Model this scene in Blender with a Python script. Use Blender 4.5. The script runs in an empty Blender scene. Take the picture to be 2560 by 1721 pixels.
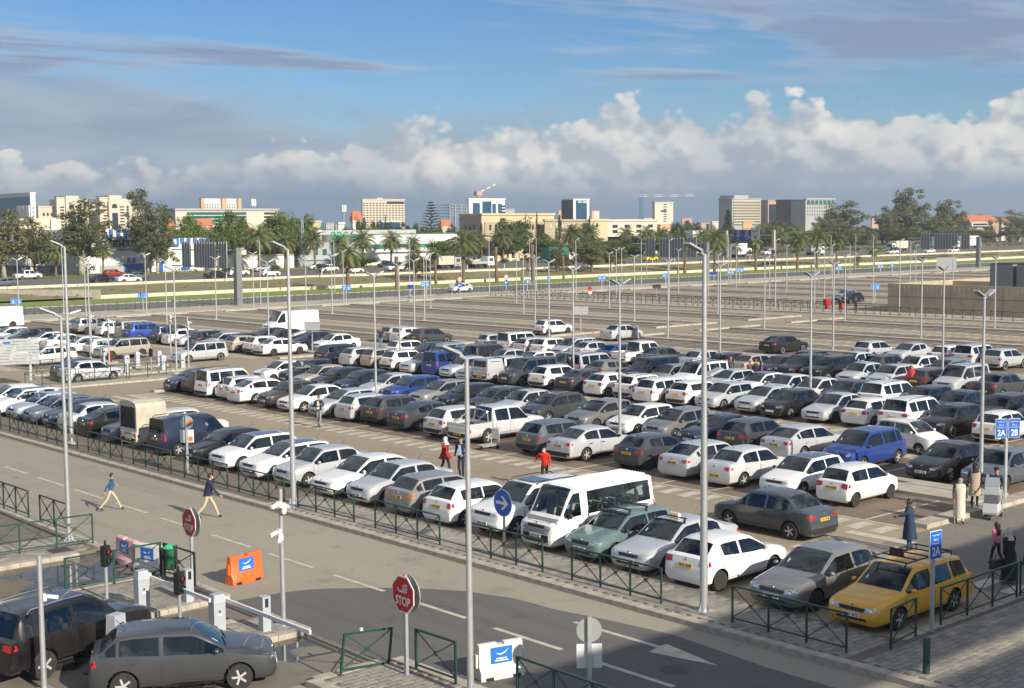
import bpy, bmesh, math, random
from mathutils import Vector, Matrix, Euler
from mathutils.bvhtree import BVHTree
R = math.radians
random.seed(7)
scene = bpy.context.scene
col = scene.collection

# ---------------------------------------------------------------- camera
CAM_F, CAM_T, CAM_R, CAM_Y, CAM_H = 3457.995, 0.0849744, -0.0094563, 0.7246874, 10.7447
IW, IH = 2560.0, 1721.0
_fw = Vector((math.sin(CAM_Y)*math.cos(CAM_T), math.cos(CAM_Y)*math.cos(CAM_T), -math.sin(CAM_T)))
_r0 = Vector((math.cos(CAM_Y), -math.sin(CAM_Y), 0)); _u0 = _r0.cross(_fw)
_rt = _r0*math.cos(CAM_R)+_u0*math.sin(CAM_R); _up = _u0*math.cos(CAM_R)-_r0*math.sin(CAM_R)
cam_data = bpy.data.cameras.new('camera'); cam = bpy.data.objects.new('camera', cam_data); col.objects.link(cam)
cam_data.sensor_width = 36.0; cam_data.lens = CAM_F/IW*36.0; cam_data.clip_start = 0.5; cam_data.clip_end = 20000
cam.matrix_world = Matrix(((_rt.x, _up.x, -_fw.x, 0), (_rt.y, _up.y, -_fw.y, 0), (_rt.z, _up.z, -_fw.z, CAM_H), (0, 0, 0, 1)))
scene.camera = cam

# ---------------------------------------------------------------- world: sky with cloud layers, one sun
SUN_EL, SUN_AZ = R(26.5), R(181.0)
world = bpy.data.worlds.new('World'); scene.world = world; world.use_nodes = True
def build_world():
    nt = world.node_tree; N = nt.nodes; L = nt.links; N.clear()
    out = N.new('ShaderNodeOutputWorld'); bg = N.new('ShaderNodeBackground'); bg.inputs['Strength'].default_value = 0.05
    sky = N.new('ShaderNodeTexSky'); sky.sky_type = 'NISHITA'; sky.sun_disc = False
    sky.sun_elevation = SUN_EL; sky.sun_rotation = SUN_AZ; sky.altitude = 20; sky.air_density = 1.0; sky.dust_density = 0.1; sky.ozone_density = 2.2
    def m(op, a, b=None, c=None, clamp=False):
        n = N.new('ShaderNodeMath'); n.operation = op; n.use_clamp = clamp
        for i, v in enumerate((a, b, c)):
            if v is None: continue
            if isinstance(v, (int, float)): n.inputs[i].default_value = v
            else: L.new(v, n.inputs[i])
        return n.outputs[0]
    def ramp(v, lo, hi):
        n = N.new('ShaderNodeMapRange'); n.interpolation_type = 'SMOOTHSTEP'; L.new(v, n.inputs[0])
        n.inputs[1].default_value = lo; n.inputs[2].default_value = hi; return n.outputs[0]
    def mix(f, a, b):
        n = N.new('ShaderNodeMix'); n.data_type = 'RGBA'; L.new(f, n.inputs[0]) if not isinstance(f, float) else None
        for i, v in ((6, a), (7, b)):
            if isinstance(v, tuple): n.inputs[i].default_value = v+(1,)
            else: L.new(v, n.inputs[i])
        return n.outputs[2]
    def comb(x, y, z):
        n = N.new('ShaderNodeCombineXYZ')
        for i, v in enumerate((x, y, z)):
            if isinstance(v, (int, float)): n.inputs[i].default_value = v
            else: L.new(v, n.inputs[i])
        return n.outputs[0]
    def noise(vec, scale, det, rough=.55, dist=0., lac=2.0):
        n = N.new('ShaderNodeTexNoise'); n.noise_dimensions = '3D'; L.new(vec, n.inputs['Vector'])
        n.inputs['Scale'].default_value = scale; n.inputs['Detail'].default_value = det; n.inputs['Roughness'].default_value = rough
        n.inputs['Distortion'].default_value = dist; n.inputs['Lacunarity'].default_value = lac
        return n.outputs[0]
    def voro(vec, scale, det):
        n = N.new('ShaderNodeTexVoronoi'); n.feature = 'F1'; L.new(vec, n.inputs['Vector']); n.inputs['Scale'].default_value = scale; n.inputs['Detail'].default_value = det
        n.inputs['Roughness'].default_value = .52; n.inputs['Lacunarity'].default_value = 2.1; n.normalize = True
        return n.outputs['Distance']
    tc = N.new('ShaderNodeTexCoord'); sep = N.new('ShaderNodeSeparateXYZ'); L.new(tc.outputs['Generated'], sep.inputs[0])
    x, y, z = sep.outputs
    el = m('ARCSINE', z)                                   # elevation
    hor = m('SQRT', m('MAXIMUM', m('SUBTRACT', 1.0, m('MULTIPLY', z, z)), 1e-4))
    cxx = m('DIVIDE', x, hor); cyy = m('DIVIDE', y, hor)
    s = m('ADD', m('MULTIPLY', cxx, .749), m('MULTIPLY', cyy, -.663))          # bearing across the eastern half of the sky
    ring = lambda k, ox=0., oz=0.: comb(m('ADD', cxx, ox), cyy, m('MULTIPLY_ADD', el, k, oz))   # a band round the horizon
    hs = N.new('ShaderNodeHueSaturation'); hs.inputs['Saturation'].default_value = 1.22; L.new(sky.outputs[0], hs.inputs['Color'])
    gn = N.new('ShaderNodeMix'); gn.data_type = 'RGBA'; gn.blend_type = 'MULTIPLY'; gn.inputs[0].default_value = 1.; L.new(hs.outputs[0], gn.inputs[6]); gn.inputs[7].default_value = (.80, 1.08, 1.42, 1)
    skyc = gn.outputs[2]
    east = ramp(s, -.26, -.01)
    # --- thin, flat stratus veil, thicker to one side, with frayed upper edge
    vn = noise(ring(3.6), 3.0, 6, .58, .3)
    top = m('MULTIPLY_ADD', m('SUBTRACT', 1.0, ramp(s, -.34, .10)), .038, .076)
    veil = ramp(m('ADD', m('MULTIPLY', m('SUBTRACT', top, el), 24.0), m('MULTIPLY', m('SUBTRACT', vn, .5), 4.2)), -.35, .75)
    veil = m('MULTIPLY', veil, .92)
    vl = ramp(m('ADD', noise(ring(5.5), 4.2, 6, .6, .3), m('MULTIPLY', el, 1.1)), .42, .74)
    veilcol = mix(vl, (3.9, 5.3, 7.2), (6.3, 7.4, 8.8))
    # --- cumulus: towers of billows on the horizon, higher on the eastern side
    az = comb(cxx, cyy, .37)
    base = m('MULTIPLY_ADD', east, .033, .037)
    height = m('ADD', base, m('MULTIPLY', m('SUBTRACT', noise(az, 7.5, 3.0, .6), .5), .034))
    def field(ox, oz):
        q = ring(1.35, ox, oz)
        return m('ADD', m('MULTIPLY', noise(q, 11., 4, .55, .3), .62), m('MULTIPLY', m('SUBTRACT', 1.0, voro(q, 30., 2.)), .55))
    f1 = field(0., 0.); f2 = field(.0075, .0125)
    edge = m('SUBTRACT', height, el)
    body = m('ADD', m('MULTIPLY', edge, 17.0), m('MULTIPLY', m('SUBTRACT', f1, .66), 2.5))
    bank = m('MULTIPLY', ramp(body, -.03, .09), .97)
    shade = ramp(m('SUBTRACT', f1, f2), -.075, .07)
    lowdark = ramp(m('ADD', el, m('MULTIPLY', m('SUBTRACT', noise(ring(5.), 5., 5, .55), .5), .040)), .012, .052)
    depth = ramp(body, .0, 1.3)
    lit = m('MULTIPLY', m('MULTIPLY_ADD', shade, .60, m('MULTIPLY_ADD', depth, -.12, .44)), lowdark)
    lit = m('MULTIPLY', lit, m('MULTIPLY_ADD', ramp(noise(ring(1.2), 5.2, 4.0, .6), .34, .62), .52, m('MULTIPLY_ADD', east, .28, .24)))
    bankcol = mix(lit, (3.0, 4.5, 6.5), (14.4, 13.9, 12.6))
    # --- stratocumulus streaks higher up, on a flat deck
    zc = m('MAXIMUM', z, .02)
    deck = comb(m('DIVIDE', x, zc), m('DIVIDE', y, zc), 0.)
    rot = N.new('ShaderNodeMapping'); L.new(deck, rot.inputs[0]); rot.inputs['Rotation'].default_value = (0, 0, R(41.5)); rot.inputs['Scale'].default_value = (.52, 1.0, 1.0); rot.inputs['Location'].default_value = (11.3, 8.2, .4)
    d1 = noise(rot.outputs[0], .50, 6, .58, .3)
    d2 = noise(rot.outputs[0], 2.1, 5, .6, .2)
    dens = ramp(m('ADD', d1, m('MULTIPLY', m('SUBTRACT', d2, .5), .30)), .465, .62)
    high = ramp(el, .088, .112)
    dens = m('MULTIPLY', m('MULTIPLY', dens, high), .88)
    thick = ramp(d1, .51, .62)
    deckcol = mix(thick, (6.8, 7.8, 9.4), (3.6, 4.8, 7.0))
    c1 = mix(dens, skyc, deckcol)
    c1 = mix(veil, c1, veilcol)
    # --- broken, sunlit cloud cover added overhead, out of frame, to lift the ambient light
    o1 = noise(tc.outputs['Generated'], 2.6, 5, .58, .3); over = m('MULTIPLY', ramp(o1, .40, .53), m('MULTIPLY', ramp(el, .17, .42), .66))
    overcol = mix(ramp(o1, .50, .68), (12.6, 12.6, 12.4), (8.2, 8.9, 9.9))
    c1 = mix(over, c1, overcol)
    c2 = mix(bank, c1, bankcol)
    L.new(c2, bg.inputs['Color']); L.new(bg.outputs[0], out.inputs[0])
build_world()
world.cycles.sampling_method = 'MANUAL'; world.cycles.sample_map_resolution = 512
sun_data = bpy.data.lights.new('sun', 'SUN'); sun_data.energy = 4.9; sun_data.angle = R(0.53); sun_data.color = (1.0, .91, .76)
sun = bpy.data.objects.new('sun', sun_data); col.objects.link(sun)
_sd = Vector((math.sin(SUN_AZ)*math.cos(SUN_EL), math.cos(SUN_AZ)*math.cos(SUN_EL), math.sin(SUN_EL)))   # towards the sun
sun.rotation_euler = (-_sd).to_track_quat('-Z', 'Y').to_euler()
sun.location = _sd*200
vs = scene.view_settings; vs.view_transform = 'Standard'; vs.look = 'None'; vs.exposure = 0.42; vs.gamma = 1.0
vs.use_curve_mapping = False
scene.render.engine = 'CYCLES'
scene.cycles.max_bounces = 6; scene.cycles.transparent_max_bounces = 10; scene.cycles.diffuse_bounces = 3; scene.cycles.glossy_bounces = 3
scene.cycles.use_denoising = True; scene.cycles.caustics_reflective = False; scene.cycles.caustics_refractive = False

# ---------------------------------------------------------------- picture point -> place on a level plane
def at(px, py, z=0.0):
    d = _fw*CAM_F + _rt*(px-IW/2) + _up*(IH/2-py)
    return Vector((0, 0, CAM_H)) + d*((z-CAM_H)/d.z)
def on_y(px, py, Y):          # where the sight line meets the upright plane y = Y
    d = _fw*CAM_F + _rt*(px-IW/2) + _up*(IH/2-py)
    return Vector((0, 0, CAM_H)) + d*(Y/d.y)
def on_x(px, py, X):
    d = _fw*CAM_F + _rt*(px-IW/2) + _up*(IH/2-py)
    return Vector((0, 0, CAM_H)) + d*(X/d.x)
def on_d(px, py, D):          # at forward distance D
    d = _fw*CAM_F + _rt*(px-IW/2) + _up*(IH/2-py)
    return Vector((0, 0, CAM_H)) + d*(D/CAM_F)

# ---------------------------------------------------------------- materials
MATS = {}
def mat(name, color=(.5, .5, .5), rough=.6, metal=0., var=0., scale=3., bump=0., bscale=None, spec=.5, coat=0., emit=0., col2=None, detail=6., dirt=0., objcol=False, alpha=1., sub=0., coords='Object'):
    if name in MATS: return MATS[name]
    m = bpy.data.materials.new(name); m.use_nodes = True; MATS[name] = m
    nt = m.node_tree; N = nt.nodes; L = nt.links; b = N['Principled BSDF']
    b.inputs['Base Color'].default_value = (*color, 1); b.inputs['Roughness'].default_value = rough; b.inputs['Metallic'].default_value = metal
    b.inputs['Specular IOR Level'].default_value = spec; b.inputs['Coat Weight'].default_value = coat; b.inputs['Coat Roughness'].default_value = .04
    src = None
    if objcol:
        oi = N.new('ShaderNodeObjectInfo'); src = oi.outputs['Color']; L.new(src, b.inputs['Base Color']); 
        if objcol == 'metal': L.new(oi.outputs['Alpha'], b.inputs['Metallic'])
    if var or col2:
        tc = N.new('ShaderNodeTexCoord'); nz = N.new('ShaderNodeTexNoise'); nz.inputs['Scale'].default_value = scale; nz.inputs['Detail'].default_value = detail; nz.inputs['Roughness'].default_value = .62
        L.new(tc.outputs[coords], nz.inputs['Vector'])
        mr = N.new('ShaderNodeMapRange'); mr.inputs[1].default_value = .3; mr.inputs[2].default_value = .7; L.new(nz.outputs[0], mr.inputs[0])
        mx = N.new('ShaderNodeMix'); mx.data_type = 'RGBA'; L.new(mr.outputs[0], mx.inputs[0])
        c2 = col2 or tuple(c*(1+var) for c in color); c1 = color if col2 else tuple(c*(1-var) for c in color)
        if src is not None:
            mx.blend_type = 'MIX'; L.new(src, mx.inputs[6]); mx.inputs[7].default_value = (*(col2 or (.3, .27, .22)), 1); mr.inputs[4].default_value = dirt
        else:
            mx.inputs[6].default_value = (*c1, 1); mx.inputs[7].default_value = (*c2, 1)
        L.new(mx.outputs[2], b.inputs['Base Color'])
    if bump:
        tc = N.new('ShaderNodeTexCoord'); nz = N.new('ShaderNodeTexNoise'); nz.inputs['Scale'].default_value = bscale or scale*4; nz.inputs['Detail'].default_value = 4
        L.new(tc.outputs[coords], nz.inputs['Vector']); bp = N.new('ShaderNodeBump'); bp.inputs['Strength'].default_value = bump; bp.inputs['Distance'].default_value = .02
        L.new(nz.outputs[0], bp.inputs['Height']); L.new(bp.outputs[0], b.inputs['Normal'])
    if emit:
        b.inputs['Emission Color'].default_value = (*color, 1); b.inputs['Emission Strength'].default_value = emit
    return m

# ---------------------------------------------------------------- mesh helpers
class MB:
    """collects faces; build() links them as one mesh object"""
    def __init__(s): s.v = []; s.f = []; s.mi = []; s.cur = 0
    def quad(s, a, b, c, d): n = len(s.v); s.v += [tuple(a), tuple(b), tuple(c), tuple(d)]; s.f.append((n, n+1, n+2, n+3)); s.mi.append(s.cur)
    def poly(s, pts): n = len(s.v); s.v += [tuple(p) for p in pts]; s.f.append(tuple(range(n, n+len(pts)))); s.mi.append(s.cur)
    def box(s, x0, x1, y0, y1, z0, z1, M=None, taper=0.):
        n = len(s.v); p = [(x0, y0, z0), (x1, y0, z0), (x1, y1, z0), (x0, y1, z0), (x0+taper, y0+taper, z1), (x1-taper, y0+taper, z1), (x1-taper, y1-taper, z1), (x0+taper, y1-taper, z1)]
        if M: p = [tuple(M @ Vector(q)) for q in p]
        s.v += p
        for f in ((3, 2, 1, 0), (4, 5, 6, 7), (0, 1, 5, 4), (1, 2, 6, 5), (2, 3, 7, 6), (3, 0, 4, 7)): s.f.append(tuple(n+i for i in f)); s.mi.append(s.cur)
        return s
    def tube(s, pts, rad, seg=8, cap=True):
        """tube along points; rad a number or a list"""
        pts = [Vector(p) for p in pts]; k = len(pts); rs = rad if isinstance(rad, (list, tuple)) else [rad]*k
        n0 = len(s.v); t0 = None
        for i, p in enumerate(pts):
            t = (pts[min(i+1, k-1)]-pts[max(i-1, 0)]).normalized()
            ref = Vector((0, 0, 1)) if abs(t.z) < .9 else Vector((1, 0, 0))
            if t0 is None: a = t.cross(ref).normalized()
            else: a = (a-t*a.dot(t)).normalized()
            t0 = t; b = t.cross(a)
            for j in range(seg):
                an = 2*math.pi*j/seg; q = p+(a*math.cos(an)+b*math.sin(an))*rs[i]; s.v.append(tuple(q))
        for i in range(k-1):
            for j in range(seg):
                a_, b_ = n0+i*seg+j, n0+i*seg+(j+1) % seg
                s.f.append((a_, b_, b_+seg, a_+seg)); s.mi.append(s.cur)
        if cap:
            s.f.append(tuple(n0+j for j in range(seg))[::-1]); s.mi.append(s.cur)
            s.f.append(tuple(n0+(k-1)*seg+j for j in range(seg))); s.mi.append(s.cur)
        return s
    def bar(s, a, b, w, h=None):
        """square bar from a to b"""
        a, b = Vector(a), Vector(b); h = h or w; t = (b-a).normalized(); ref = Vector((0, 0, 1)) if abs(t.z) < .95 else Vector((0, 1, 0))
        u = t.cross(ref).normalized()*(w/2); v = t.cross(u).normalized()*(h/2); n = len(s.v)
        s.v += [tuple(q) for q in (a-u-v, a+u-v, a+u+v, a-u+v, b-u-v, b+u-v, b+u+v, b-u+v)]
        for f in ((3, 2, 1, 0), (4, 5, 6, 7), (0, 1, 5, 4), (1, 2, 6, 5), (2, 3, 7, 6), (3, 0, 4, 7)): s.f.append(tuple(n+i for i in f)); s.mi.append(s.cur)
        return s
    def lathe(s, prof, seg=12, c=(0, 0, 0), axis='z'):
        """prof: list of (r, h)"""
        n0 = len(s.v)
        for r, h in prof:
            for j in range(seg):
                an = 2*math.pi*j/seg; p = (r*math.cos(an), r*math.sin(an), h)
                if axis == 'y': p = (p[0], p[2], p[1])
                if axis == 'x': p = (p[2], p[0], p[1])
                s.v.append((p[0]+c[0], p[1]+c[1], p[2]+c[2]))
        for i in range(len(prof)-1):
            for j in range(seg):
                a, b = n0+i*seg+j, n0+i*seg+(j+1) % seg; s.f.append((a, b, b+seg, a+seg)); s.mi.append(s.cur)
        s.f.append(tuple(n0+j for j in range(seg))[::-1]); s.mi.append(s.cur)
        s.f.append(tuple(n0+(len(prof)-1)*seg+j for j in range(seg))); s.mi.append(s.cur)
        return s
    def mesh(s, name, mats=(), smooth=None, fix=False):
        me = bpy.data.meshes.new(name); me.from_pydata(s.v, [], s.f)
        for m in (mats if isinstance(mats, (list, tuple)) else [mats]):
            if m is not None: me.materials.append(m)
        if any(s.mi): me.polygons.foreach_set('material_index', s.mi)
        if fix:
            bm = bmesh.new(); bm.from_mesh(me); bmesh.ops.remove_doubles(bm, verts=bm.verts, dist=1e-5); bmesh.ops.recalc_face_normals(bm, faces=bm.faces); bm.to_mesh(me); bm.free()
        if smooth is not None:
            me.polygons.foreach_set('use_smooth', [True]*len(me.polygons)); me.set_sharp_from_angle(angle=R(smooth))
        me.update(); return me
    def build(s, name, mats=(), parent=None, loc=None, smooth=None, fix=False):
        return link(name, s.mesh(name, mats, smooth, fix), parent, loc)
def link(name, data, parent=None, loc=None, rz=None):
    o = bpy.data.objects.new(name, data); col.objects.link(o)
    if parent is not None: o.parent = parent
    if loc is not None: o.location = loc
    if rz is not None: o.rotation_euler = (0, 0, rz)
    return o
def empty(name, loc=(0, 0, 0), rz=0.): 
    o = link(name, None, None, loc, rz); o.empty_display_size = .3; return o
def tag(o, label=None, cat=None, group=None, kind=None):
    if label: o['label'] = label
    if cat: o['category'] = cat
    if group: o['group'] = group
    if kind: o['kind'] = kind
    return o
def copy_tree(o, parent=None, keep=None):
    c = o.copy(); col.objects.link(c); c.parent = parent
    for ch in list(o.children): copy_tree(ch, c)
    return c
def struct(o): o['kind'] = 'structure'; return o
def stuff(o): o['kind'] = 'stuff'; return o
# ================================================================ cars
paint = mat('car_paint', rough=.30, objcol='metal', spec=.35, coat=.65, col2=(.40, .36, .30), scale=1.6, dirt=.03, var=.1)
trim = mat('black_plastic', (.022, .022, .024), .55)
tyre_m = mat('tyre_rubber', (.028, .027, .026), .85, var=.25, scale=8)
rim_m = mat('rim_alloy', (.55, .55, .55), .35, .3)
rimd_m = mat('rim_dark', (.04, .04, .042), .5, .2)
chrome = mat('chrome', (.75, .75, .76), .12, 1.)
lamp_m = mat('headlamp', (.62, .64, .66), .08, .6, coat=1.)
tail_m = mat('tail_lamp', (.42, .012, .012), .18, coat=1.)
orange_m = mat('indicator', (.75, .22, .03), .2, coat=1.)
py_m = mat('plate_yellow', (.72, .42, .03), .4)
pw_m = mat('plate_white', (.72, .72, .70), .4)
ink_m = mat('plate_ink', (.02, .02, .02), .6)
inter_m = mat('car_interior', (.075, .073, .070), .8, var=.3, scale=5)
sticker_m = mat('windscreen_sticker', (.62, .72, .66), .5)
def glass_material():
    m = bpy.data.materials.new('car_glass'); m.use_nodes = True; MATS['car_glass'] = m
    N = m.node_tree.nodes; L = m.node_tree.links; N.clear()
    o = N.new('ShaderNodeOutputMaterial'); t = N.new('ShaderNodeBsdfTransparent'); g = N.new('ShaderNodeBsdfGlossy'); mx = N.new('ShaderNodeMixShader'); fr = N.new('ShaderNodeFresnel')
    t.inputs[0].default_value = (.56, .64, .62, 1); g.inputs['Roughness'].default_value = .02; g.inputs[0].default_value = (.86, .95, .98, 1); fr.inputs[0].default_value = 1.55
    mm = N.new('ShaderNodeMath'); mm.operation = 'MULTIPLY_ADD'; mm.inputs[1].default_value = 1.25; mm.inputs[2].default_value = .03; L.new(fr.outputs[0], mm.inputs[0])
    L.new(mm.outputs[0], mx.inputs[0]); L.new(t.outputs[0], mx.inputs[1]); L.new(g.outputs[0], mx.inputs[2]); L.new(mx.outputs[0], o.inputs[0])
    return m
glass_m = glass_material()

COLORS = dict(W=(.80, .80, .78, 0), WB=(.80, .80, .78, 0), S=(.58, .60, .62, .35), LS=(.68, .69, .70, .3), SB=(.40, .46, .54, .35), G=(.33, .33, .32, .4), GB=(.12, .145, .17, .35),
    GR=(.23, .23, .225, .4), D=(.058, .063, .070, .3), K=(.008, .008, .009, 0), N=(.014, .024, .055, .2), B=(.02, .06, .30, .35), BR2=(.03, .10, .52, .3), BR=(.085, .068, .052, .5),
    BE=(.46, .42, .35, .3), LB=(.36, .43, .50, .5), T=(.16, .25, .245, .35), Y=(.80, .42, .03, 0), CR=(.62, .61, .55, 0), R=(.35, .02, .02, .1), YL=(.80, .62, .02, 0))
CNAME = dict(W='white', WB='white', S='silver', LS='pale silver', SB='blue-grey', G='grey', GB='slate grey', GR='grey-brown', D='dark grey', K='black', N='navy', B='blue', BR2='bright blue', BR='brown', BE='beige', LB='pale blue', T='teal-grey', Y='yellow', CR='cream', R='red', YL='yellow')

CARS = dict(
 # hatchbacks
 h0=dict(L=4.02, W=1.72, H=1.46, wb=2.52, fo=.80, hz=.80, cx=1.02, cz=.99, hx=1.72, rend=.50, rwb=.20, rwz=1.02, deck=.99, bf=.90, br=.97, cp=.62, kind='hatch'),
 h1=dict(L=3.98, W=1.74, H=1.46, wb=2.54, fo=.82, hz=.82, cx=1.06, cz=1.0, hx=1.85, rend=.62, rwb=.22, rwz=1.04, deck=1.01, bf=.92, br=1.02, cp=.80, kind='hatch'),
 h2=dict(L=4.26, W=1.80, H=1.46, wb=2.62, fo=.87, hz=.80, cx=1.14, cz=.98, hx=1.95, rend=.62, rwb=.24, rwz=1.03, deck=1.0, bf=.91, br=.99, cp=.70, quarter=.38, kind='hatch'),
 h3=dict(L=4.08, W=1.74, H=1.53, wb=2.59, fo=.82, hz=.86, cx=1.02, cz=1.03, hx=1.70, rend=.50, rwb=.18, rwz=1.06, deck=1.02, bf=.94, br=1.02, cp=.66, rails=1, kind='hatch', gc=.24, rad=.335),
 m0=dict(L=3.55, W=1.55, H=1.48, wb=2.34, fo=.66, hz=.84, cx=.82, cz=1.02, hx=1.42, rend=.42, rwb=.16, rwz=1.02, deck=.99, bf=.94, br=.98, cp=.46, rad=.27, kind='hatch'),
 # saloons
 s0=dict(L=4.30, W=1.73, H=1.50, wb=2.63, fo=.82, hz=.82, cx=1.08, cz=1.0, hx=1.72, rend=1.10, rwb=.62, rwz=1.06, deck=1.02, bf=.92, br=.99, cp=.98, kind='saloon'),
 s1=dict(L=4.54, W=1.76, H=1.46, wb=2.60, fo=.92, hz=.76, cx=1.22, cz=.96, hx=1.98, rend=1.22, rwb=.56, rwz=1.05, deck=1.02, bf=.90, br=.98, cp=1.02, kind='saloon'),
 s2=dict(L=4.68, W=1.82, H=1.46, wb=2.69, fo=.90, hz=.76, cx=1.26, cz=.96, hx=2.05, rend=1.12, rwb=.36, rwz=1.06, deck=1.02, bf=.90, br=.98, cp=.98, quarter=.72, kind='saloon'),
 # estates, vans, off-roaders
 w0=dict(L=4.74, W=1.77, H=1.50, wb=2.70, fo=.95, hz=.76, cx=1.26, cz=.96, hx=1.98, rend=.50, rwb=.20, rwz=1.0, deck=.97, bf=.90, br=.96, cp=1.22, quarter=.44, kind='estate'),
 w1=dict(L=4.46, W=1.74, H=1.60, wb=2.90, fo=.80, hz=.82, cx=1.06, cz=1.0, hx=1.70, rend=.20, rwb=.10, rwz=1.02, deck=.99, bf=.92, br=.97, cp=1.15, quarter=.32, rails=1, kind='estate'),
 n0=dict(L=4.30, W=1.80, H=1.64, wb=2.69, fo=.82, hz=.86, cx=.96, cz=1.06, hx=1.72, rend=.46, rwb=.18, rwz=1.06, deck=1.03, bf=.96, br=1.02, cp=.86, quarter=.40, kind='mpv'),
 v0=dict(L=4.30, W=1.82, H=1.82, wb=2.70, fo=.86, hz=.92, cx=.94, cz=1.14, hx=1.58, rend=.14, rwb=.08, rwz=1.10, deck=1.06, bf=1.02, br=1.08, cp=1.02, quarter=.30, roofw=.80, rails=1, kind='van'),
 v1=dict(L=4.40, W=1.80, H=1.83, wb=2.68, fo=.88, hz=.90, cx=1.0, cz=1.10, hx=1.66, rend=.16, rwb=.09, rwz=1.08, deck=1.05, bf=1.0, br=1.06, cp=9, roofw=.80, rails=1, panel=1, kind='van'),
 u0=dict(L=4.48, W=1.84, H=1.70, wb=2.64, fo=.90, hz=.98, cx=1.18, cz=1.14, hx=1.88, rend=.50, rwb=.22, rwz=1.14, deck=1.10, bf=1.05, br=1.12, cp=.92, quarter=.48, gc=.30, rad=.355, rails=1, kind='suv'),
 u1=dict(L=4.62, W=1.88, H=1.74, wb=2.75, fo=.86, hz=1.02, cx=1.18, cz=1.17, hx=1.84, rend=.42, rwb=.18, rwz=1.15, deck=1.12, bf=1.08, br=1.12, cp=1.08, quarter=.42, gc=.32, rad=.37, rails=1, kind='suv'),
 j0=dict(L=3.65, W=1.62, H=1.68, wb=2.25, fo=.72, hz=.98, cx=1.12, cz=1.08, hx=1.50, rend=.10, rwb=.05, rwz=1.06, deck=1.04, bf=1.0, br=1.04, cp=.60, gc=.32, rad=.345, roofw=.82, rails=1, kind='suv'),
 # minibus and panel vans
 b0=dict(L=5.0, W=1.80, H=2.08, wb=2.75, fo=.98, hz=1.0, cx=.48, cz=1.20, hx=1.02, rend=.14, rwb=.07, rwz=1.22, deck=1.18, bf=1.12, br=1.20, cp=.28, roofw=.82, kind='minibus', rad=.34),
 x0=dict(L=5.9, W=2.0, H=2.42, wb=3.6, fo=1.0, hz=1.10, cx=.80, cz=1.38, hx=1.50, rend=.10, rwb=.05, rwz=1.4, deck=1.36, bf=1.26, br=1.3, cp=9, roofw=.88, panel=1, kind='bigvan', rad=.36),
 # pick-up cab (its bed is added behind)
 p0=dict(L=5.25, W=1.80, H=1.80, wb=3.05, fo=.90, hz=1.02, cx=1.28, cz=1.16, hx=1.86, rend=1.78, rwb=1.66, rwz=1.12, deck=1.0, bf=1.06, br=1.10, cp=1.86, gc=.34, rad=.37, kind='pickup'),
)
ROWS = 11
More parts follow.
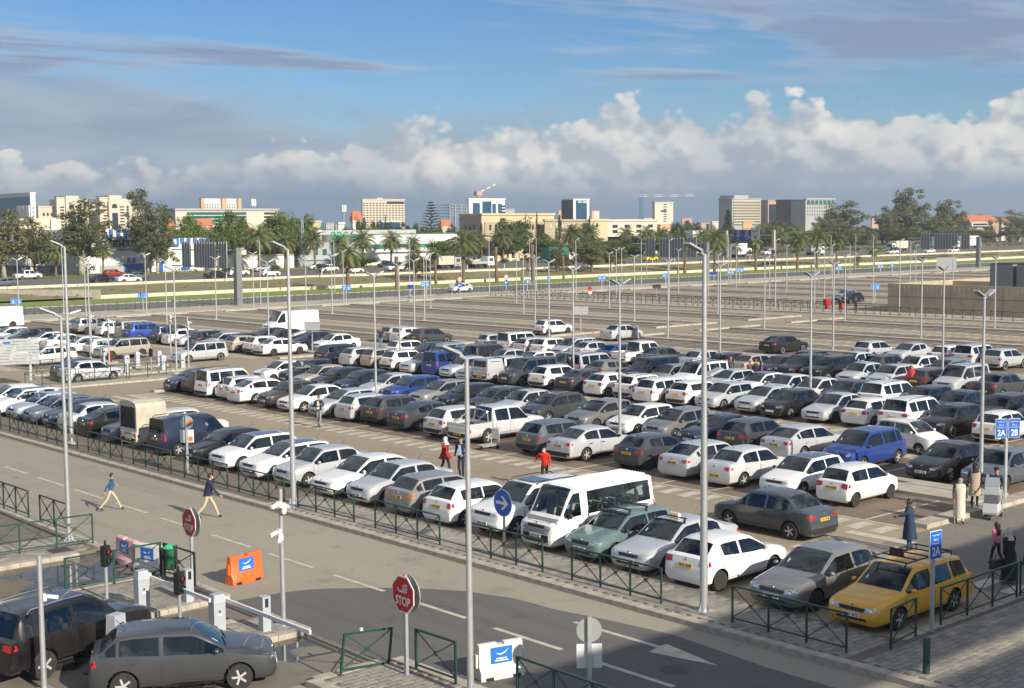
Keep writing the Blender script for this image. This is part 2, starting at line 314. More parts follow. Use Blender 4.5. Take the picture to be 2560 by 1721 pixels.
def car_sections(P):
    """profile control points along the car, then stations cut where pillars and glass begin and end"""
    L, W, H = P['L'], P['W'], P['H']; hw = W/2; gc = P.get('gc', .20); rw = P.get('roofw', .745)
    hz, cz, bf, br = P['hz'], P['cz'], P['bf'], P['br']; nose = L/2; tail = -L/2
    xc = nose-P['cx']; xh = nose-P['hx']; xre = tail+P['rend']; xrb = tail+P['rwb']; xcp = tail+P['cp']
    k = P['kind']; c = []; side = []; cuts = []
    def add(x, ws, belt, top, wr, zb=gc): c.append((x, hw*ws, belt, top, hw*wr, zb))
    add(nose, .78, .50*hz/.8, .57*hz/.8, .62, gc+.10)
    add(nose-.05, .86, hz-.14, hz-.07, .70, gc+.02)
    add(nose-.14, .92, hz-.075, hz, .76)
    add(nose-.32, .965, lerp(hz-.05, bf, .15), lerp(hz+.035, cz, .12), .80)
    if P['cx'] > .6: add(lerp(nose-.32, xc, .5), .99, lerp(hz-.05, bf, .55), lerp(hz+.05, cz, .55)+.01, .82)
    add(xc, 1., bf, cz, .86)
    add(lerp(xc, xh, .10), 1., bf+.005, lerp(cz, H, .11), .85)
    add(lerp(xc, xh, .55), 1., bf+.01, lerp(cz, H, .60)-.005, lerp(.84, rw, .55))
    add(lerp(xc, xh, .85), 1., bf+.012, lerp(cz, H, .90)-.012, rw+.012)
    add(xh, 1., bf+.015, H-.025, rw)
    add(lerp(xh, xre, .40), 1., lerp(bf, br, .5), H, rw)
    add(lerp(xh, xre, .78), 1., br, H-.008, rw*.995)
    drop = .07 if k in ('hatch', 'saloon', 'estate', 'mpv') else .045
    add(xre, .99, br+.012, H-drop, rw*.965)
    add(lerp(xre, xrb, .5), .98, br+.012, lerp(H-drop, P['rwz'], .46), lerp(rw*.955, .80, .5))
    add(xrb, .97, br if k != 'pickup' else br-.02, P['rwz'], .80)
    if k == 'saloon':
        add(lerp(xrb, tail, .45), .965, br, lerp(P['rwz'], P['deck'], .5)+.004, .80); add(tail+.09, .93, br-.03, P['deck'], .79)
        add(tail+.03, .90, br-.16, P['deck']-.10, .77)
    elif k != 'pickup': add(min(tail+.07, xrb-.02), .955, br-.05, P['deck']-.03, .80)
    if k == 'pickup':
        add(xrb-.03, .96, .86, .90, .80); add(tail+.02, .95, .86, .90, .80); add(tail, .93, .84, .88, .78, gc+.1)
    else:
        add(tail+.004, .90, .60, .68, .74, gc+.04); add(tail, .86, .56, .62, .70, gc+.10)
    a0 = lerp(xc, xh, .10)
    if P.get('panel'): side = [(a0, xh-.42 if k != 'bigvan' else xh-.30)]
    elif k == 'minibus':
        x0 = xh-.60; n = 4; side = [(a0, xh-.28)]+[(lerp(x0, xcp, i/n)-.02, lerp(x0, xcp, (i+1)/n)+.02) for i in range(n)]
    else:
        xb = lerp(xh, xcp, .42); side = [(a0, xb+.05), (xb-.05, xcp)]
        if P.get('quarter'): side.append((xcp-.08, tail+P['quarter']))
    c.sort(key=lambda q: -q[0]); xs = {round(q[0], 4) for q in c}
    for a, b in side:
        for q in (a, b):
            if min(abs(q-o) for o in xs) > .012: xs.add(round(q, 4))
    st = []
    def ev(x):
        for i in range(len(c)-1):
            if c[i][0] >= x >= c[i+1][0]:
                t = (c[i][0]-x)/max(c[i][0]-c[i+1][0], 1e-6); return [lerp(c[i][m], c[i+1][m], t) for m in range(1, 6)]
        return c[-1][1:]
    xs = sorted(xs, reverse=True)
    for i, x in enumerate(xs):
        w, belt, top, wr, zb = ev(x); g = ''
        if i < len(xs)-1:
            mx = (x+xs[i+1])/2
            if xh < mx < xc: g += 'W'
            if xrb < mx < xre and not P.get('norear'): g += 'R'
            if any(b-.02 < mx < a+.02 for a, b in side): g += 'S'
        st.append(dict(x=x, w=w, belt=belt, top=top, wr=wr, zb=zb, gl=g))
    return st
def lerp(a, b, t): return a+(b-a)*t
def section(s):
    w, b, t, wr, zb = s['w'], s['belt'], s['top'], s['wr'], s['zb']
    crown = min(.055, max(.012, (t-b)*.35)); ze = t-crown
    yb = w*.955
    return [(0, zb), (w*.80, zb), (w*.955, zb+.09), (w, zb+.42*(b-zb)), (w*.99, b-.22*(b-zb)), (yb, b), (lerp(yb, wr, .90), lerp(b, ze, .86)), (wr, ze), (wr*.90, ze+crown*.5), (wr*.5, t-crown*.12), (0, t)]
def car_body(P):
    st = car_sections(P); n = len(st); V = []; F = []; MI = []
    ring = 2*ROWS-2
    for s in st:
        h = section(s); V += [(s['x'], y, z) for y, z in h] + [(s['x'], -y, z) for y, z in h[ROWS-2:0:-1]]
    for i in range(n-1):
        g = st[i]['gl']
        for j in range(ring):
            a, b = i*ring+j, i*ring+(j+1) % ring; F.append((a, b, b+ring, a+ring))
            jj = j if j < ROWS-1 else ring-1-j        # row interval index mirrored
            m = 0
            if jj == 5 and 'S' in g: m = 1
            if jj in (8, 9) and ('W' in g): m = 2
            if jj in (8, 9) and ('R' in g): m = 3
            MI.append(m)
    c0 = len(V); V.append((st[0]['x']+.015, 0, lerp(st[0]['zb'], st[0]['top'], .5))); V.append((st[-1]['x']-.01, 0, lerp(st[-1]['zb'], st[-1]['top'], .5)))
    for j in range(ring):
        F.append((c0, (j+1) % ring, j)); MI.append(0)
        b = (n-1)*ring; F.append((c0+1, b+j, b+(j+1) % ring)); MI.append(0)
    me = bpy.data.meshes.new('car_shell'); me.from_pydata(V, [], F)
    me.polygons.foreach_set('material_index', MI)
    bm = bmesh.new(); bm.from_mesh(me); bmesh.ops.recalc_face_normals(bm, faces=bm.faces); bm.to_mesh(me); bm.free()
    return me
def wheel_pos(P):
    xf = P['L']/2-P['fo']; return [(xf, 1), (xf, -1), (xf-P['wb'], 1), (xf-P['wb'], -1)]
def arch_cut(me, P):
    """real wheel wells: subtract four drums"""
    r = P.get('rad', .31); hw = P['W']/2
    ob = bpy.data.objects.new('t', me); col.objects.link(ob); cut = MB(); cut.cur = 4
    for x, s in wheel_pos(P):
        y0, y1 = (hw-.30, hw+.2) if s > 0 else (-hw-.2, -hw+.30)
        cut.lathe([(r+.055, y0), (r+.055, y1)], 20, (x, 0, r+.005), 'y')
    cm = cut.mesh('c', [paint]*4+[trim], fix=True); co = bpy.data.objects.new('c', cm); col.objects.link(co)
    for _ in range(5-len(me.materials)): me.materials.append(paint if len(me.materials) < 4 else trim)
    md = ob.modifiers.new('b', 'BOOLEAN'); md.operation = 'DIFFERENCE'; md.object = co; md.solver = 'EXACT'
    try: md.material_mode = 'INDEX'
    except Exception: pass
    dg = bpy.context.evaluated_depsgraph_get(); out = bpy.data.meshes.new_from_object(ob.evaluated_get(dg))
    bpy.data.objects.remove(ob); bpy.data.objects.remove(co); bpy.data.meshes.remove(cm)
    return out
def split_islands(me, idx):
    """faces of one material index as separate connected pieces -> list of (verts, faces)"""
    polys = [p for p in me.polygons if p.material_index == idx]; e2 = {}
    for p in polys:
        for k in p.edge_keys: e2.setdefault(k, []).append(p.index)
    seen = set(); out = []; by = {p.index: p for p in polys}
    for p in polys:
        if p.index in seen: continue
        stack = [p.index]; seen.add(p.index); comp = []
        while stack:
            q = stack.pop(); comp.append(q)
            for k in by[q].edge_keys:
                for r_ in e2[k]:
                    if r_ not in seen: seen.add(r_); stack.append(r_)
        vm = {}; vs = []; fs = []
        for q in comp:
            f = []
            for v in by[q].vertices:
                if v not in vm: vm[v] = len(vs); vs.append(tuple(me.vertices[v].co))
                f.append(vm[v])
            fs.append(tuple(f))
        out.append((vs, fs))
    return out
def simple_mesh(name, vs, fs, m, smooth=None):
    me = bpy.data.meshes.new(name); me.from_pydata(vs, [], fs); me.materials.append(m)
    if smooth: me.polygons.foreach_set('use_smooth', [True]*len(fs)); me.set_sharp_from_angle(angle=R(smooth))
    return me
class Decals:
    """patches laid on the body by projecting a grid along an axis"""
    def __init__(s, me): s.t = BVHTree.FromPolygons([v.co.copy() for v in me.vertices], [tuple(p.vertices) for p in me.polygons])
    def patch(s, axis, sgn, quad, nu=3, nv=2, off=.006, mb=None):
        """quad: four 2-D corners (u,v); axis 'x': (y,z) seen from front/back, 'y': (x,z) from the side, 'z': (x,y) from above"""
        mb = mb or MB(); pts = []
        for i in range(nu+1):
            for j in range(nv+1):
                a = lerp(quad[0][0], quad[1][0], i/nu), lerp(quad[0][1], quad[1][1], i/nu); b = lerp(quad[3][0], quad[2][0], i/nu), lerp(quad[3][1], quad[2][1], i/nu)
                u, v = lerp(a[0], b[0], j/nv), lerp(a[1], b[1], j/nv)
                if axis == 'x': o, d = Vector((sgn*9, u, v)), Vector((-sgn, 0, 0))
                elif axis == 'y': o, d = Vector((u, sgn*9, v)), Vector((0, -sgn, 0))
                else: o, d = Vector((u, v, 9)), Vector((0, 0, -1))
                h = s.t.ray_cast(o, d)
                pts.append((h[0], h[0]-d*off) if h[0] is not None else None)
        if all(p is None for p in pts): return mb
        good = [p for p in pts if p]
        pts = [p or good[0] for p in pts]; n = len(mb.v)
        mb.v += [tuple(p[1]) for p in pts]
        for i in range(nu):
            for j in range(nv):
                q = n+i*(nv+1)+j; mb.f.append((q, q+nv+1, q+nv+2, q+1)); mb.mi.append(mb.cur)
        return mb
def wheel_mesh(r, near, dark=False):
    t = MB(); t.lathe([(r*.66, -.095), (r*.93, -.10), (r, -.075), (r, .075), (r*.93, .10), (r*.66, .095)], 24, axis='y')
    rim = MB(); rim.lathe([(r*.67, .05), (r*.67, .098), (r*.60, .100), (r*.56, .055), (r*.12, .05)], 20, axis='y'); 
    if near:
        for k in range(5):
            a = 2*math.pi*k/5
            M = Matrix.Rotation(a, 4, 'Y'); rim.cur = 1
            rim.box(r*.08, r*.60, .070, .100, -r*.085, r*.085, M)
        rim.cur = 1; rim.lathe([(r*.16, .05), (r*.16, .097)], 10, axis='y')
    return t, rim
CAR_T = {}; SHELLS = {}
def car_shell(key):
    if key not in SHELLS: raw = car_body(CARS[key]); D = Decals(raw); SHELLS[key] = (raw, arch_cut(raw, CARS[key]), D)
    return SHELLS[key]
def car_template(key, near, style=0):
    """list of (name, mesh, parent_index, loc, rot) ; parent -1 = the car itself"""
    kk = (key, near, style)
    if kk in CAR_T: return CAR_T[kk]
    P = CARS[key]; k = P['kind']; L, W, H = P['L'], P['W'], P['H']; hw = W/2; r = P.get('rad', .305); rng = random.Random(hash(key) % 1000+style)
    raw, me, D = car_shell(key); T = []
    def put(name, mesh, par=-1, loc=None): T.append((name, mesh, par, loc)); return len(T)-1
    # painted shell = everything that is not glass
    vs = [tuple(v.co) for v in me.vertices]; bf = [tuple(p.vertices) for p in me.polygons if p.material_index in (0, 4)]; bi = [1 if p.material_index == 4 else 0 for p in me.polygons if p.material_index in (0, 4)]
    used = sorted({i for f in bf for i in f}); mp = {a: b for b, a in enumerate(used)}
    body = bpy.data.meshes.new('body'); body.from_pydata([vs[i] for i in used], [], [tuple(mp[i] for i in f) for f in bf]); body.materials.append(paint); body.materials.append(trim)
    body.polygons.foreach_set('material_index', bi); body.polygons.foreach_set('use_smooth', [True]*len(bf)); body.set_sharp_from_angle(angle=R(33))
    b = put('body', body)
    for idx, nm in ((2, 'windscreen'), (3, 'rear_window'), (1, 'side_window')):
        for v_, f_ in split_islands(me, idx): put(nm, simple_mesh(nm, v_, f_, glass_m, 40))
    # interior: floor tub, dashboard, seats
    I = MB(); zf = P.get('gc', .2)+.12; xc = L/2-P['cx']; hwi = hw*.80
    xr = -L/2+max(P['rwb'], .25)+.1 if k != 'pickup' else -L/2+P['rend']
    I.box(xr, xc, -hwi, hwi, zf, zf+.05); I.box(xc-.34, xc-.04, -hwi, hwi, zf, P['bf']-.02); 
    xs = [xc-1.15, xc-2.0] if k != 'minibus' else [xc-.75, xc-1.6, xc-2.4, xc-3.2]
    if k == 'bigvan' or P.get('panel'): xs = xs[:1]
    for q, sx in enumerate(xs):
        for sy in ((-.36, .36) if q == 0 else (-.36, 0, .36)):
            ht = min(P['bf']+.22, H-.22)
            I.box(sx-.25, sx+.28, sy-.24 if q == 0 else sy-.18, sy+.24 if q == 0 else sy+.18, zf+.05, zf+.35); 
            M = Matrix.Translation((sx-.25, sy, zf+.3)) @ Matrix.Rotation(R(-14), 4, 'Y'); wd = .23 if q == 0 else .18
            I.box(-.07, .07, -wd, wd, 0, ht-.16-zf-.3, M); I.box(-.05, .05, -.12, .12, ht-.14-zf-.3, ht-zf-.3, M)
    I.tube([(xc-.50+.08*math.cos(a), .36+.18*math.sin(a), P['bf']-.02+.15*math.cos(a)) for a in [2*math.pi*i/10 for i in range(11)]], .016, 5, False)
    put('interior', I.mesh('interior', inter_m))
    # wheels
    t, rim = wheel_mesh(r, near)
    steel = style % 3 == 2
    rm = [rimd_m if steel else rim_m, rim_m]
    if near: rm = [rimd_m, rimd_m if style % 4 == 1 else rim_m]
    tm = t.mesh('tyre', tyre_m, 40); rmm = rim.mesh('rim', rm, 35)
    t2 = MB(); rim2 = rim; tmr = tm.copy(); tmr.transform(Matrix.Rotation(math.pi, 4, 'Z')); rmr = rmm.copy(); rmr.transform(Matrix.Rotation(math.pi, 4, 'Z'))
    tmr.update(); rmr.update()
    for x, s in wheel_pos(P):
        w = put('wheel', tm if s > 0 else tmr, -1, (x, s*(hw-.115), r)); put('rim', rmm if s > 0 else rmr, w)
    # lamps
    zl = P['hz']-.16; nx = L/2
    hl = dict(hatch=(.36, .16), saloon=(.36, .15), estate=(.38, .14), mpv=(.30, .18), van=(.28, .22), suv=(.33, .17), pickup=(.28, .19), minibus=(.25, .19), bigvan=(.24, .28))[k]
    for s in (1, -1):
        y1, y0 = hw*.88, hw*.88-hl[0]
        q = [(s*y0, zl-hl[1]*.25), (s*y1, zl+hl[1]*.15), (s*y1, zl+hl[1]*.95), (s*y0, zl+hl[1]*.55)]
        put('headlight', D.patch('x', 1, q, 4, 2, .008).mesh('headlight', lamp_m, 60))
    # tail lamps wrap the rear corners
    for s in (1, -1):
        if k in ('van', 'minibus', 'bigvan', 'estate', 'mpv') : zz0, zz1, wd = P['deck']-.30, P['deck']+(.12 if k in ('van',) else .02), .11 if k != 'estate' else .15
        elif k == 'pickup': zz0, zz1, wd = .62, .86, .12
        elif k == 'suv': zz0, zz1, wd = P['deck']-.24, P['deck']-.05, .30
        elif k == 'saloon': zz0, zz1, wd = P['deck']-.26, P['deck']-.09, .28
        else: zz0, zz1, wd = P['deck']-.26, P['deck']-.05, (.17, .26, .22)[style % 3]
        y1, y0 = hw*.90, hw*.90-wd
        q = [(s*y0, zz0+.03), (s*y1, zz0), (s*y1, zz1), (s*y0, zz1-.02)]
        m2 = D.patch('x', -1, q, 4, 3, .008)
        if k != 'bigvan': m2 = D.patch('y', s, [(-L/2+.06, zz0+.02), (-L/2+.20, zz0+.06), (-L/2+.17, zz1-.02), (-L/2+.06, zz1)], 2, 2, .008, m2)
        put('tail_light', m2.mesh('tail_light', tail_m if not (near and style == 7) else orange_m, 60))
    # number plates with dark figures
    for sg, nm, pm in ((1, 'front_plate', pw_m), (-1, 'rear_plate', py_m)):
        zp = .46 if sg > 0 else (.52 if k in ('saloon', 'pickup') and style % 2 else (.74 if k not in ('pickup', 'bigvan') else .55))
        if k in ('suv', 'van', 'minibus'): zp += .10 if sg < 0 else .08
        h = D.t.ray_cast(Vector((sg*9, 0, zp)), Vector((-sg, 0, 0))); h2 = D.t.ray_cast(Vector((sg*9, 0, zp+.05)), Vector((-sg, 0, 0)))
        if h[0] is None: continue
        px = h[0].x; ang = math.atan2((h2[0].x-h[0].x), .05) if h2[0] is not None else 0
        M = Matrix.Translation((px+sg*.012, 0, zp)) @ Matrix.Rotation(ang if abs(ang) < .8 else 0, 4, 'Y')
        pl = MB(); pl.box(-.008, .008, -.26, .26, -.055, .055, M); pl.cur = 1
        if near:
            yy = -.22
            for g in range(10):
                if g in (5,): yy += .05; continue
                if g == 8: yy += .02
                w_ = rng.choice((.022, .03, .034)); pl.box(sg*.0085, sg*.0105, yy, yy+w_, -.034, .034, M); pl.cur = 0
                pl.box(sg*.0105, sg*.0118, yy+w_*.3, yy+w_*.7, rng.choice((-.02, .006)), rng.choice((-.004, .022)), M); pl.cur = 1; yy += .042
        put(nm, pl.mesh(nm, [pm, ink_m]))
    # grille and lower intake
    g = MB(); hz = P['hz']
    g = D.patch('x', 1, [(-hw*.42, hz-.20), (hw*.42, hz-.20), (hw*.46, hz-.10), (-hw*.46, hz-.10)], 6, 2, .007, g)
    put('grille', g.mesh('grille', trim, 60)); g = MB()
    g = D.patch('x', 1, [(-hw*.55, P.get('gc', .2)+.13), (hw*.55, P.get('gc', .2)+.13), (hw*.50, .40 if hz < .9 else .48), (-hw*.50, .40 if hz < .9 else .48)], 6, 2, .007, g)
    put('lower_intake', g.mesh('lower_intake', trim, 60))
    # lower bumper and sill trim
    if k in ('suv', 'pickup', 'minibus') or key in ('h3', 'w1') or style % 3 == 2:
        c = MB(); g0 = P.get('gc', .2)
        c = D.patch('x', -1, [(-hw*.86, g0+.06), (hw*.86, g0+.06), (hw*.86, g0+.26), (-hw*.86, g0+.26)], 8, 2, .006, c); put('bumper_trim', c.mesh('bumper_trim', trim, 60))
        for s in (1, -1):
            xa, xb_ = wheel_pos(P)[0][0]-r-.07, wheel_pos(P)[2][0]+r+.07
            put('sill_trim', D.patch('y', s, [(xb_, g0+.06), (xa, g0+.06), (xa, g0+.19), (xb_, g0+.19)], 4, 1, .006).mesh('sill_trim', trim, 60))
    # mirrors
    for s in (1, -1):
        mm = MB(); xm = xc-.14*(P['hx']-P['cx'])-.12; zm = P['bf']+.10
        sx = (1.5 if k in ('minibus', 'bigvan') else 1.)
        c = Vector((xm, s*(hw+.055), zm-.02)); V8 = []
        mm.lathe([(.02, -.06), (.055, -.045), (.062, .0), (.045, .05), (.012, .065)], 8, (0, 0, 0), 'x')
        mm.v = [(c.x+v[0]*.9, c.y+v[1]*1.25*sx, c.z+v[2]*1.05*sx) for v in mm.v]; mm.cur = 1
        mm.bar((xm, s*(hw-.06), zm-.06), (xm, s*(hw+.06), zm-.02), .04)
        put('mirror', mm.mesh('mirror', [paint if style % 3 != 2 and k not in ('pickup', 'minibus', 'bigvan') else trim, trim], 50))
    # door shut lines, handles
    xs_ = [xc-.02]
    xcp = -L/2+P['cp'] if P['cp'] < 5 else xc-1.5
    xb = lerp(L/2-P['hx'], xcp, .42)
    if k == 'minibus': doors = [xc-.1, L/2-P['hx']-.44]
    elif P.get('panel'): doors = [xc+.02, L/2-P['hx']-.46]
    else: doors = [xc+.02, xb, max(xcp-.04, wheel_pos(P)[2][0]+.12)]
    sl = MB()
    for s in (1, -1):
        for q, xd in enumerate(doors): sl = D.patch('y', s, [(xd-.007, P.get('gc', .2)+.14), (xd+.007, P.get('gc', .2)+.14), (xd+.007, P['bf']-.0), (xd-.007, P['bf']-.0)], 1, 4, .004, sl)
        if len(doors) > 1: sl = D.patch('y', s, [(doors[-1], P.get('gc', .2)+.13), (doors[0], P.get('gc', .2)+.13), (doors[0], P.get('gc', .2)+.145), (doors[-1], P.get('gc', .2)+.145)], 4, 1, .004, sl)
    put('shut_line', stuffmesh(sl.mesh('shut_line', trim)))
    if near:
        for s in (1, -1):
            for xd in doors[1:]:
                zh = P['bf']-.10; put('door_handle', D.patch('y', s, [(xd+.06, zh-.02), (xd+.24, zh-.02), (xd+.24, zh+.02), (xd+.06, zh+.02)], 2, 1, .025).mesh('door_handle', paint if style % 3 != 2 else trim))
        # windscreen sticker
        wp = MB(); wp = D.patch('x', 1, [(-hw*.60, P['cz']+.12), (-hw*.54, P['cz']+.12), (-hw*.54, P['cz']+.20), (-hw*.60, P['cz']+.20)], 1, 1, .006, wp); put('sticker', wp.mesh('sticker', sticker_m))
        # hood badge, rear badge, aerial, wipers
        bd = MB(); zb_ = hz-.06; hh = D.t.ray_cast(Vector((9, 0, zb_)), Vector((-1, 0, 0)))
        if hh[0] is not None: bd.lathe([(.05, -.01), (.045, .012)], 10, (hh[0].x, 0, zb_), 'x'); put('bonnet_badge', bd.mesh('bonnet_badge', chrome, 40)); bd = MB()
        hh = D.t.ray_cast(Vector((-9, 0, P['deck']-.10)), Vector((1, 0, 0)))
        if hh[0] is not None: bd.lathe([(.045, -.012), (.05, .01)], 10, (hh[0].x, 0, P['deck']-.10), 'x')
        if bd.v: put('tail_badge', bd.mesh('tail_badge', chrome, 40))
        for yy in (.1, -.45): put('wiper', MB().bar((xc-.01, yy, P['cz']+.015), (xc-.10, yy+.48, P['cz']+.075), .018).mesh('wiper', trim))
    if k not in ('minibus', 'bigvan', 'pickup'):
        ae = MB(); ae.tube([(-L/2+P['rend']+.18, 0, H-.03), (-L/2+P['rend']-.02, 0, H+.17)], .008, 4); put('aerial', ae.mesh('aerial', trim))
    if P.get('rails') and (style % 2 == 0 or k in ('suv', 'van')):
        for s in (1, -1):
            x0_, x1_ = L/2-P['hx']-.15, -L/2+P['rend']+.15; yy = s*hw*(P.get('roofw', .745)-.03)
            ra = MB(); ra.tube([(x0_, yy, H-.05), (x0_-.12, yy, H+.035), (lerp(x0_, x1_, .5), yy, H+.05), (x1_+.12, yy, H+.02), (x1_, yy, H-.07)], .020, 6); put('roof_rail', ra.mesh('roof_rail', trim if style % 3 else chrome, 50))
    if k == 'pickup':
        # open load bed: floor sunk between side walls, or a hard top / canvas on it
        xb0, xb1 = -L/2+.04, -L/2+P['rwb']-.10
        bd = MB(); bd.box(xb0, xb1, -hw*.95, -hw*.88, .80, 1.08); bd.box(xb0, xb1, hw*.88, hw*.95, .80, 1.08); bd.box(xb0-.02, xb0+.05, -hw*.88, hw*.88, .70, 1.08); bd.box(xb1-.05, xb1, -hw*.88, hw*.88, .80, 1.08)
        put('load_bed', bd.mesh('load_bed', paint)); fl = MB(); fl.box(xb0+.05, xb1-.05, -hw*.88, hw*.88, .90, .93); put('bed_floor', fl.mesh('bed_floor', trim))
    CAR_T[kk] = T
    return T
def stuffmesh(m): return m
def box_mesh(name, m, *a): b = MB(); b.box(*a); return b.mesh(name, m)
def place_car(key, x, y, ang, color, near=False, style=0, name='parked_car', z=0., extras=(), scale=1.):
    T = car_template(key, near, style); root = empty(name, (x, y, z), ang); root.scale = (scale,)*3; obs = []
    c = COLORS[color] if isinstance(color, str) else color
    for nm, me, par, loc in list(T)+list(extras):
        o = bpy.data.objects.new(nm, me); col.objects.link(o); o.parent = root if par < 0 else obs[par]
        if loc is not None: o.location = loc
        o.color = c; obs.append(o)
        if nm == 'shut_line': o['kind'] = 'stuff'
    return root
for _k in CARS: car_shell(_k)
TEXTS = {}
def text_mesh(s, size, m, ext=.002, align='CENTER', bold=False, xs=1.):
    k = (s, bold)
    if k in TEXTS: me = TEXTS[k].copy(); me.transform(Matrix.Diagonal((size*xs, size, size, 1))); me.materials.clear(); me.materials.append(m); return me
    cu = bpy.data.curves.new('lettering', 'FONT'); cu.body = s; cu.size = 1.; cu.align_x = align; cu.align_y = 'CENTER'; cu.extrude = .004
    if bold: cu.offset = .02
    o = bpy.data.objects.new('t', cu); col.objects.link(o); dg = bpy.context.evaluated_depsgraph_get(); me = bpy.data.meshes.new_from_object(o.evaluated_get(dg)); bpy.data.objects.remove(o)
    me.transform(Matrix.Rotation(R(90), 4, 'X')); TEXTS[k] = me; return me
for _t, _b in (('STOP', True), ('2A', True), ('2B', True), ('PK-2', False), ('P4 Parking 2', False), ('SBS', True), ('PHARMACIE', True), ('TOYOTA', True), ('TAXI', True)): text_mesh(_t, 1., None, bold=_b)
# ================================================================ people (meshes built early, placed later)
skin_m = mat('skin', (.42, .25, .17), .6); skin_d = mat('skin_dark', (.12, .07, .05), .6); hair_m = mat('hair', (.018, .014, .012), .5); eye_m = mat('eye', (.02, .02, .02), .3); lip_m = mat('lips', (.30, .12, .10), .5)
CL = {}
def cloth(name, c): 
    if name not in CL: CL[name] = mat('cloth_'+name, c, .85, var=.12, scale=7)
    return CL[name]
def add_hand(v, f, mi, w, d, side, idx):
    """palm and five unequal, slightly bent fingers at wrist w, pointing along d"""
    d = d.normalized(); s = d.cross(Vector((1, 0, 0))); s = s.normalized() if s.length > .2 else Vector((0, 1, 0)); n = s.cross(d)
    m = MB(); m.tube([w, w+d*.045, w+d*.085], [.024, .034, .032], 8)
    for k, (o, l) in enumerate(((-.026, .058), (-.009, .070), (.009, .066), (.025, .050))):
        b = w+d*.08+n*o; m.tube([b, b+d*l*.55, b+d*l*.9+s*.02*side], [.0095, .0085, .006], 5)
    b = w+d*.03+n*.03; m.tube([b, b+n*.03+d*.03, b+n*.035+d*.06], [.011, .010, .007], 5)
    o = len(v); v += m.v; f += [tuple(o+i for i in q) for q in m.f]; mi += [idx]*len(m.f)
def person_mesh(pose='walk', stride=.32, arms=None, lean=0., head=0., mats=None):
    """one skin-grown body; mats: skin, top, trousers, shoes"""
    J = {}; lx = lean
    J['pel'] = (0, 0, .93); J['wai'] = (lx*.4, 0, 1.08); J['che'] = (lx*.8, 0, 1.27); J['nek'] = (lx, 0, 1.44); J['jaw'] = (lx+.015, 0, 1.515); J['hed'] = (lx+.012, 0, 1.60); J['crn'] = (lx, 0, 1.665)
    for s, nm in ((1, 'l'), (-1, 'r')):
        J['sh'+nm] = (lx*.95, s*.175, 1.385); ph = s*stride if pose == 'walk' else .02*s
        J['hip'+nm] = (0, s*.085, .90); J['kne'+nm] = (ph*.55+(.07 if ph < 0 else .03), s*.09, .50); J['ank'+nm] = (ph*1.05-(.06 if ph < 0 else 0), s*.09, .085+(.05 if ph < -.1 else 0)); J['toe'+nm] = (ph*1.05+.13, s*.10, .035+(.02 if ph < -.1 else 0))
        a = (arms or {}).get(nm)
        if a is None: sw = -ph*.8; a = ((lx+sw*.5-.02, s*.235, 1.13), (lx+sw+.06, s*.245, .90))
        J['elb'+nm] = a[0]; J['wri'+nm] = a[1]
    E = [('pel', 'wai'), ('wai', 'che'), ('che', 'nek'), ('nek', 'jaw'), ('jaw', 'hed'), ('hed', 'crn')]
    for nm in 'lr': E += [('che', 'sh'+nm), ('sh'+nm, 'elb'+nm), ('elb'+nm, 'wri'+nm), ('pel', 'hip'+nm), ('hip'+nm, 'kne'+nm), ('kne'+nm, 'ank'+nm), ('ank'+nm, 'toe'+nm)]
    RD = dict(pel=(.125, .155), wai=(.11, .145), che=(.12, .165), nek=(.056, .056), jaw=(.075, .068), hed=(.095, .078), crn=(.07, .062))
    for nm in 'lr': RD.update({'sh'+nm: (.07, .07), 'elb'+nm: (.047, .047), 'wri'+nm: (.032, .036), 'hip'+nm: (.085, .085), 'kne'+nm: (.062, .062), 'ank'+nm: (.045, .045), 'toe'+nm: (.04, .032)})
    names = list(J); ix = {n: i for i, n in enumerate(names)}
    me = bpy.data.meshes.new('b'); me.from_pydata([J[n] for n in names], [(ix[a], ix[b]) for a, b in E], []); ob = bpy.data.objects.new('b', me); col.objects.link(ob)
    md = ob.modifiers.new('s', 'SKIN'); md.use_smooth_shade = True
    for n in names: me.skin_vertices[0].data[ix[n]].radius = RD[n]
    me.skin_vertices[0].data[ix['pel']].use_root = True
    sb = ob.modifiers.new('ss', 'SUBSURF'); sb.levels = 1; sb.render_levels = 1
    dg = bpy.context.evaluated_depsgraph_get(); out = bpy.data.meshes.new_from_object(ob.evaluated_get(dg)); bpy.data.objects.remove(ob)
    seg = [(Vector(J[a]), Vector(J[b]), a, b) for a, b in E]; v = [tuple(q.co) for q in out.vertices]; f = [tuple(p.vertices) for p in out.polygons]; mi = []
    for p in out.polygons:
        c = p.center; best = None
        for A, B, a, b in seg:
            t = max(0, min(1, (c-A).dot(B-A)/max((B-A).length_squared, 1e-9))); d = (c-(A+(B-A)*t)).length
            if best is None or d < best[0]: best = (d, a, b, t)
        _, a, b, t = best
        if b in ('jaw', 'hed', 'crn') or (b == 'jaw') or (a == 'nek'): k = 0
        elif b.startswith('toe'): k = 3
        elif b[:3] in ('hip', 'kne', 'ank'): k = 2 if not (b[:3] == 'hip' and c.z > .90) else 1
        elif b[:3] == 'wri' and t > .93: k = 0
        else: k = 1
        if c.z < .88 and k == 1 and b[:3] not in ('wri', 'elb'): k = 2
        mi.append(k)
    for nm, s in (('l', 1), ('r', -1)): add_hand(v, f, mi, Vector(J['wri'+nm]), Vector(J['wri'+nm])-Vector(J['elb'+nm]), s, 0)
    # face: nose, eyes, mouth, ears
    fc = MB(); hx, hz = lx+.012, 1.60
    fc.cur = 0; fc.box(hx+.085, hx+.118, -.011, .011, hz-.045, hz-.005, taper=.006)
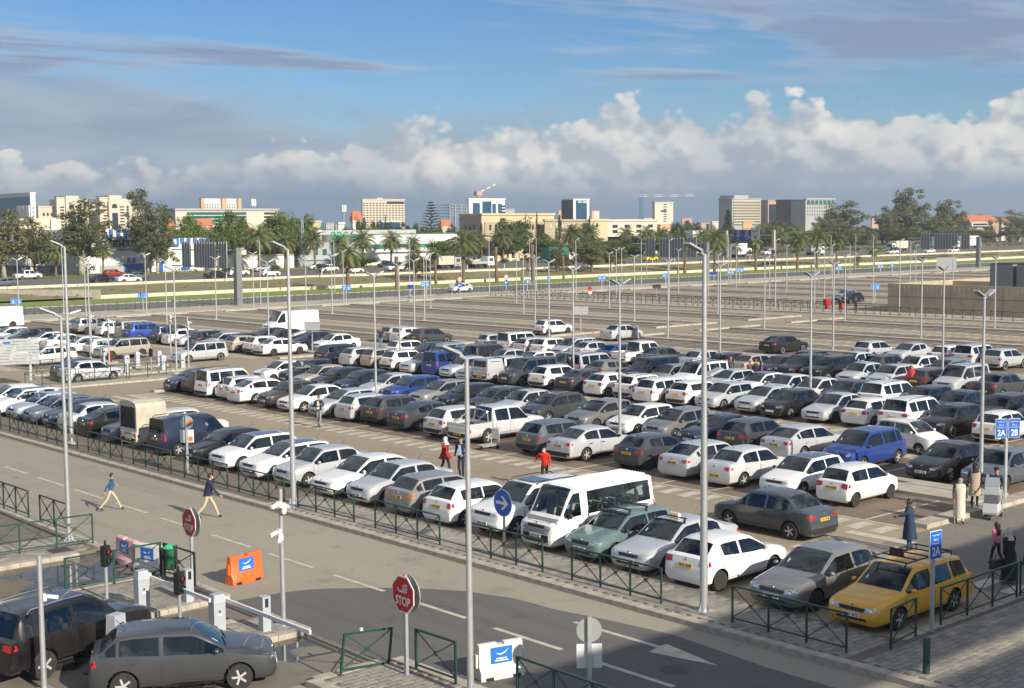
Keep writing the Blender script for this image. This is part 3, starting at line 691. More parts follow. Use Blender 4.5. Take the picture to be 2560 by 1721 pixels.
    for s in (-1, 1): fc.cur = 0; fc.box(hx-.015, hx+.015, s*.078-.008, s*.078+.012*s+.008, hz-.04, hz+.025); fc.cur = 4; fc.box(hx+.078, hx+.094, s*.032-.010, s*.032+.010, hz+.002, hz+.016)
    fc.cur = 5; fc.box(hx+.078, hx+.096, -.022, .022, hz-.076, hz-.066)
    o = len(v); v += fc.v; f += [tuple(o+i for i in q) for q in fc.f]; mi += fc.mi
    me2 = bpy.data.meshes.new('body'); me2.from_pydata(v, [], f); me2.polygons.foreach_set('material_index', mi); me2.polygons.foreach_set('use_smooth', [True]*len(f))
    for m in list(mats)+[eye_m, lip_m]: me2.materials.append(m)
    return me2, lx
def shell(prof, lx=0., seg=14, ph=0.):
    """cloth shell: list of (z, half depth, half width, x offset)"""
    m = MB(); n0 = 0
    for z, a, b, ox in prof:
        for j in range(seg): an = 2*math.pi*j/seg; w = 1+.05*math.sin(3*an+z*9); m.v.append((ox+a*w*math.cos(an), b*w*math.sin(an), z))
    for i in range(len(prof)-1):
        for j in range(seg): a, b = i*seg+j, i*seg+(j+1) % seg; m.f.append((a, b, b+seg, a+seg)); m.mi.append(0)
    return m
def hair_shell(lx, long=False):
    m = MB(); n = 12; hx, hz = lx+.002, 1.61
    for i in range(7):
        z = hz+.095-i*.026; r = math.sqrt(max(.02, 1-((z-hz+.01)/.108)**2))
        for j in range(n):
            an = 2*math.pi*j/n; x = math.cos(an)*.104*r; y = math.sin(an)*.09*r; 
            front = math.cos(an) > .45 and z < hz+.05
            m.v.append((hx+(x if not front else x*.62), y, z))
    for i in range(6):
        for j in range(n): a, b = i*n+j, i*n+(j+1) % n; m.f.append((a, b, b+n, a+n)); m.mi.append(0)
    m.poly([m.v[j] for j in range(n)])
    if long: m.box(hx-.13, hx-.06, -.08, .08, 1.18, hz+.02, taper=.0)
    return m
PEOPLE = []
def person(label, x, y, deg, h=1.7, top=('navy', (.02, .03, .07)), low=('khaki', (.46, .38, .24)), shoe=('dark', (.02, .02, .022)), pose='walk', stride=.30, arms=None, lean=.03, coat=None, scarf=None, hair=True, cap=None, long=False, mask=None, sk=None, shirt=None, z=0., bag=None, group='people walking in the car park', far=False):
    sm = sk or skin_m; me, lx = person_mesh(pose, stride, arms, lean, 0, [sm, cloth(*top), cloth(*low), cloth(*shoe)]); ch = []
    if coat:
        nm, c, hem, fl = coat; ch.append(('coat', shell([(1.46, .07, .09, lx), (1.42, .115, .185, lx*.95), (1.27, .145, .205, lx*.8), (1.05, .14, .185, lx*.3), (.90, .155+fl*.3, .19+fl*.3, 0), (hem, .17+fl, .19+fl, 0)]).mesh('coat', cloth(nm, c), 60)))
    if scarf:
        nm, c = scarf; m = MB(); n = 12
        prof = [(1.725, .03), (1.70, .075), (1.64, .112), (1.56, .112), (1.49, .10), (1.45, .13), (1.36, .18)]
        for z_, r in prof:
            for j in range(n):
                an = 2*math.pi*j/n; fr = math.cos(an) > .6 and 1.5 < z_ < 1.68; m.v.append((lx+.005+math.cos(an)*r*(.62 if fr else 1.0)*(1.05), math.sin(an)*r*.92, z_))
        for i in range(len(prof)-1):
            for j in range(n): a, b = i*n+j, i*n+(j+1) % n; m.f.append((a, b, b+n, a+n)); m.mi.append(0)
        ch.append(('headscarf', m.mesh('headscarf', cloth(nm, c), 60)))
    elif cap: m = MB(); m.lathe([(.10, 0), (.10, .05), (.06, .10), (.01, .11)], 12, (lx, 0, 1.63)); m.box(lx+.06, lx+.19, -.06, .06, 1.63, 1.642); ch.append(('cap', m.mesh('cap', cloth(*cap), 50)))
    elif hair: ch.append(('hair', hair_shell(lx, long).mesh('hair', hair_m, 60)))
    if mask: m = MB(); m.box(lx+.075, lx+.115, -.055, .055, 1.515, 1.585, taper=.012); ch.append(('face_mask', m.mesh('face_mask', cloth(*mask))))
    if shirt: m = MB(); m.box(lx+.085, lx+.155, -.065, .065, .98, 1.40, taper=.02); ch.append(('shirt_front', m.mesh('shirt_front', cloth(*shirt))))
    PEOPLE.append((label, x, y, deg, h/1.69, me, ch, z, bag, group))
up_arm = lambda s: ((.10, s*.30, 1.45), (.10, s*.12, 1.58))
person('boy in a blue sweater and khaki trousers running across the road', 23.15, 49.45, -25, 1.45, ('blue', (.02, .09, .22)), ('khaki', (.50, .43, .29)), stride=.42, lean=.08, arms=dict(r=((-.15, -.25, 1.12), (-.25, -.27, .90)), l=((.05, .24, 1.12), (.20, .20, 1.10))))
person('man in a navy padded jacket and beige trousers striding across the road', 25.15, 45.55, -30, 1.68, ('navy', (.014, .022, .055)), ('khaki', (.50, .43, .29)), stride=.36, lean=.10, mask=('white', (.7, .7, .7)), coat=('navy', (.014, .022, .055), .88, .0))
person('woman in a red poncho and patterned white headscarf behind the parked cars', 37.3, 46.6, -75, 1.62, ('red', (.28, .012, .018)), ('black', (.015, .015, .017)), coat=('red', (.28, .012, .018), .72, .14), scarf=('patterned', (.62, .62, .66)), stride=.2)
person('man in a dark blue suit and pale shirt beside the woman in red', 37.15, 45.3, 205, 1.76, ('suit', (.012, .02, .07)), ('suit_dark', (.012, .016, .035)), pose='stand', shirt=('pale_blue', (.35, .52, .75)), arms=dict(l=((.02, .26, 1.14), (.20, .16, 1.0))))
person('man in a bright red jacket standing behind the white off-roader', 38.3, 41.3, 215, 1.70, ('bright_red', (.55, .02, .01)), ('black', (.015, .015, .017)), pose='stand', lean=.10, mask=('white', (.7, .7, .7)), arms=dict(r=((-.10, -.34, 1.20), (.05, -.42, 1.0))))
person('man in a white print T-shirt and open dark jacket in front of the second row', 41.3, 62.4, 215, 1.74, ('black', (.015, .015, .017)), ('grey', (.24, .25, .27)), shirt=('tee', (.66, .64, .62)), stride=.12, arms=dict(l=((.02, .27, 1.15), (.18, .10, 1.16)), r=((.02, -.27, 1.15), (.18, -.08, 1.18))))
person('man in a dark sweater and blue jeans with raised hands by the white hatchback', 72.6, 99.6, 220, 1.76, ('navy', (.014, .022, .055)), ('denim', (.10, .20, .36)), pose='stand', arms=dict(l=up_arm(1), r=up_arm(-1)))
person('person in a black coat raising a hand among the fifth row cars', 66.2, 68.7, 200, 1.72, ('black', (.015, .015, .017)), ('black', (.015, .015, .017)), pose='stand', arms=dict(r=up_arm(-1)))
for k, (x, y, tp, cp, l) in enumerate([(72.0, 59.6, ('black', (.015, .015, .017)), ('red_cap', (.35, .03, .05)), 'person in black with a red cap between the fifth and sixth rows'), (73.6, 60.6, ('grey_top', (.06, .05, .06)), ('pink_cap', (.45, .10, .14)), 'person with a pink cap beside the one with the red cap'), (72.7, 58.2, ('plaid', (.12, .05, .06)), None, 'person in plaid at the left of the small group'), (73.4, 58.3, ('black', (.015, .015, .017)), ('red_cap', (.35, .03, .05)), 'person in black in the middle of the small group'), (72.9, 57.4, ('violet', (.10, .06, .20)), None, 'woman with long hair at the right of the small group')]): person(l, x, y, 200+k*25, 1.66, tp, ('black', (.015, .015, .017)), pose='stand', cap=cp, long=k == 4)
person('person in a red padded jacket walking between rows at the right', 76.9, 48.6, 20, 1.70, ('coral', (.55, .03, .06)), ('black', (.015, .015, .017)), cap=('sand_hat', (.45, .38, .28)), stride=.2, coat=('coral', (.55, .03, .06), .86, .0))
person('man in a brown jacket, white robe and face mask at the crossing', 44.2, 25.9, 222, 1.68, ('brown', (.055, .04, .03)), ('robe', (.60, .55, .45)), coat=('robe', (.60, .55, .45), .22, .02), mask=('blue_mask', (.25, .45, .70)), stride=.1, hair=False)
person('woman in a black coat and headscarf over a beige dress at the kerb', 46.6, 26.7, 225, 1.66, ('black', (.015, .015, .017)), ('black', (.015, .015, .017)), coat=('beige_dress', (.38, .31, .25), .45, .06), scarf=('black', (.015, .015, .017)), pose='stand', z=.15)
person('person in a dark jacket and woolly cap pushing the loaded trolley', 46.9, 26.0, 205, 1.66, ('navy', (.014, .022, .055)), ('black', (.015, .015, .017)), cap=('black', (.015, .015, .017)), arms=dict(l=((.14, .24, 1.16), (.36, .22, 1.05)), r=((.14, -.24, 1.16), (.36, -.22, 1.05))), pose='stand')
person('man in a long dark blue coat seen from behind near the crossing', 39.2, 24.75, 118, 1.74, ('bluecoat', (.012, .035, .075)), ('denim_dark', (.03, .07, .14)), coat=('bluecoat', (.012, .035, .075), .42, .07), sk=skin_d, pose='stand', arms=dict(l=((.15, .24, 1.20), (.36, .24, 1.16))))
person('girl in a pink top with long dark hair at the right edge', 39.6, 21.9, 75, 1.36, ('pink', (.62, .20, .28)), ('black', (.015, .015, .017)), long=True, stride=.2)
person('woman in a long black dress and pale headscarf carrying a bag', 37.9, 20.55, 70, 1.62, ('black', (.015, .015, .017)), ('black', (.015, .015, .017)), coat=('black', (.015, .015, .017), .10, .08), scarf=('pale_scarf', (.55, .48, .40)), stride=.15, bag=True)
person('woman in a dark jacket with long hair at the right picture edge', 40.1, 21.0, 75, 1.68, ('ink', (.02, .025, .035)), ('black', (.015, .015, .017)), long=True, stride=.2)
person('first of two people in black by the red fire box', 139.2, 97.8, 200, 1.72, ('black', (.015, .015, .017)), ('black', (.015, .015, .017)), pose='stand', z=.13); person('second of two people in black by the red fire box', 140.3, 96.4, 220, 1.72, ('ink', (.02, .025, .035)), ('black', (.015, .015, .017)), pose='stand', z=.13)
person('person in dark clothes with orange trousers on the highway kerb', 172.0, 226.6, 180, 1.72, ('black', (.015, .015, .017)), ('orange', (.50, .12, .03)), z=1.51)
# ================================================================ ground materials
def asphalt(name, c1, c2, big=.09, speck=.35, rough=.85, wet=None, patches=None):
    if name in MATS: return MATS[name]
    m = bpy.data.materials.new(name); m.use_nodes = True; MATS[name] = m; N = m.node_tree.nodes; L = m.node_tree.links; b = N['Principled BSDF']
    tc = N.new('ShaderNodeTexCoord')
    def nz(s, d, r=.6):
        n = N.new('ShaderNodeTexNoise'); n.inputs['Scale'].default_value = s; n.inputs['Detail'].default_value = d; n.inputs['Roughness'].default_value = r; L.new(tc.outputs['Object'], n.inputs['Vector']); return n.outputs[0]
    def rmp(v, a, bb, c=0., d=1.):
        n = N.new('ShaderNodeMapRange'); L.new(v, n.inputs[0])
        for i, q in enumerate((a, bb, c, d)): n.inputs[i+1].default_value = q
        return n.outputs[0]
    def mx(f, a, c, mode='MIX'):
        n = N.new('ShaderNodeMix'); n.data_type = 'RGBA'; n.blend_type = mode
        if isinstance(f, float): n.inputs[0].default_value = f
        else: L.new(f, n.inputs[0])
        for i, v in ((6, a), (7, c)):
            if isinstance(v, tuple): n.inputs[i].default_value = (*v, 1)
            else: L.new(v, n.inputs[i])
        return n.outputs[2]
    base = mx(rmp(nz(big, 7), .32, .68), c1, c2)
    st = rmp(nz(.55, 9, .7), .56, .72); base = mx(st, base, tuple(.66*q for q in c1))     # oil and tyre stains
    st2 = rmp(nz(1.7, 5, .6), .64, .72, 0., .55); base = mx(st2, base, tuple(.45*q for q in c1))        # dark drips
    mp = N.new('ShaderNodeMapping'); L.new(tc.outputs['Object'], mp.inputs[0]); mp.inputs['Scale'].default_value = (1.9, .045, 1); tn = N.new('ShaderNodeTexNoise'); tn.inputs['Scale'].default_value = 1.; tn.inputs['Detail'].default_value = 4; L.new(mp.outputs[0], tn.inputs['Vector'])
    base = mx(rmp(tn.outputs[0], .52, .66, 0., .30), base, tuple(.62*q for q in c1))       # worn tyre tracks along the lanes
    sp = rmp(nz(26., 3), .3, .7, 1-speck*.5, 1+speck*.5)
    cc = N.new('ShaderNodeCombineColor'); [L.new(sp, cc.inputs[i]) for i in range(3)]
    base = mx(1., base, cc.outputs[0], 'MULTIPLY')
    L.new(base, b.inputs['Base Color']); b.inputs['Roughness'].default_value = rough; b.inputs['Specular IOR Level'].default_value = .3
    bp = N.new('ShaderNodeBump'); bp.inputs['Strength'].default_value = .35; bp.inputs['Distance'].default_value = .01; L.new(nz(38., 4), bp.inputs['Height']); L.new(bp.outputs[0], b.inputs['Normal'])
    if wet is not None:
        w = rmp(nz(.42, 6, .6), wet, wet+.035)
        L.new(mx(w, base, (.045, .038, .032)), b.inputs['Base Color'])
        r = N.new('ShaderNodeMapRange'); L.new(w, r.inputs[0]); r.inputs[3].default_value = rough; r.inputs[4].default_value = .04; L.new(r.outputs[0], b.inputs['Roughness'])
        s = N.new('ShaderNodeMapRange'); L.new(w, s.inputs[0]); s.inputs[3].default_value = .3; s.inputs[4].default_value = .7; L.new(s.outputs[0], b.inputs['Specular IOR Level'])
        bs = N.new('ShaderNodeMapRange'); L.new(w, bs.inputs[0]); bs.inputs[3].default_value = .35; bs.inputs[4].default_value = 0.; L.new(bs.outputs[0], bp.inputs['Strength'])
    return m
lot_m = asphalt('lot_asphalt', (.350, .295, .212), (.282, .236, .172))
road_m = asphalt('road_asphalt', (.325, .295, .238), (.285, .258, .208))
fresh_m = asphalt('fresh_asphalt', (.138, .134, .126), (.115, .112, .107), speck=.3)
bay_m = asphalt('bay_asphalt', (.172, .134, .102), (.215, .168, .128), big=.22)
svc_m = asphalt('service_road_asphalt', (.175, .168, .155), (.15, .145, .135))
hwy_m = asphalt('highway_asphalt', (.165, .15, .13), (.14, .13, .115))
wet_m = asphalt('wet_asphalt', (.20, .165, .125), (.16, .13, .10), wet=.46)
wet2_m = asphalt('damp_asphalt', (.225, .198, .162), (.17, .15, .125), wet=.55)
conc_m = mat('concrete', (.40, .365, .30), .85, var=.18, scale=1.2, bump=.3, bscale=22)
kerb_m = mat('kerb_concrete', (.37, .335, .275), .85, var=.28, scale=2.4, bump=.4, bscale=30)
dirt_m = mat('dirt', (.20, .155, .10), .95, var=.3, scale=1.5, bump=.4)
def paint_material():
    m = mat('road_paint', (.62, .57, .45), .75, col2=(.36, .325, .265), scale=2.1, detail=10)
    return m
line_m = paint_material()
grass_m = mat('lawn', (.150, .215, .030), .9, col2=(.215, .255, .050), scale=.35, bump=.6, bscale=9)
dry_m = mat('dry_bank_grass', (.150, .145, .055), .95, col2=(.245, .205, .105), scale=.28, bump=.6, bscale=6)
soil_m = mat('far_ground', (.16, .145, .10), .95, col2=(.09, .10, .05), scale=.02, detail=9)
cream_m = mat('cream_concrete', (.66, .58, .43), .85, var=.16, scale=.5, bump=.2)
rustkerb_m = cream_m

# ================================================================ sheets
def sheet(name, pts, z, m, parent=None):
    b = MB(); b.poly([(x, y, z) for x, y in pts]); o = b.build(name, m, parent)
    if parent is None: struct(o)
    return o
def rect(x0, x1, y0, y1): return [(x0, y0), (x1, y0), (x1, y1), (x0, y1)]
ground = sheet('ground', rect(-6000, 9000, -6000, 9000), -.30, soil_m)
lot = sheet('parking_lot', rect(-60, 420, -60, 188.6), 0., lot_m)
road = sheet('road', rect(20.05, 27.62, -40, 175), .004, road_m)
sheet('fresh_asphalt', [(20.06, 34.78), (20.64, 34.71), (21.57, 34.6), (22.2, 34.38), (22.75, 34.05), (24.06, 32.91), (24.9, 31.95), (25.54, 30.94), (26.02, 29.49), (26.08, 28.6), (26.1, 27.73), (26.3, 26.7), (26.46, 25.8), (26.7, 23.91), (26.45, 21.5), (26.32, 20.47), (26.0, 5), (19.9, 5), (19.75, 25.9), (19.85, 31.1), (19.9, 33.4)][::-1], .008, fresh_m)
sheet('crossing_road', rect(36.55, 300, -30, 26.1), .004, asphalt('crossing_asphalt', (.21, .192, .16), (.18, .165, .14)))
sheet('service_road', rect(-80, 640, 172.4, 188.6), .006, svc_m)
sheet('wet_lane', rect(-20, 20.2, 39.0, 43.1), .006, wet_m)
sheet('entry_lane', rect(-20, 20.0, 27.2, 34.7), .005, wet2_m)
lawn = sheet('lawn', [(-80, 188.9), (700, 188.9), (700, 204.2), (-80, 204.2)], .05, grass_m)
# bank up to the highway
bk = MB()
NX = 90
for i in range(NX):
    xa, xb = -80+i*9., -80+(i+1)*9.
    prof = [(204.2, .30), (208, .45), (213, .75), (218, 1.0), (223.4, 1.30)]
    for (ya, za), (yb, zb) in zip(prof, prof[1:]):
        h = lambda x, y, z: (x, y, z+.12*math.sin(x*.31+y)*math.cos(x*.11))
        bk.quad(h(xa, ya, za), h(xb, ya, za), h(xb, yb, zb), h(xa, yb, zb))
struct(bk.build('grass_bank', dry_m, smooth=60, fix=True))
hwy = sheet('highway', rect(-300, 1200, 224.0, 263), 1.5, hwy_m)
sheet('verge', rect(-300, 1200, 263, 276), 1.56, grass_m)
sheet('far_field', rect(-2500, 7000, 276, 8000), 1.5, soil_m)
hk = MB()
for i in range(80): hk.box(-80+i*12., -80+i*12+11.9, 223.4, 224.0, .9, 1.72)
stuff(hk.build('highway_kerb', cream_m, hwy))
hl = MB()
for i in range(70): hl.box(-80+i*12., -80+i*12+4, 236.8, 237.0, 1.503, 1.506); hl.box(-80+i*12., -80+i*12+4, 249.8, 250.0, 1.503, 1.506)
hl.box(-100, 900, 225.2, 225.4, 1.503, 1.506); hl.box(-100, 900, 262.2, 262.4, 1.503, 1.506)
stuff(hl.build('lane_marking', line_m, hwy))
sk = MB(); sk.box(-80, 640, 188.6, 188.95, 0, .14); sk.box(-80, 640, 172.0, 172.4, 0, .12)
stuff(sk.build('service_kerb', kerb_m, lawn))
# low cream wall along the lawn, and the tall concrete wall at its end
lw = MB(); lw.box(0, 640-94, 0, .35, 0, .62)
lwo = lw.build('low_wall', cream_m, loc=(94.9, 204.1, 0)); tag(lwo, 'long low cream wall between the lawn and the dry grass bank', 'wall')
tw = MB(); tw.box(0, 42, 0, .4, 0, 1.5); o = tw.build('retaining_wall', conc_m, loc=(94.9, 203.7, 0)); o.rotation_euler = (0, 0, R(128)); tag(o, 'stained grey concrete retaining wall at the end of the lawn by the highway', 'wall')

# ================================================================ bays, medians, markings
KX = [65.5, 80.9, 96.1, 111.1, 126.2]
KX2 = [157.0+15.4*k for k in range(10)]
BLOCKS = [(42.3, 47.5, 50.0, 55.0)]+[(k-4.8, k, k+1.2, k+5.4) for k in KX+KX2]
def bays(blk, y0, y1, near):
    xa, m0, m1, xb = blk
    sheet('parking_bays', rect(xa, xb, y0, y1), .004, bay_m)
    struct(MB().box(m0, m1, y0, y1, 0, .14).build('median_kerb', conc_m))
    ln = MB(); n = int((y1-y0)/2.5)
    ln.box(xa-.07, xa+.07, y0, y1, .0055, .008); ln.box(xb-.07, xb+.07, y0, y1, .0055, .008)
    for s, (p, q, z0, z1) in ((-1, (xa+.07, m0, xa-1.3, xa-.15)), (1, (m1, xb-.07, xb+.15, xb+1.3))):
        if near and s < 0: continue
        for k in range(n+1): ln.box(p, q, y1-k*2.5-.055, y1-k*2.5+.055, .0055, .008)
        for k in range(int(y1-y0)): ln.box(z0, z1, y1-.6-k, y1-.1-k, .0055, .008)
    stuff(ln.build('bay_marking', line_m, lot))
for i, blk in enumerate(BLOCKS):
    if i == 0: bays(blk, 27.2, 83.6, True); bays(blk, 104.5, 159.5, False)
    elif blk[0] < 140: bays(blk, 27.2, 91.6, False); bays(blk, 98.6, 159.5, False)
    else: bays(blk, 101.0 if blk[0] < 320 else 98., 158.5, False)
# the row facing the camera: each bar and bay line a piece of paint of its own
bar = MB(); bar.box(-.6, .6, -.26, .26, 0, .003); bar_me = bar.mesh('hatch_bar', line_m)
for k in range(57):
    o = link('hatch_bar', bar_me, lot, (41.46, 83.2-k*1.0, .0055))
bl = MB(); bl.box(-2.45, 2.45, -.055, .055, 0, .003); bl_me = bl.mesh('bay_line', line_m)
for k in range(23): link('bay_line', bl_me, lot, (44.85, 83.6-k*2.5+.0, .0055))
ds = MB(); ds.box(-.075, .075, -1.3, 1.3, 0, .004); ds_me = ds.mesh('lane_dash', line_m)
for k in range(-24, 11): link('lane_dash', ds_me, road, (23.62+.0000+max(0, (61-k*3.86-22))*.0118, 61.0-k*3.86, .0092))
# big turning arrow in the kerb lane
ar = MB(); ar.poly([(25.56, 26.5, .0095), (25.70, 26.5, .0095), (25.72, 23.45, .0095), (25.98, 23.45, .0095), (25.57, 21.4, .0095), (25.15, 23.3, .0095), (25.56, 23.4, .0095)][::-1]); ar.build('lane_arrow', line_m, road)
a2 = MB(); a2.poly([(23.1, 19.9, .0095), (23.6, 21.6, .0095), (24.1, 19.9, .0095)]); 
# zebra crossings
def zebra(x0, n, pitch, y0, y1, w=.5):
    b = MB(); b.box(-w/2, w/2, 0, y1-y0, 0, .003); me = b.mesh('crossing_bar', line_m)
    for k in range(n): link('crossing_bar', me, lot, (x0+k*pitch, y0, .0085))
zebra(36.2, 5, 1.02, 25.3, 27.9)
zebra(37.6, 4, 1.02, 81.2, 83.7)
b = MB(); b.box(-.6, .6, -.25, .25, 0, .003); me = b.mesh('crossing_bar', line_m)
for k in range(7): link('crossing_bar', me, lot, (37.35, 22.0-k*1.0, .0085))
# lane arrow painted in the first aisle
a3 = MB(); a3.poly([(38.3, 41.5, .006), (38.45, 41.5, .006), (38.45, 38.9, .006), (38.9, 39.0, .006), (38.38, 37.2, .006), (37.85, 39.0, .006), (38.3, 38.9, .006)][::-1]); a3.build('aisle_arrow', line_m, lot)
# end islands of the blocks
def island(x0, x1, y0, y1, h=.15, nm='end_island'):
    b = MB(); b.box(x0, x1, y0, y1, 0, h, taper=.03); return struct(b.build(nm, kerb_m))
island(42.6, 54.6, 26.2, 27.0); island(42.5, 54.4, 83.7, 84.4)
island(36.0, 47.9, 90.4, 92.6, .12, 'gate_island'); island(45.9, 52.3, 95.2, 96.9, .12, 'gate_island'); island(41.0, 52.0, 99.6, 101.6, .12, 'gate_island')
for blk in BLOCKS[1:6]:
    island(blk[0]+.2, blk[3]-.2, 91.7, 92.5); island(blk[0]+.2, blk[3]-.2, 97.6, 98.5)
for blk in BLOCKS: island(blk[0]+.2, blk[3]-.2, 159.6, 160.3)
# pedestrian strip beyond the last median and at the far edge of the lot
struct(MB().box(136.4, 142.6, 20, 160, 0, .13).build('walkway', conc_m))
struct(MB().box(-60, 620, 162.5, 171.9, 0, .10).build('walkway', conc_m))

# ================================================================ pavements with kerb stones and pavers
KS = MB(); KS.box(-.17, .17, -.498, .498, 0, .15, taper=.006); ks_me = KS.mesh('kerb_stone', kerb_m)
def kerb_run(parent, a, b):
    a, b = Vector(a), Vector(b); n = int((b-a).length); t = (b-a).normalized(); rz = math.atan2(-t.x, t.y)
    for k in range(n):
        p = a+t*(k+.5); o = link('kerb_stone', ks_me, parent, (p.x, p.y, random.uniform(-.006, .006)), rz+random.uniform(-.008, .008))
def paver_mat(name, island):
    m = bpy.data.materials.new(name); m.use_nodes = True; N = m.node_tree.nodes; L = m.node_tree.links; b = N['Principled BSDF']; b.inputs['Roughness'].default_value = .88
    if island: src = N.new('ShaderNodeNewGeometry').outputs['Random Per Island']
    else: src = N.new('ShaderNodeObjectInfo').outputs['Random']
    r = N.new('ShaderNodeValToRGB'); L.new(src, r.inputs[0]); e = r.color_ramp.elements
    e[0].position = 0; e[0].color = (.205, .19, .165, 1); e[1].position = 1; e[1].color = (.36, .325, .26, 1)
    for p, c in ((.3, (.27, .25, .215, 1)), (.55, (.31, .285, .235, 1)), (.8, (.25, .24, .22, 1))): q = e.new(p); q.color = c
    tc = N.new('ShaderNodeTexCoord'); nz = N.new('ShaderNodeTexNoise'); nz.inputs['Scale'].default_value = .9; nz.inputs['Detail'].default_value = 6
    L.new(tc.outputs['Object'] if island else tc.outputs['Object'], nz.inputs['Vector']); mr = N.new('ShaderNodeMapRange'); mr.inputs[1].default_value = .3; mr.inputs[2].default_value = .7; mr.inputs[3].default_value = .72; mr.inputs[4].default_value = 1.15; L.new(nz.outputs[0], mr.inputs[0])
    cc = N.new('ShaderNodeCombineColor'); [L.new(mr.outputs[0], cc.inputs[i]) for i in range(3)]
    mx = N.new('ShaderNodeMix'); mx.data_type = 'RGBA'; mx.blend_type = 'MULTIPLY'; mx.inputs[0].default_value = 1.; L.new(r.outputs[0], mx.inputs[6]); L.new(cc.outputs[0], mx.inputs[7]); L.new(mx.outputs[2], b.inputs['Base Color'])
    return m
pav_i = paver_mat('paver_joined', True); pav_o = paver_mat('paver_single', False)
joint_m = mat('paver_joint', (.15, .13, .10), .95, var=.2, scale=2)
PV = MB(); PV.box(-.195, .195, -.095, .095, 0, .022, taper=.006); pv_me = PV.mesh('paver', pav_o)
ALLP = []
def pavement(name, x0, x1, y0, y1, pav=None, z=.13):
    b = MB(); b.box(x0, x1, y0, y1, -.02, z); o = struct(b.build(name, joint_m))
    px0, px1, py0, py1 = pav or (x0, x1, y0, y1)
    ny = int((py1-py0)/.2); nx = int((px1-px0)/.4)
    for j in range(ny):
        for i in range(nx):
            ALLP.append((o, px0+(i+.5+(.5 if j % 2 else 0))*.4-.1, py0+(j+.5)*.2, z-.004))
    return o
pv_front = pavement('pavement', 27.9, 30.25, 19.3, 95, (27.95, 30.2, 19.4, 62))
pv_corner = pavement('pavement', 27.9, 36.5, -20, 19.28, (27.95, 36.4, 13.0, 19.2))
kerb_run(pv_front, (27.74, 8), (27.74, 95)); kerb_run(pv_corner, (36.6, 2), (36.6, 19)); kerb_run(pv_corner, (30.3, 19.38), (36.6, 19.38))
pv_left = pavement('pavement', -20, 19.85, 43.3, 100, (15.5, 19.8, 43.4, 52))
kerb_run(pv_left, (19.98, 43.4), (19.98, 70)); kerb_run(pv_left, (9, 43.2), (19.9, 43.2))
pv_gate = pavement('pavement', -20, 19.7, 34.95, 38.7, (14.5, 19.6, 35.05, 38.6)); kerb_run(pv_gate, (9.9, 34.85), (19.9, 35.05)); kerb_run(pv_gate, (19.85, 35.1), (19.85, 38.3)); kerb_run(pv_gate, (9.9, 38.8), (19.7, 38.8))
pv_cab = pavement('pavement', 16.9, 19.6, 30.75, 32.6, (17.0, 19.5, 30.8, 32.5)); kerb_run(pv_cab, (16.8, 30.7), (19.85, 30.7)); kerb_run(pv_cab, (16.8, 32.65), (19.7, 32.65)); kerb_run(pv_cab, (19.68, 30.6), (19.68, 32.7))
pv_low = pavement('pavement', 17.6, 19.9, 5, 26.9, (17.7, 19.8, 20, 26.8)); kerb_run(pv_low, (17.5, 6), (17.5, 27)); kerb_run(pv_low, (19.98, 6), (19.98, 27)); kerb_run(pv_low, (17.6, 27.02), (20.0, 27.02))
def cam_visible(x, y, z=0):
    d = Vector((x, y, z-CAM_H)); w = d.dot(_fw)
    if w < 1: return False
    u = d.dot(_rt)/w*CAM_F+IW/2; v = IH/2-d.dot(_up)/w*CAM_F
    return -20 < u < IW+20 and -20 < v < IH+20
vis = [p for p in ALLP if cam_visible(p[1], p[2])]
vis.sort(key=lambda p: p[1]**2+p[2]**2)
for o, x, y, z in vis[:300]: link('paver', pv_me, o, (x, y, z+random.uniform(0, .004)))
rest = {}
for o, x, y, z in vis[300:]:
    if y > 46: continue
    rest.setdefault(o.name, (o, MB()))[1].box(x-.195, x+.195, y-.095, y+.095, z, z+.022+random.uniform(0, .004))
for o, b in rest.values(): stuff(b.build('pavers', pav_i, o))
# manholes and drain covers
iron_m = mat('cast_iron', (.10, .095, .09), .6, .4, var=.3, scale=14)
def manhole(x, y, z, r=.38):
    b = MB(); b.lathe([(r, 0), (r, .006), (r*.93, .006), (r*.93, .004)], 24)
    for k in range(-5, 6):
        w = math.sqrt(max(0, (r*.88)**2-(k*r*.16)**2)); b.box(k*r*.16-.02, k*r*.16+.02, -w, w, .004, .009)
    o = b.build('manhole_cover', iron_m, loc=(x, y, z)); return o
tag(manhole(24.6, 21.93, .008), 'round dark iron manhole cover in the fresh asphalt', 'manhole')
def drain(x, y, z, lab):
    b = MB(); b.box(-.35, .35, -.35, .35, 0, .012)
    for k in range(-4, 5): b.box(k*.07-.02, k*.07+.02, -.3, .3, .012, .02)
    tag(b.build('drain_grate', iron_m, loc=(x, y, z)), lab, 'drain')
drain(30.0, 33.9, .15, 'square iron grate set in the pavement behind the white minibus'); drain(34.4, 16.4, .15, 'square iron grate in the shaded paved corner beyond the bollard')
drain(18.7, 43.9, .15, 'square iron grate in the pavement under the slanted green railing')

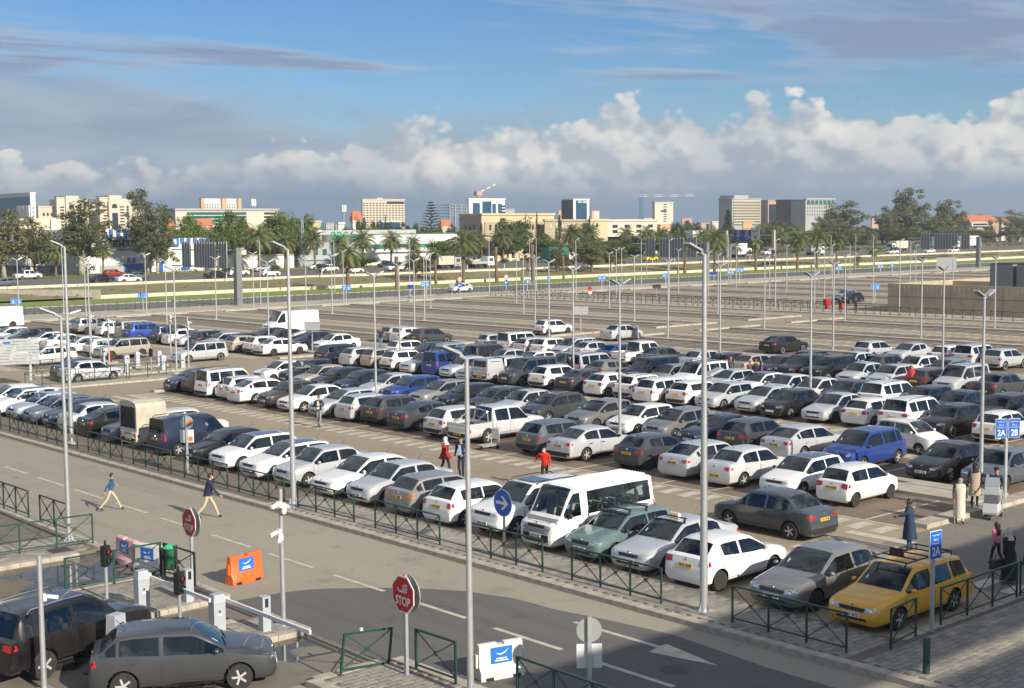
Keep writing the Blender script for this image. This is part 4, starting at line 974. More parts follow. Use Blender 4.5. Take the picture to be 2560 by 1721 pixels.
# ================================================================ unseen canopy behind the camera, shaped to cast the corner's shade
def canopy():
    """unseen canopy behind the viewpoint, shaped for its shade: two roof strips on columns with a slot of light between"""
    m = mat('canopy_metal', (.55, .55, .54), .5, var=.05)
    for k, (y0, y1, lab) in enumerate(((-5.9, -.45, 'outer strip of the unseen shade canopy behind the viewpoint, shading the corner'), (-12.6, -7.3, 'inner strip of the unseen shade canopy behind the viewpoint'))):
        root = empty('shade_canopy', (20.5, y0, 0)); tag(root, lab, 'canopy'); MB().box(0, 110, 0, y1-y0, 11.9, 12.25).build('roof', m, root)
        for q in range(10): MB().box(3+q*11-.2, 3+q*11+.2, 2.2, 2.6, 0, 11.9).build('column', m, root)
canopy()
# ================================================================ parked and moving cars: row, y, type, colour, F nose to the road / R tail to the road
CARLIST = """
0 20.90 w Y F
0 23.50 s GR F
0 26.70 h W R
0 29.10 s S F
0 31.20 h T F
0 33.35 b W F
0 36.05 u W F
0 38.60 h W R
0 40.95 h G R
0 43.60 s S F
0 46.00 s W F
0 49.00 s S F
0 51.40 h WB F
0 54.20 h WB F
0 56.70 h K F
0 60.10 v N R
0 62.90 c CR R
0 65.40 s GB F
0 68.10 s K R
0 70.40 s S R
0 72.70 h N F
0 75.00 h GB F
0 77.30 h SB F
0 79.80 h WB F
0 82.50 h W F
1 30.88 m W R
1 33.43 h WB F
1 36.42 s LS R
1 38.81 s S R
1 41.83 h D R
1 45.48 s S R
1 47.84 h GB R
1 52.48 p LS R
1 55.02 h LS R
1 58.27 s D R
1 61.08 h D R
1 63.28 h S R
1 65.92 h S F
1 69.10 s W F
1 71.62 s BR F
1 74.59 s W R
1 76.77 h LS R
1 78.89 v W R
1 81.02 h BR R
1 83.23 h N F
1 107.60 s LS F
1 111.44 h W R
1 116.38 s S R
1 123.16 s G F
2 28.64 s GB F
2 31.15 s K F
2 35.27 n B F
2 38.74 s S R
2 41.44 h D R
2 43.75 s N F
2 46.27 h GR F
2 48.94 h W F
2 51.85 h GR F
2 55.38 h D F
2 57.91 s S F
2 60.30 h D F
2 62.87 h K F
2 65.45 h G F
2 68.15 h B F
2 70.83 h S F
2 73.81 h N F
2 76.30 h K F
2 78.42 s BE F
2 80.55 j K F
2 83.45 h W F
2 108.18 u BE F
2 111.42 h W R
2 115.97 s W F
2 119.83 s W R
2 123.94 h WB F
2 127.13 n K F
2 129.26 h S F
2 132.59 h W F
3 34.66 m W R
3 37.41 h K F
3 39.68 u W R
3 42.20 h W R
3 44.66 s S F
3 47.33 s K F
3 49.46 h S F
3 52.26 h S F
3 54.39 h W R
3 56.65 w W R
3 58.78 h W R
3 61.32 h W R
3 63.99 s D R
3 66.87 h W R
3 69.69 v D F
3 71.81 q S R
3 73.94 s W F
3 76.06 s S F
3 78.18 v B R
3 80.62 s S F
3 83.51 h W R
3 86.36 m BE R
3 88.49 h S R
3 91.80 w N R
3 101.18 s W R
3 103.34 h W R
3 106.17 h BE R
3 108.29 h K F
3 110.42 h S F
3 112.54 h K R
3 115.05 s LS F
3 117.18 s W R
3 119.33 u D R
3 125.00 u BR2 R
3 127.68 v BE R
3 132.63 m W R
3 136.75 u G R
3 138.88 h W R
4 35.68 h K F
4 37.81 w K F
4 40.48 s N F
4 42.60 h K F
4 44.73 u W R
4 47.67 s D F
4 50.00 s LS F
4 52.13 s LS F
4 54.28 h WB F
4 56.83 h S F
4 59.43 v WB F
4 61.63 s G F
4 63.76 v K F
4 67.23 h GR R
4 69.36 v S R
4 71.56 n S F
4 75.61 h W F
4 78.42 s S F
4 80.54 u K R
4 82.67 h T R
4 84.79 n LB R
4 87.91 h K F
4 90.61 h W R
4 101.01 s W F
4 104.84 h N F
4 109.68 h K F
4 112.17 h K F
5 43.39 s D R
5 46.15 v S F
5 48.36 h BR R
5 51.05 h S F
5 53.18 s S F
5 55.98 u K F
5 58.10 u K F
5 60.23 h K F
5 62.35 s BE R
5 64.48 h K R
5 67.02 s S R
5 71.31 s D R
5 73.44 p W R
5 75.57 s B R
5 78.78 s S R
5 80.91 n S F
5 83.42 h W R
5 85.54 h S R
5 87.67 v W R
5 90.78 m S R
5 100.00 h D R
5 102.69 h W R
5 104.82 h BE R
6 50.57 h T F
6 52.94 h W F
6 55.19 h D R
6 57.99 s LS F
6 61.29 h D R
7 51.60 h S R
7 53.73 u LS R
7 55.85 h W R
7 59.44 h S F
7 62.44 h S R
7 71.36 s K R
7 90.15 s S R
7 99.76 h W R
"""
KEYS = dict(h=['h0', 'h1', 'h2', 'h0', 'h3'], s=['s0', 's1', 's0', 's2'], v=['v0'], u=['u0', 'u1'], w=['w0'], m=['m0'], n=['n0'], j=['j0'], p=['p0'], q=['p0'], c=['p0'], b=['b0'])
KNAME = dict(h='hatchback', s='saloon', v='small van', u='off-roader', w='estate car', m='mini hatchback', n='people carrier', j='short off-roader', p='pickup', q='hard-topped pickup', c='canvas-topped pickup', b='minibus')
KCAT = dict(v='van', p='pickup', q='pickup', c='pickup', b='minibus')
ROWX = [32.6, 45.45, 52.3, 63.1, 68.9, 78.5, 84.3, 93.7]
ROWN = ['kerbside row', 'second row', 'third row', 'fourth row', 'fifth row', 'sixth row', 'seventh row', 'outermost row']
ORD = 'first second third fourth fifth sixth seventh eighth ninth tenth eleventh twelfth thirteenth fourteenth fifteenth sixteenth seventeenth eighteenth nineteenth twentieth'.split()
cars = [l.split() for l in CARLIST.strip().split(chr(10))]
cars = [[int(a), float(b), c, d, e] for a, b, c, d, e in cars]
FIX = {(0, 20.9): ('w0', 3), (0, 23.5): ('s2', 1), (0, 26.7): ('h1', 1), (0, 29.1): ('s1', 2), (0, 31.2): ('h0', 2), (0, 38.6): ('h0', 0), (0, 40.95): ('h2', 7), (0, 43.6): ('s0', 2), (0, 46.0): ('s2', 1), (0, 49.0): ('s0', 0), (0, 60.1): ('v1', 2), (0, 68.1): ('s2', 0)}
red_plate = mat('taxi_red', (.5, .05, .03), .5); rngc = random.Random(3); CAR_ROOT = {}; lab_seen = set()
dark_roof = mat('black_roof', (.012, .012, .014), .15, coat=1.)
def add_part(root, name, mb, m, smooth=None, c=None):
    o = mb.build(name, m, root, smooth=smooth)
    if c: o.color = COLORS[c]
    return o
def roof_bars(root, H, hw, xs):
    for x in xs:
        b = MB(); b.bar((x, -hw, H+.10), (x, hw, H+.10), .035)
        for s in (-1, 1): b.tube([(x, s*hw*.86, H-.06), (x, s*hw*.9, H+.10)], [.05, .03], 6)
        add_part(root, 'roof_bar', b, trim)
for i, (row, y, t, c, d) in enumerate(cars):
    inrow = [q for q in cars if q[0] == row and (q[1] > 95) == (y > 95)]; k = inrow.index([row, y, t, c, d])
    key, style = FIX.get((row, y), (KEYS[t][(i*7+3) % len(KEYS[t])], i % 4))
    if t == 'h' and style == 3: key = 'h3'
    P = CARS[key]; x = ROWX[row]+rngc.uniform(-.22, .22); ang = (math.pi if d == 'F' else 0)+rngc.uniform(-.02, .02)
    if row == 0: x = 30.35+P['L']/2+rngc.uniform(-.05, .15)
    near = row <= 2 and y < 90
    root = place_car(key, x, y, ang, c, near, style); CAR_ROOT[(row, y)] = root
    nb = [CNAME[q[3]]+' '+KNAME[q[2]] for q in (inrow[k-1:k] if k else [])+inrow[k+1:k+2]]
    fac = 'nose to the road' if d == 'F' else 'tail to the road'
    far = ' past the gates' if y > 95 else ''
    if len(nb) == 2: lb = '%s %s, %s, between %s and %s, %s%s' % (CNAME[c], KNAME[t], fac, nb[0], nb[1], ROWN[row], far)
    else: lb = '%s %s at the end of the %s beside %s%s' % (CNAME[c], KNAME[t], ROWN[row], nb[0] if nb else 'the median', far)
    if lb in lab_seen or len(lb.split()) > 16: lb = '%s %s, %s from the crossing road in the %s%s' % (CNAME[c], KNAME[t], (ORD+['twenty-first', 'twenty-second', 'twenty-third', 'twenty-fourth', 'twenty-fifth', 'twenty-sixth'])[k], ROWN[row], far)
    lab_seen.add(lb)
    tag(root, lb, KCAT.get(t, 'car'), 'cars parked in rows')
    H, hw, L = P['H'], P['W']/2, P['L']
    if c == 'WB':
        T = car_template(key, near, style)
        b = MB(); x0, x1 = L/2-P['hx']-.04, -L/2+P['rend']+.05
        me = T[0][1]; tree = BVHTree.FromPolygons([v.co.copy() for v in me.vertices], [tuple(p.vertices) for p in me.polygons]); D = Decals.__new__(Decals); D.t = tree
        w = hw*.66; add_part(root, 'roof_panel', D.patch('z', 1, [(x1, -w), (x0, -w), (x0, w), (x1, w)], 6, 6, .006, b), dark_roof, 60)
    if t in 'q':
        b = MB(); b.box(-L/2+.05, -L/2+P['rwb']-.12, -hw*.93, hw*.93, 1.06, 1.74, taper=.10); add_part(root, 'hard_top', b, paint, None, c)
        for s in (-1, 1): b = MB(); b.quad((-L/2+.3, s*(hw*.93-.035), 1.24), (-L/2+P['rwb']-.4, s*(hw*.93-.035), 1.24), (-L/2+P['rwb']-.45, s*(hw*.93-.075), 1.58), (-L/2+.35, s*(hw*.93-.075), 1.58)); add_part(root, 'side_window', b, inter_m)
        b = MB(); b.box(-L/2+.07, -L/2+.10, -hw*.7, hw*.7, 1.18, 1.60); add_part(root, 'rear_window', b, inter_m)
    if t == 'c':
        cv = mat('canvas', (.46, .43, .35), .9, var=.15, scale=2, bump=.5)
        b = MB(); xa, xb = -L/2+.02, -L/2+P['rwb']-.02; prof = [(-hw*.97, 1.0), (-hw*.97, 2.12), (-hw*.86, 2.32), (-hw*.4, 2.42), (0, 2.44), (hw*.4, 2.42), (hw*.86, 2.32), (hw*.97, 2.12), (hw*.97, 1.0)]
        for (ya, za), (yb, zb) in zip(prof, prof[1:]): b.quad((xa, ya, za), (xb, ya, za), (xb, yb, zb), (xa, yb, zb))
        b.poly([(xb, q, z_) for q, z_ in prof]); 
        for (ya, za), (yb, zb) in ((prof[1], prof[7]),): b.poly([(xa, prof[q][0], prof[q][1]) for q in range(1, 8)]); b.quad((xa, -hw*.97, 1.0), (xa, -hw*.82, 1.0), (xa, -hw*.82, 2.12), (xa, -hw*.97, 2.12)); b.quad((xa, hw*.82, 1.0), (xa, hw*.97, 1.0), (xa, hw*.97, 2.12), (xa, hw*.82, 2.12))
        add_part(root, 'canvas_cover', b, cv, 50)
        for q in range(7): add_part(root, 'gate_bar', MB().bar((xa-.01, -hw*.82, 1.12+q*.14), (xa-.01, hw*.82, 1.12+q*.14), .035), trim)
        me_ = text_mesh('TOYOTA', .16, trim, bold=True); me_.transform(Matrix.Rotation(R(-90), 4, 'Z')); link('lettering', me_, root, (-L/2-.025, 0, .82))
        b = MB(); b.box(xa+.1, xa+.14, -hw*.82, hw*.82, 1.0, 2.1); add_part(root, 'inner_panel', b, inter_m)
    if (row, y) == (0, 31.2): roof_bars(root, H, hw*.82, (.35, -.45))
    if (row, y) == (0, 29.1):
        roof_bars(root, H, hw*.80, (.30,)); b = MB(); b.box(-.02, .14, -.22, .22, H, H+.16, taper=.03); add_part(root, 'taxi_sign', b, mat('taxi_sign', (.75, .68, .50), .4)); me_ = text_mesh('TAXI', .10, red_plate, bold=True); me_.transform(Matrix.Rotation(R(90), 4, 'Z')); link('lettering', me_, root, (.135, 0, H+.07))
    if (row, y) == (0, 20.9):
        rk = MB()
        for s in (-1, 1): rk.tube([(.75, s*hw*.62, H-.02), (.70, s*hw*.64, H+.12), (-1.55, s*hw*.64, H+.12), (-1.6, s*hw*.62, H-.02)], .022, 6)
        for xx in (.62, .10, -.45, -1.0, -1.5): rk.bar((xx, -hw*.64, H+.12), (xx, hw*.64, H+.12), .035)
        add_part(root, 'roof_rack', rk, trim); add_part(root, 'rack_plate', MB().box(.08, .13, -.32, .12, H+.12, H+.34), trim)
        b = MB(); b.lathe([(.17, -hw-.004), (.17, -hw+.03)], 20, (.62, 0, .72), 'y'); add_part(root, 'door_badge', b, mat('badge_white', (.7, .7, .68), .5))
    if t == 'b':
        D = SHELLS['b0'][2]; b = D.patch('x', 1, [(-hw*.86, .62), (hw*.86, .62), (hw*.80, 1.10), (-hw*.80, 1.10)], 8, 4, .005); add_part(root, 'front_panel', b, mat('minibus_grey', (.20, .20, .21), .35, coat=.5), 60)
        b = D.patch('x', 1, [(-hw*.88, .36), (hw*.88, .36), (hw*.88, .60), (-hw*.88, .60)], 8, 2, .006); add_part(root, 'front_bumper', b, trim, 60)
        for q in range(9): add_part(root, 'roof_rib', MB().box(-L/2+.3, L/2-P['hx']-.1, -hw*.6+q*hw*.15-.02, -hw*.6+q*hw*.15+.02, H-.03, H+.025), paint, None, c)
    if t in 'u' and row == 0: b = MB(); b.box(-.55, .25, -hw*.5, hw*.5, H+.0, H+.016); add_part(root, 'sunroof', b, dark_roof)
    if t == 'p' and row == 1:
        b = MB(); xr = -L/2+P['rwb']-.25
        for s in (-1, 1): b.tube([(xr, s*hw*.80, 1.05), (xr, s*hw*.72, 1.62), (xr, 0, 1.68)], .035, 8); b.tube([(xr-.9, s*hw*.80, 1.05), (xr, s*hw*.70, 1.60)], .03, 8)
        add_part(root, 'roll_bar', b, chrome, 50)
# cars under way or standing apart
def lone(key, x, y, deg, c, label, near=False, style=1, z=0., cat='car', group=None, name='car', sc=1.):
    r = place_car(key, x, y, R(deg), c, near, style, name, z, scale=sc); tag(r, label, cat, group); return r
lone('s0', 38.6, 29.8, 90, (.06, .075, .09, .2), 'slate grey saloon driving away down the first aisle past the minibus', True, 2)
lone('m0', 56.9, 36.0, -97, 'W', 'white mini hatchback with people inside turning across the aisle', True, 0)
lone('u0', 14.05, 32.95, 16, 'K', 'black off-roader waiting beside the ticket machine at the barrier', True, 0)
lone('h2', 15.4, 29.25, -28.6, 'D', 'dark grey hatchback cutting across the exit lane past the raised barrier', True, 0)
lone('w1', 55.5, 101.2, 180, 'S', 'silver estate car with roof rails driving through the gate lane', False, 0)
lone('s0', 42.7, 93.75, 0, 'LS', 'silver saloon stopped behind the green railing at the exit lane', True, 2)
lone('s1', 43.2, 95.95, 0, 'N', 'navy saloon beside the silver saloon in the exit lane', True, 0)
od = CAR_ROOT[min((k for k in CAR_ROOT if k[0] == 7 and 85 < k[1] < 95), default=list(CAR_ROOT)[0])]
b = MB(); b.box(-1.0, 0, -.03, .03, .25, .95); b.box(-.95, -.05, -.02, .02, .95, 1.36, taper=.0); o = add_part(od, 'open_door', b, paint, None, 'S'); o.location = (.85, -.86, 0); o.rotation_euler = (0, 0, R(62))
hw_list = [('p0', 'W', 106, 259, 0), ('h2', 'GB', 89.5, 229, 1), ('s2', 'K', 108.5, 232.6, 0), ('s1', 'W', 111.5, 228, 0), ('h2', 'GB', 119, 239, 0), ('h0', 'R', 124, 260, 0), ('s2', 'K', 130.8, 231.2, 0), ('u0', 'W', 139.5, 238.3, 0), ('h1', 'S', 158, 259.5, 1), ('h1', 'W', 143.2, 232.5, 0), ('u1', 'W', 163, 241.7, 0), ('s1', 'W', 163.6, 233.6, 0), ('h0', 'W', 172, 259.6, 1), ('h0', 'N', 192, 261, 1), ('p0', 'W', 176.5, 236.1, 0), ('s1', 'W', 356, 232, 1), ('h2', 'GB', 364, 236, 1), ('s0', 'W', 371, 229, 1), ('h0', 'W', 382, 227.5, 1), ('v0', 'YL', 263.7, 243.7, 0), ('v0', 'W', 331, 258.5, 1)]
KN2 = dict(p0='pickup', h0='hatchback', h1='hatchback', h2='hatchback', s0='saloon', s1='saloon', s2='saloon', u0='off-roader', u1='off-roader', v0='van')
HWL = ['white pickup at the highway verge under the gum trees', 'slate grey hatchback on the highway behind the tall concrete wall', 'black saloon on the highway beside a white saloon', 'white saloon on the highway beside a black saloon', 'slate grey hatchback just ahead of the white saloon on the highway', 'red hatchback on the far verge of the highway by a palm', 'black saloon on the highway behind the first gantry', 'white off-roader on the highway behind the gantry post', 'silver hatchback parked on the far verge past the gantry', 'white hatchback on the highway next to the gantry post', 'pale off-roader with roof rails passing the small factory trees', 'white saloon behind the pale off-roader near the shaggy palm', 'white hatchback parked on the far verge before the factory', 'navy hatchback parked at the factory hedge', 'white pickup with dropped sides on the highway by the bare palm trunk', 'white saloon on the highway before the far gantry', 'slate grey hatchback on the highway behind the far gantry post', 'white saloon half hidden by hedges past the far gantry', 'white hatchback on the highway past the far gantry bushes', 'bright yellow van on the highway beyond the second gantry', 'white ambulance van on the highway by the blue road sign']
for (k_, c, x, y, dr), lb in zip(hw_list, HWL): lone(k_, x, y, 0 if dr == 0 else 180, c, lb, False, 1, 1.506, 'van' if k_ == 'v0' else ('pickup' if k_ == 'p0' else 'car'), 'traffic on the highway')
lone('h1', 145, 176.5, 180, 'W', 'white hatchback driving along the service road by the round signs', False, 1, .008)
lone('h1', 163.5, 114, 180, 'LB', 'pale hatchback in the far lot beside a black hatchback', False, 1)
lone('h0', 157.5, 109, 180, 'K', 'black hatchback in the far lot behind two people in black', False, 1)
lone('x0', 76.5, 120.5, 180, 'W', 'tall white panel van standing behind the parked rows', False, 2, cat='van')
lone('x0', 58.5, 152.5, 180, 'W', 'tall white panel van cut by the edge beyond the left rows', False, 2, cat='van')
# ================================================================ lamp posts
galv = mat('galvanised_steel', (.50, .52, .53), .42, .55, var=.12, scale=3)
galv_d = mat('lamp_underside', (.16, .14, .11), .5)
green_m = mat('railing_green', (.016, .062, .046), .38, var=.2, scale=5)
signback = mat('sign_back', (.42, .44, .44), .45, .5, var=.1)
white_m = mat('white_enamel', (.78, .78, .76), .35); blue_m = mat('sign_blue', (.012, .12, .52), .4); red_m = mat('sign_red', (.50, .018, .016), .4); black_m = mat('matt_black', (.015, .015, .016), .6)
dblue_m = mat('sign_dark_blue', (.01, .05, .30), .4)
def lamp_head(mb, M):
    mb.cur = 0; mb.box(0, .58, -.13, .13, 0, .06, M, taper=.012); mb.cur = 1; mb.box(.05, .54, -.105, .105, -.012, 0, M); mb.cur = 0
    mb.box(-.10, .04, -.045, .045, .0, .05, M)
LAMPS = {}
def lamp_meshes(kind, h):
    k = (kind, round(h, 1))
    if k in LAMPS: return LAMPS[k]
    L_ = []
    p = MB(); r0, r1 = (.085, .05) if kind != 'tall' else (.115, .06)
    p.tube([(0, 0, 0), (0, 0, h*.5), (0, 0, h)], [r0, (r0+r1)/2, r1], 10); L_.append(('pole', p.mesh('pole', galv, 50)))
    b = MB(); b.box(-.19, .19, -.19, .19, 0, .03)
    for a in range(4): 
        M = Matrix.Rotation(a*math.pi/2, 4, 'Z'); b.poly([M @ Vector((r0, 0, .03)), M @ Vector((r0+.10, 0, .03)), M @ Vector((r0, 0, .26))])
    L_.append(('base_plate', b.mesh('base_plate', galv)))
    arms = dict(double=[(0, h, 24, .16), (math.pi, h, 24, .16)], single=[(0, h, 18, .2)], tall=[(math.pi, h, 22, .22), (0, h*.66, 14, .12)], low=[(math.pi, h, 22, .26)])[kind]
    for az, z, tilt, al in arms:
        M = Matrix.Rotation(az, 4, 'Z'); t = R(tilt); e = Vector((al*math.cos(t), 0, al*math.sin(t)))
        a = MB(); a.tube([M @ Vector((0, 0, z-.02)), M @ (Vector((0, 0, z))+e)], [.05, .04], 8); L_.append(('arm', a.mesh('arm', galv, 50)))
        hd = MB(); lamp_head(hd, M @ Matrix.Translation(Vector((0, 0, z))+e) @ Matrix.Rotation(-t, 4, 'Y')); L_.append(('lamp_head', hd.mesh('lamp_head', [galv, galv_d])))
    LAMPS[k] = L_; return L_
def lamp(kind, x, y, h, label, rz=0., group='lamp posts in the car park', z=.13):
    root = empty('lamp_post', (x, y, z), rz); tag(root, label, 'lamp post', group)
    for nm, me in lamp_meshes(kind, h): link(nm, me, root)
    return root
lamp('tall', 28.65, 24.5, 9.8, 'tall thick lamp post on the pavement beside the white hatchback and arrow lane')
lamp('tall', 28.65, 45.2, 9.8, 'tall two-armed lamp post on the pavement in front of the silver saloons')
lamp('tall', 28.8, 65.7, 9.8, 'tall two-armed lamp post on the pavement by the black saloon')
lamp('low', 19.55, 45.1, 7.7, 'single-armed lamp post on the paved corner by the green railings')
lamp('low', 19.5, 23.55, 7.7, 'single-armed lamp post beside the white plastic barrier')
DBL = [(50, 48.3, 7.6), (50, 69.2, 7.6), (50.2, 28.5, 7.6), (48.7, 92.3, 7.6), (48.7, 106.8, 7.6), (66.3, 68.5, 7.5), (66.3, 88.4, 7.5), (66.3, 108.1, 7.5), (66.3, 48.6, 7.5), (66.3, 127.4, 7.4), (66.3, 146.2, 7.4),
 (81.7, 87.4, 7.4), (81.7, 106.5, 7.3), (81.7, 68.3, 7.4), (81.7, 49.3, 7.4), (81.7, 125.5, 7.2), (81.7, 144.7, 7.1), (97.1, 106, 7.1), (97.1, 87.5, 7.1), (97.1, 68.9, 7.1), (97.1, 124.7, 7.1), (97.1, 143.3, 7.1),
 (112.1, 124.4, 7.0), (112.1, 106, 7.0), (112.1, 87.9, 7.0), (112.1, 142.6, 7.0), (112.1, 69.9, 7.0), (127.1, 142.5, 6.9), (127.1, 124.6, 6.9), (127.1, 106.6, 6.9), (127.1, 88.7, 6.9), (127.1, 71, 6.9), (147.6, 125.5, 6.6), (161, 142.9, 6.6), (145.9, 141.6, 6.9), (162.2, 156.2, 6.7),
 (158.2, 113.8, 7.0), (173.6, 131.9, 7.0), (189, 134.4, 6.9), (158.2, 106, 6.8), (158.2, 123.2, 6.8), (204.4, 129.7, 7.0), (189, 119, 6.9), (173.6, 103.4, 7.0), (142, 103.6, 6.9), (189, 137, 7.0), (177.6, 145.1, 6.7), (191.5, 157.7, 6.7), (82, 162.9, 7.3), (65.6, 163.3, 7.1), (112.3, 162.8, 7.2), (127.3, 162.9, 6.9), (97.7, 162.9, 7.2)]
LINES = sorted({round(a[0]) for a in DBL})
for i, (x, y, h) in enumerate(DBL):
    same = sorted(q for q in DBL if round(q[0]) == round(x)); k = same.index((x, y, h))
    med = 'first' if x < 55 else 'second' if x < 70 else 'third' if x < 90 else 'fourth' if x < 105 else 'fifth' if x < 120 else 'sixth' if x < 135 else None
    if y > 160: lb = 'twin-armed lamp post on the far walkway, %s from the tall concrete wall' % ORD[sum(1 for q in DBL if q[1] > 160 and q[0] < x)]
    elif med: lb = 'twin-armed lamp post on the %s median kerb, %s from the crossing road' % (med, ORD[sum(1 for q in DBL if abs(q[0]-x) < 4 and q[1] < y and q[1] < 160)])
    else: lb = 'twin-armed lamp post far out in the empty bays, %s in depth order' % ORD[min(19, sum(1 for q in DBL if q[0] > 135 and q[0]+q[1] < x+y))]
    lamp('double', x, y, h, lb)
SGL = [(140.1, 144.1, 8.5), (138.3, 124.4, 8.5), (138.7, 107.1, 8.5), (137.8, 88.8, 8.5), (127.4, 187.2, 8.4), (74.3, 170.4, 8.6), (180.5, 169, 8.2), (153.7, 167.4, 8.6), (172.6, 189.8, 8.6), (204.2, 168.7, 8.2), (239.5, 170.7, 8.0), (254.6, 170.6, 8.0), (275.4, 189.4, 7.8), (102.3, 168.7, 8.7), (127.6, 167.4, 8.6), (140, 163.3, 8.5), (204.1, 189.6, 6.6), (167.3, 203.2, 8.1), (235.7, 163.4, 6.4)]
for i, (x, y, h) in enumerate(SGL):
    zone = 'the lawn beyond the service road' if y > 188 else 'the far walkway' if y > 160 else 'the railed walkway strip'
    k = sum(1 for q in SGL if q[0] < x and (q[1] > 188, q[1] > 160) == (y > 188, y > 160))
    lamp('single', x, y, h, 'slender lamp post on %s, %s from the concrete wall' % (zone, ORD[k]), R(90) if y > 160 else 0., 'slender lamp posts along the walkways')

# ================================================================ green railings
def railing_parts(n, w=1.2, h=.98, t=.045):
    """n panels with a cross and a ring in each"""
    out = []; Lg = n*w
    for k in range(n+1): out.append(('post', MB().box(k*w-t/2, k*w+t/2, -t/2, t/2, 0, h).mesh('post', green_m)))
    out.append(('top_rail', MB().box(-t/2, Lg+t/2, -t/2, t/2, h, h+t).mesh('top_rail', green_m)))
    out.append(('bottom_rail', MB().box(t/2, Lg-t/2, -t*.4, t*.4, .12, .12+t*.8).mesh('bottom_rail', green_m)))
    for k in range(n):
        a, b = k*w+t/2, (k+1)*w-t/2; z0, z1 = .16, h; cx_, cz_ = (a+b)/2, (z0+z1)/2
        out.append(('cross_brace', MB().bar((a, 0, z0), (b, 0, z1), .022).mesh('cross_brace', green_m))); out.append(('cross_brace', MB().bar((a, 0.004, z1), (b, 0.004, z0), .022).mesh('cross_brace', green_m)))
        r = MB(); r.tube([(cx_+.055*math.cos(q), .006, cz_+.055*math.sin(q)) for q in [2*math.pi*i/10 for i in range(11)]], .012, 5, False); out.append(('ring', r.mesh('ring', green_m)))
    return out
RAILP = {n: railing_parts(n) for n in (1, 2, 3)}
rail_far = MB()
for nm, me in railing_parts(3, 1.3):
    if nm == 'ring': continue
    o = len(rail_far.v); rail_far.v += [tuple(v.co) for v in me.vertices]; rail_far.f += [tuple(o+i for i in p.vertices) for p in me.polygons]; rail_far.mi += [0]*len(me.polygons)
rail_far_me = rail_far.mesh('railing_far', green_m)
def railing(p, q, n, label, z=.15, group='green railings'):
    p, q = Vector(p), Vector(q); d = q-p; root = empty('railing', (p.x, p.y, z), math.atan2(d.y, d.x)); s = d.length/(n*1.2); root.scale = (s, 1, 1); tag(root, label, 'railing', group)
    for nm, me in RAILP[n]: link(nm, me, root)
    return root
FR = [(91.9, 95.5), (87.3, 90.9), (82.7, 86.3), (78.1, 81.7), (73.5, 77.1), (68.7, 72.3), (63.9, 67.5), (59.1, 62.7), (54.4, 58.0), (49.6, 53.2), (45.3, 48.7), (40.65, 44.35), (35.7, 39.35), (30.65, 34.3), (25.75, 29.35), (19.6, 23.2)]
FL = ['at the end by the entry lanes', 'across from the gate island', 'second along from the entry lanes', 'before the first white hatchback', 'in front of the slate grey hatchback', 'in front of the blue-grey hatchback', 'beside the middle tall lamp post', 'behind the canvas-topped pickup', 'with the round sign back standing behind it', 'in front of the white hatchbacks', 'left of the tall lamp post by the silver saloon', 'right of the tall lamp post by the silver saloon', 'behind the white and grey hatchbacks', 'behind the arrow sign and minibus', 'in front of the teal hatchback', 'in front of the grey saloon and yellow estate']
for (a, b), l in zip(FR, FL): railing((28.3, b, 0), (28.3, a, 0), 3, 'green railing on the kerbside pavement '+l)
railing((29.4, 19.05, 0), (30.75, 19.2, 0), 1, 'short green railing beside the yellow estate car')
railing((32.1, 19.3, 0), (36.05, 19.3, 0), 3, 'green railing running back from the blue post sign to the crossing')
railing((36.25, 19.3, 0), (36.25, 15.7, 0), 3, 'green railing beside the crossing where women walk')
railing((20.05, 53.3, 0), (20.05, 49.75, 0), 3, 'dark green railing at the edge of the paved corner')
railing((20.05, 48.7, 0), (20.05, 46.25, 0), 2, 'dark green railing next to the single-armed lamp post')
railing((16.3, 44.4, 0), (19.95, 44.1, 0), 3, 'green railing across the end of the paved corner'); railing((12.4, 44.5, 0), (16.1, 44.4, 0), 3, 'green railing cut by the picture edge on the paved corner')
railing((16.58, 38.6, 0), (19.6, 38.55, 0), 2, 'green railing on the barrier island by the wet lane', .15); railing((19.65, 38.4, 0), (19.7, 36.6, 0), 1, 'short green railing behind the litter bin', .15)
railing((19.72, 25.85, 0), (19.76, 24.4, 0), 1, 'upright green railing right of the nearer stop sign', .15)
railing((20.34, 22.9, 0), (20.34, 19.3, 0), 3, 'green railing at the bottom edge behind the sign with its back turned', .02)
bent = railing((18.15, 26.75, 0), (19.55, 26.75, 0), 1, 'bent green railing with a dented post on the paved island', .15); bent.rotation_euler = (R(4), R(5), 0)
for i, (p, q, n, l) in enumerate([((37.2, 92.0), (40.8, 92.0), 3, 'green railing along the exit lane before the big board'), ((41.0, 92.0), (44.6, 92.0), 3, 'green railing in front of the silver saloon at the exit'), ((44.8, 92.0), (47.7, 92.0), 2, 'green railing by the ticket machine at the exit'), ((41.4, 100.2), (43.9, 100.2), 2, 'green railing on the second gate island'), ((44.1, 100.2), (46.6, 100.2), 2, 'green railing on the second gate island near the red extinguisher')]): railing((*p, 0), (*q, 0), n, l, .12)
ORDS = ORD+[w for t, u in (('twenty', 'thirtieth'), ('thirty', 'fortieth'), ('forty', 'fiftieth'), ('fifty', 'sixtieth'), ('sixty', 'seventieth'), ('seventy', 'eightieth'), ('eighty', 'ninetieth'), ('ninety', 'hundredth')) for w in [t+'-'+q for q in ORD[:9]]+[u]]
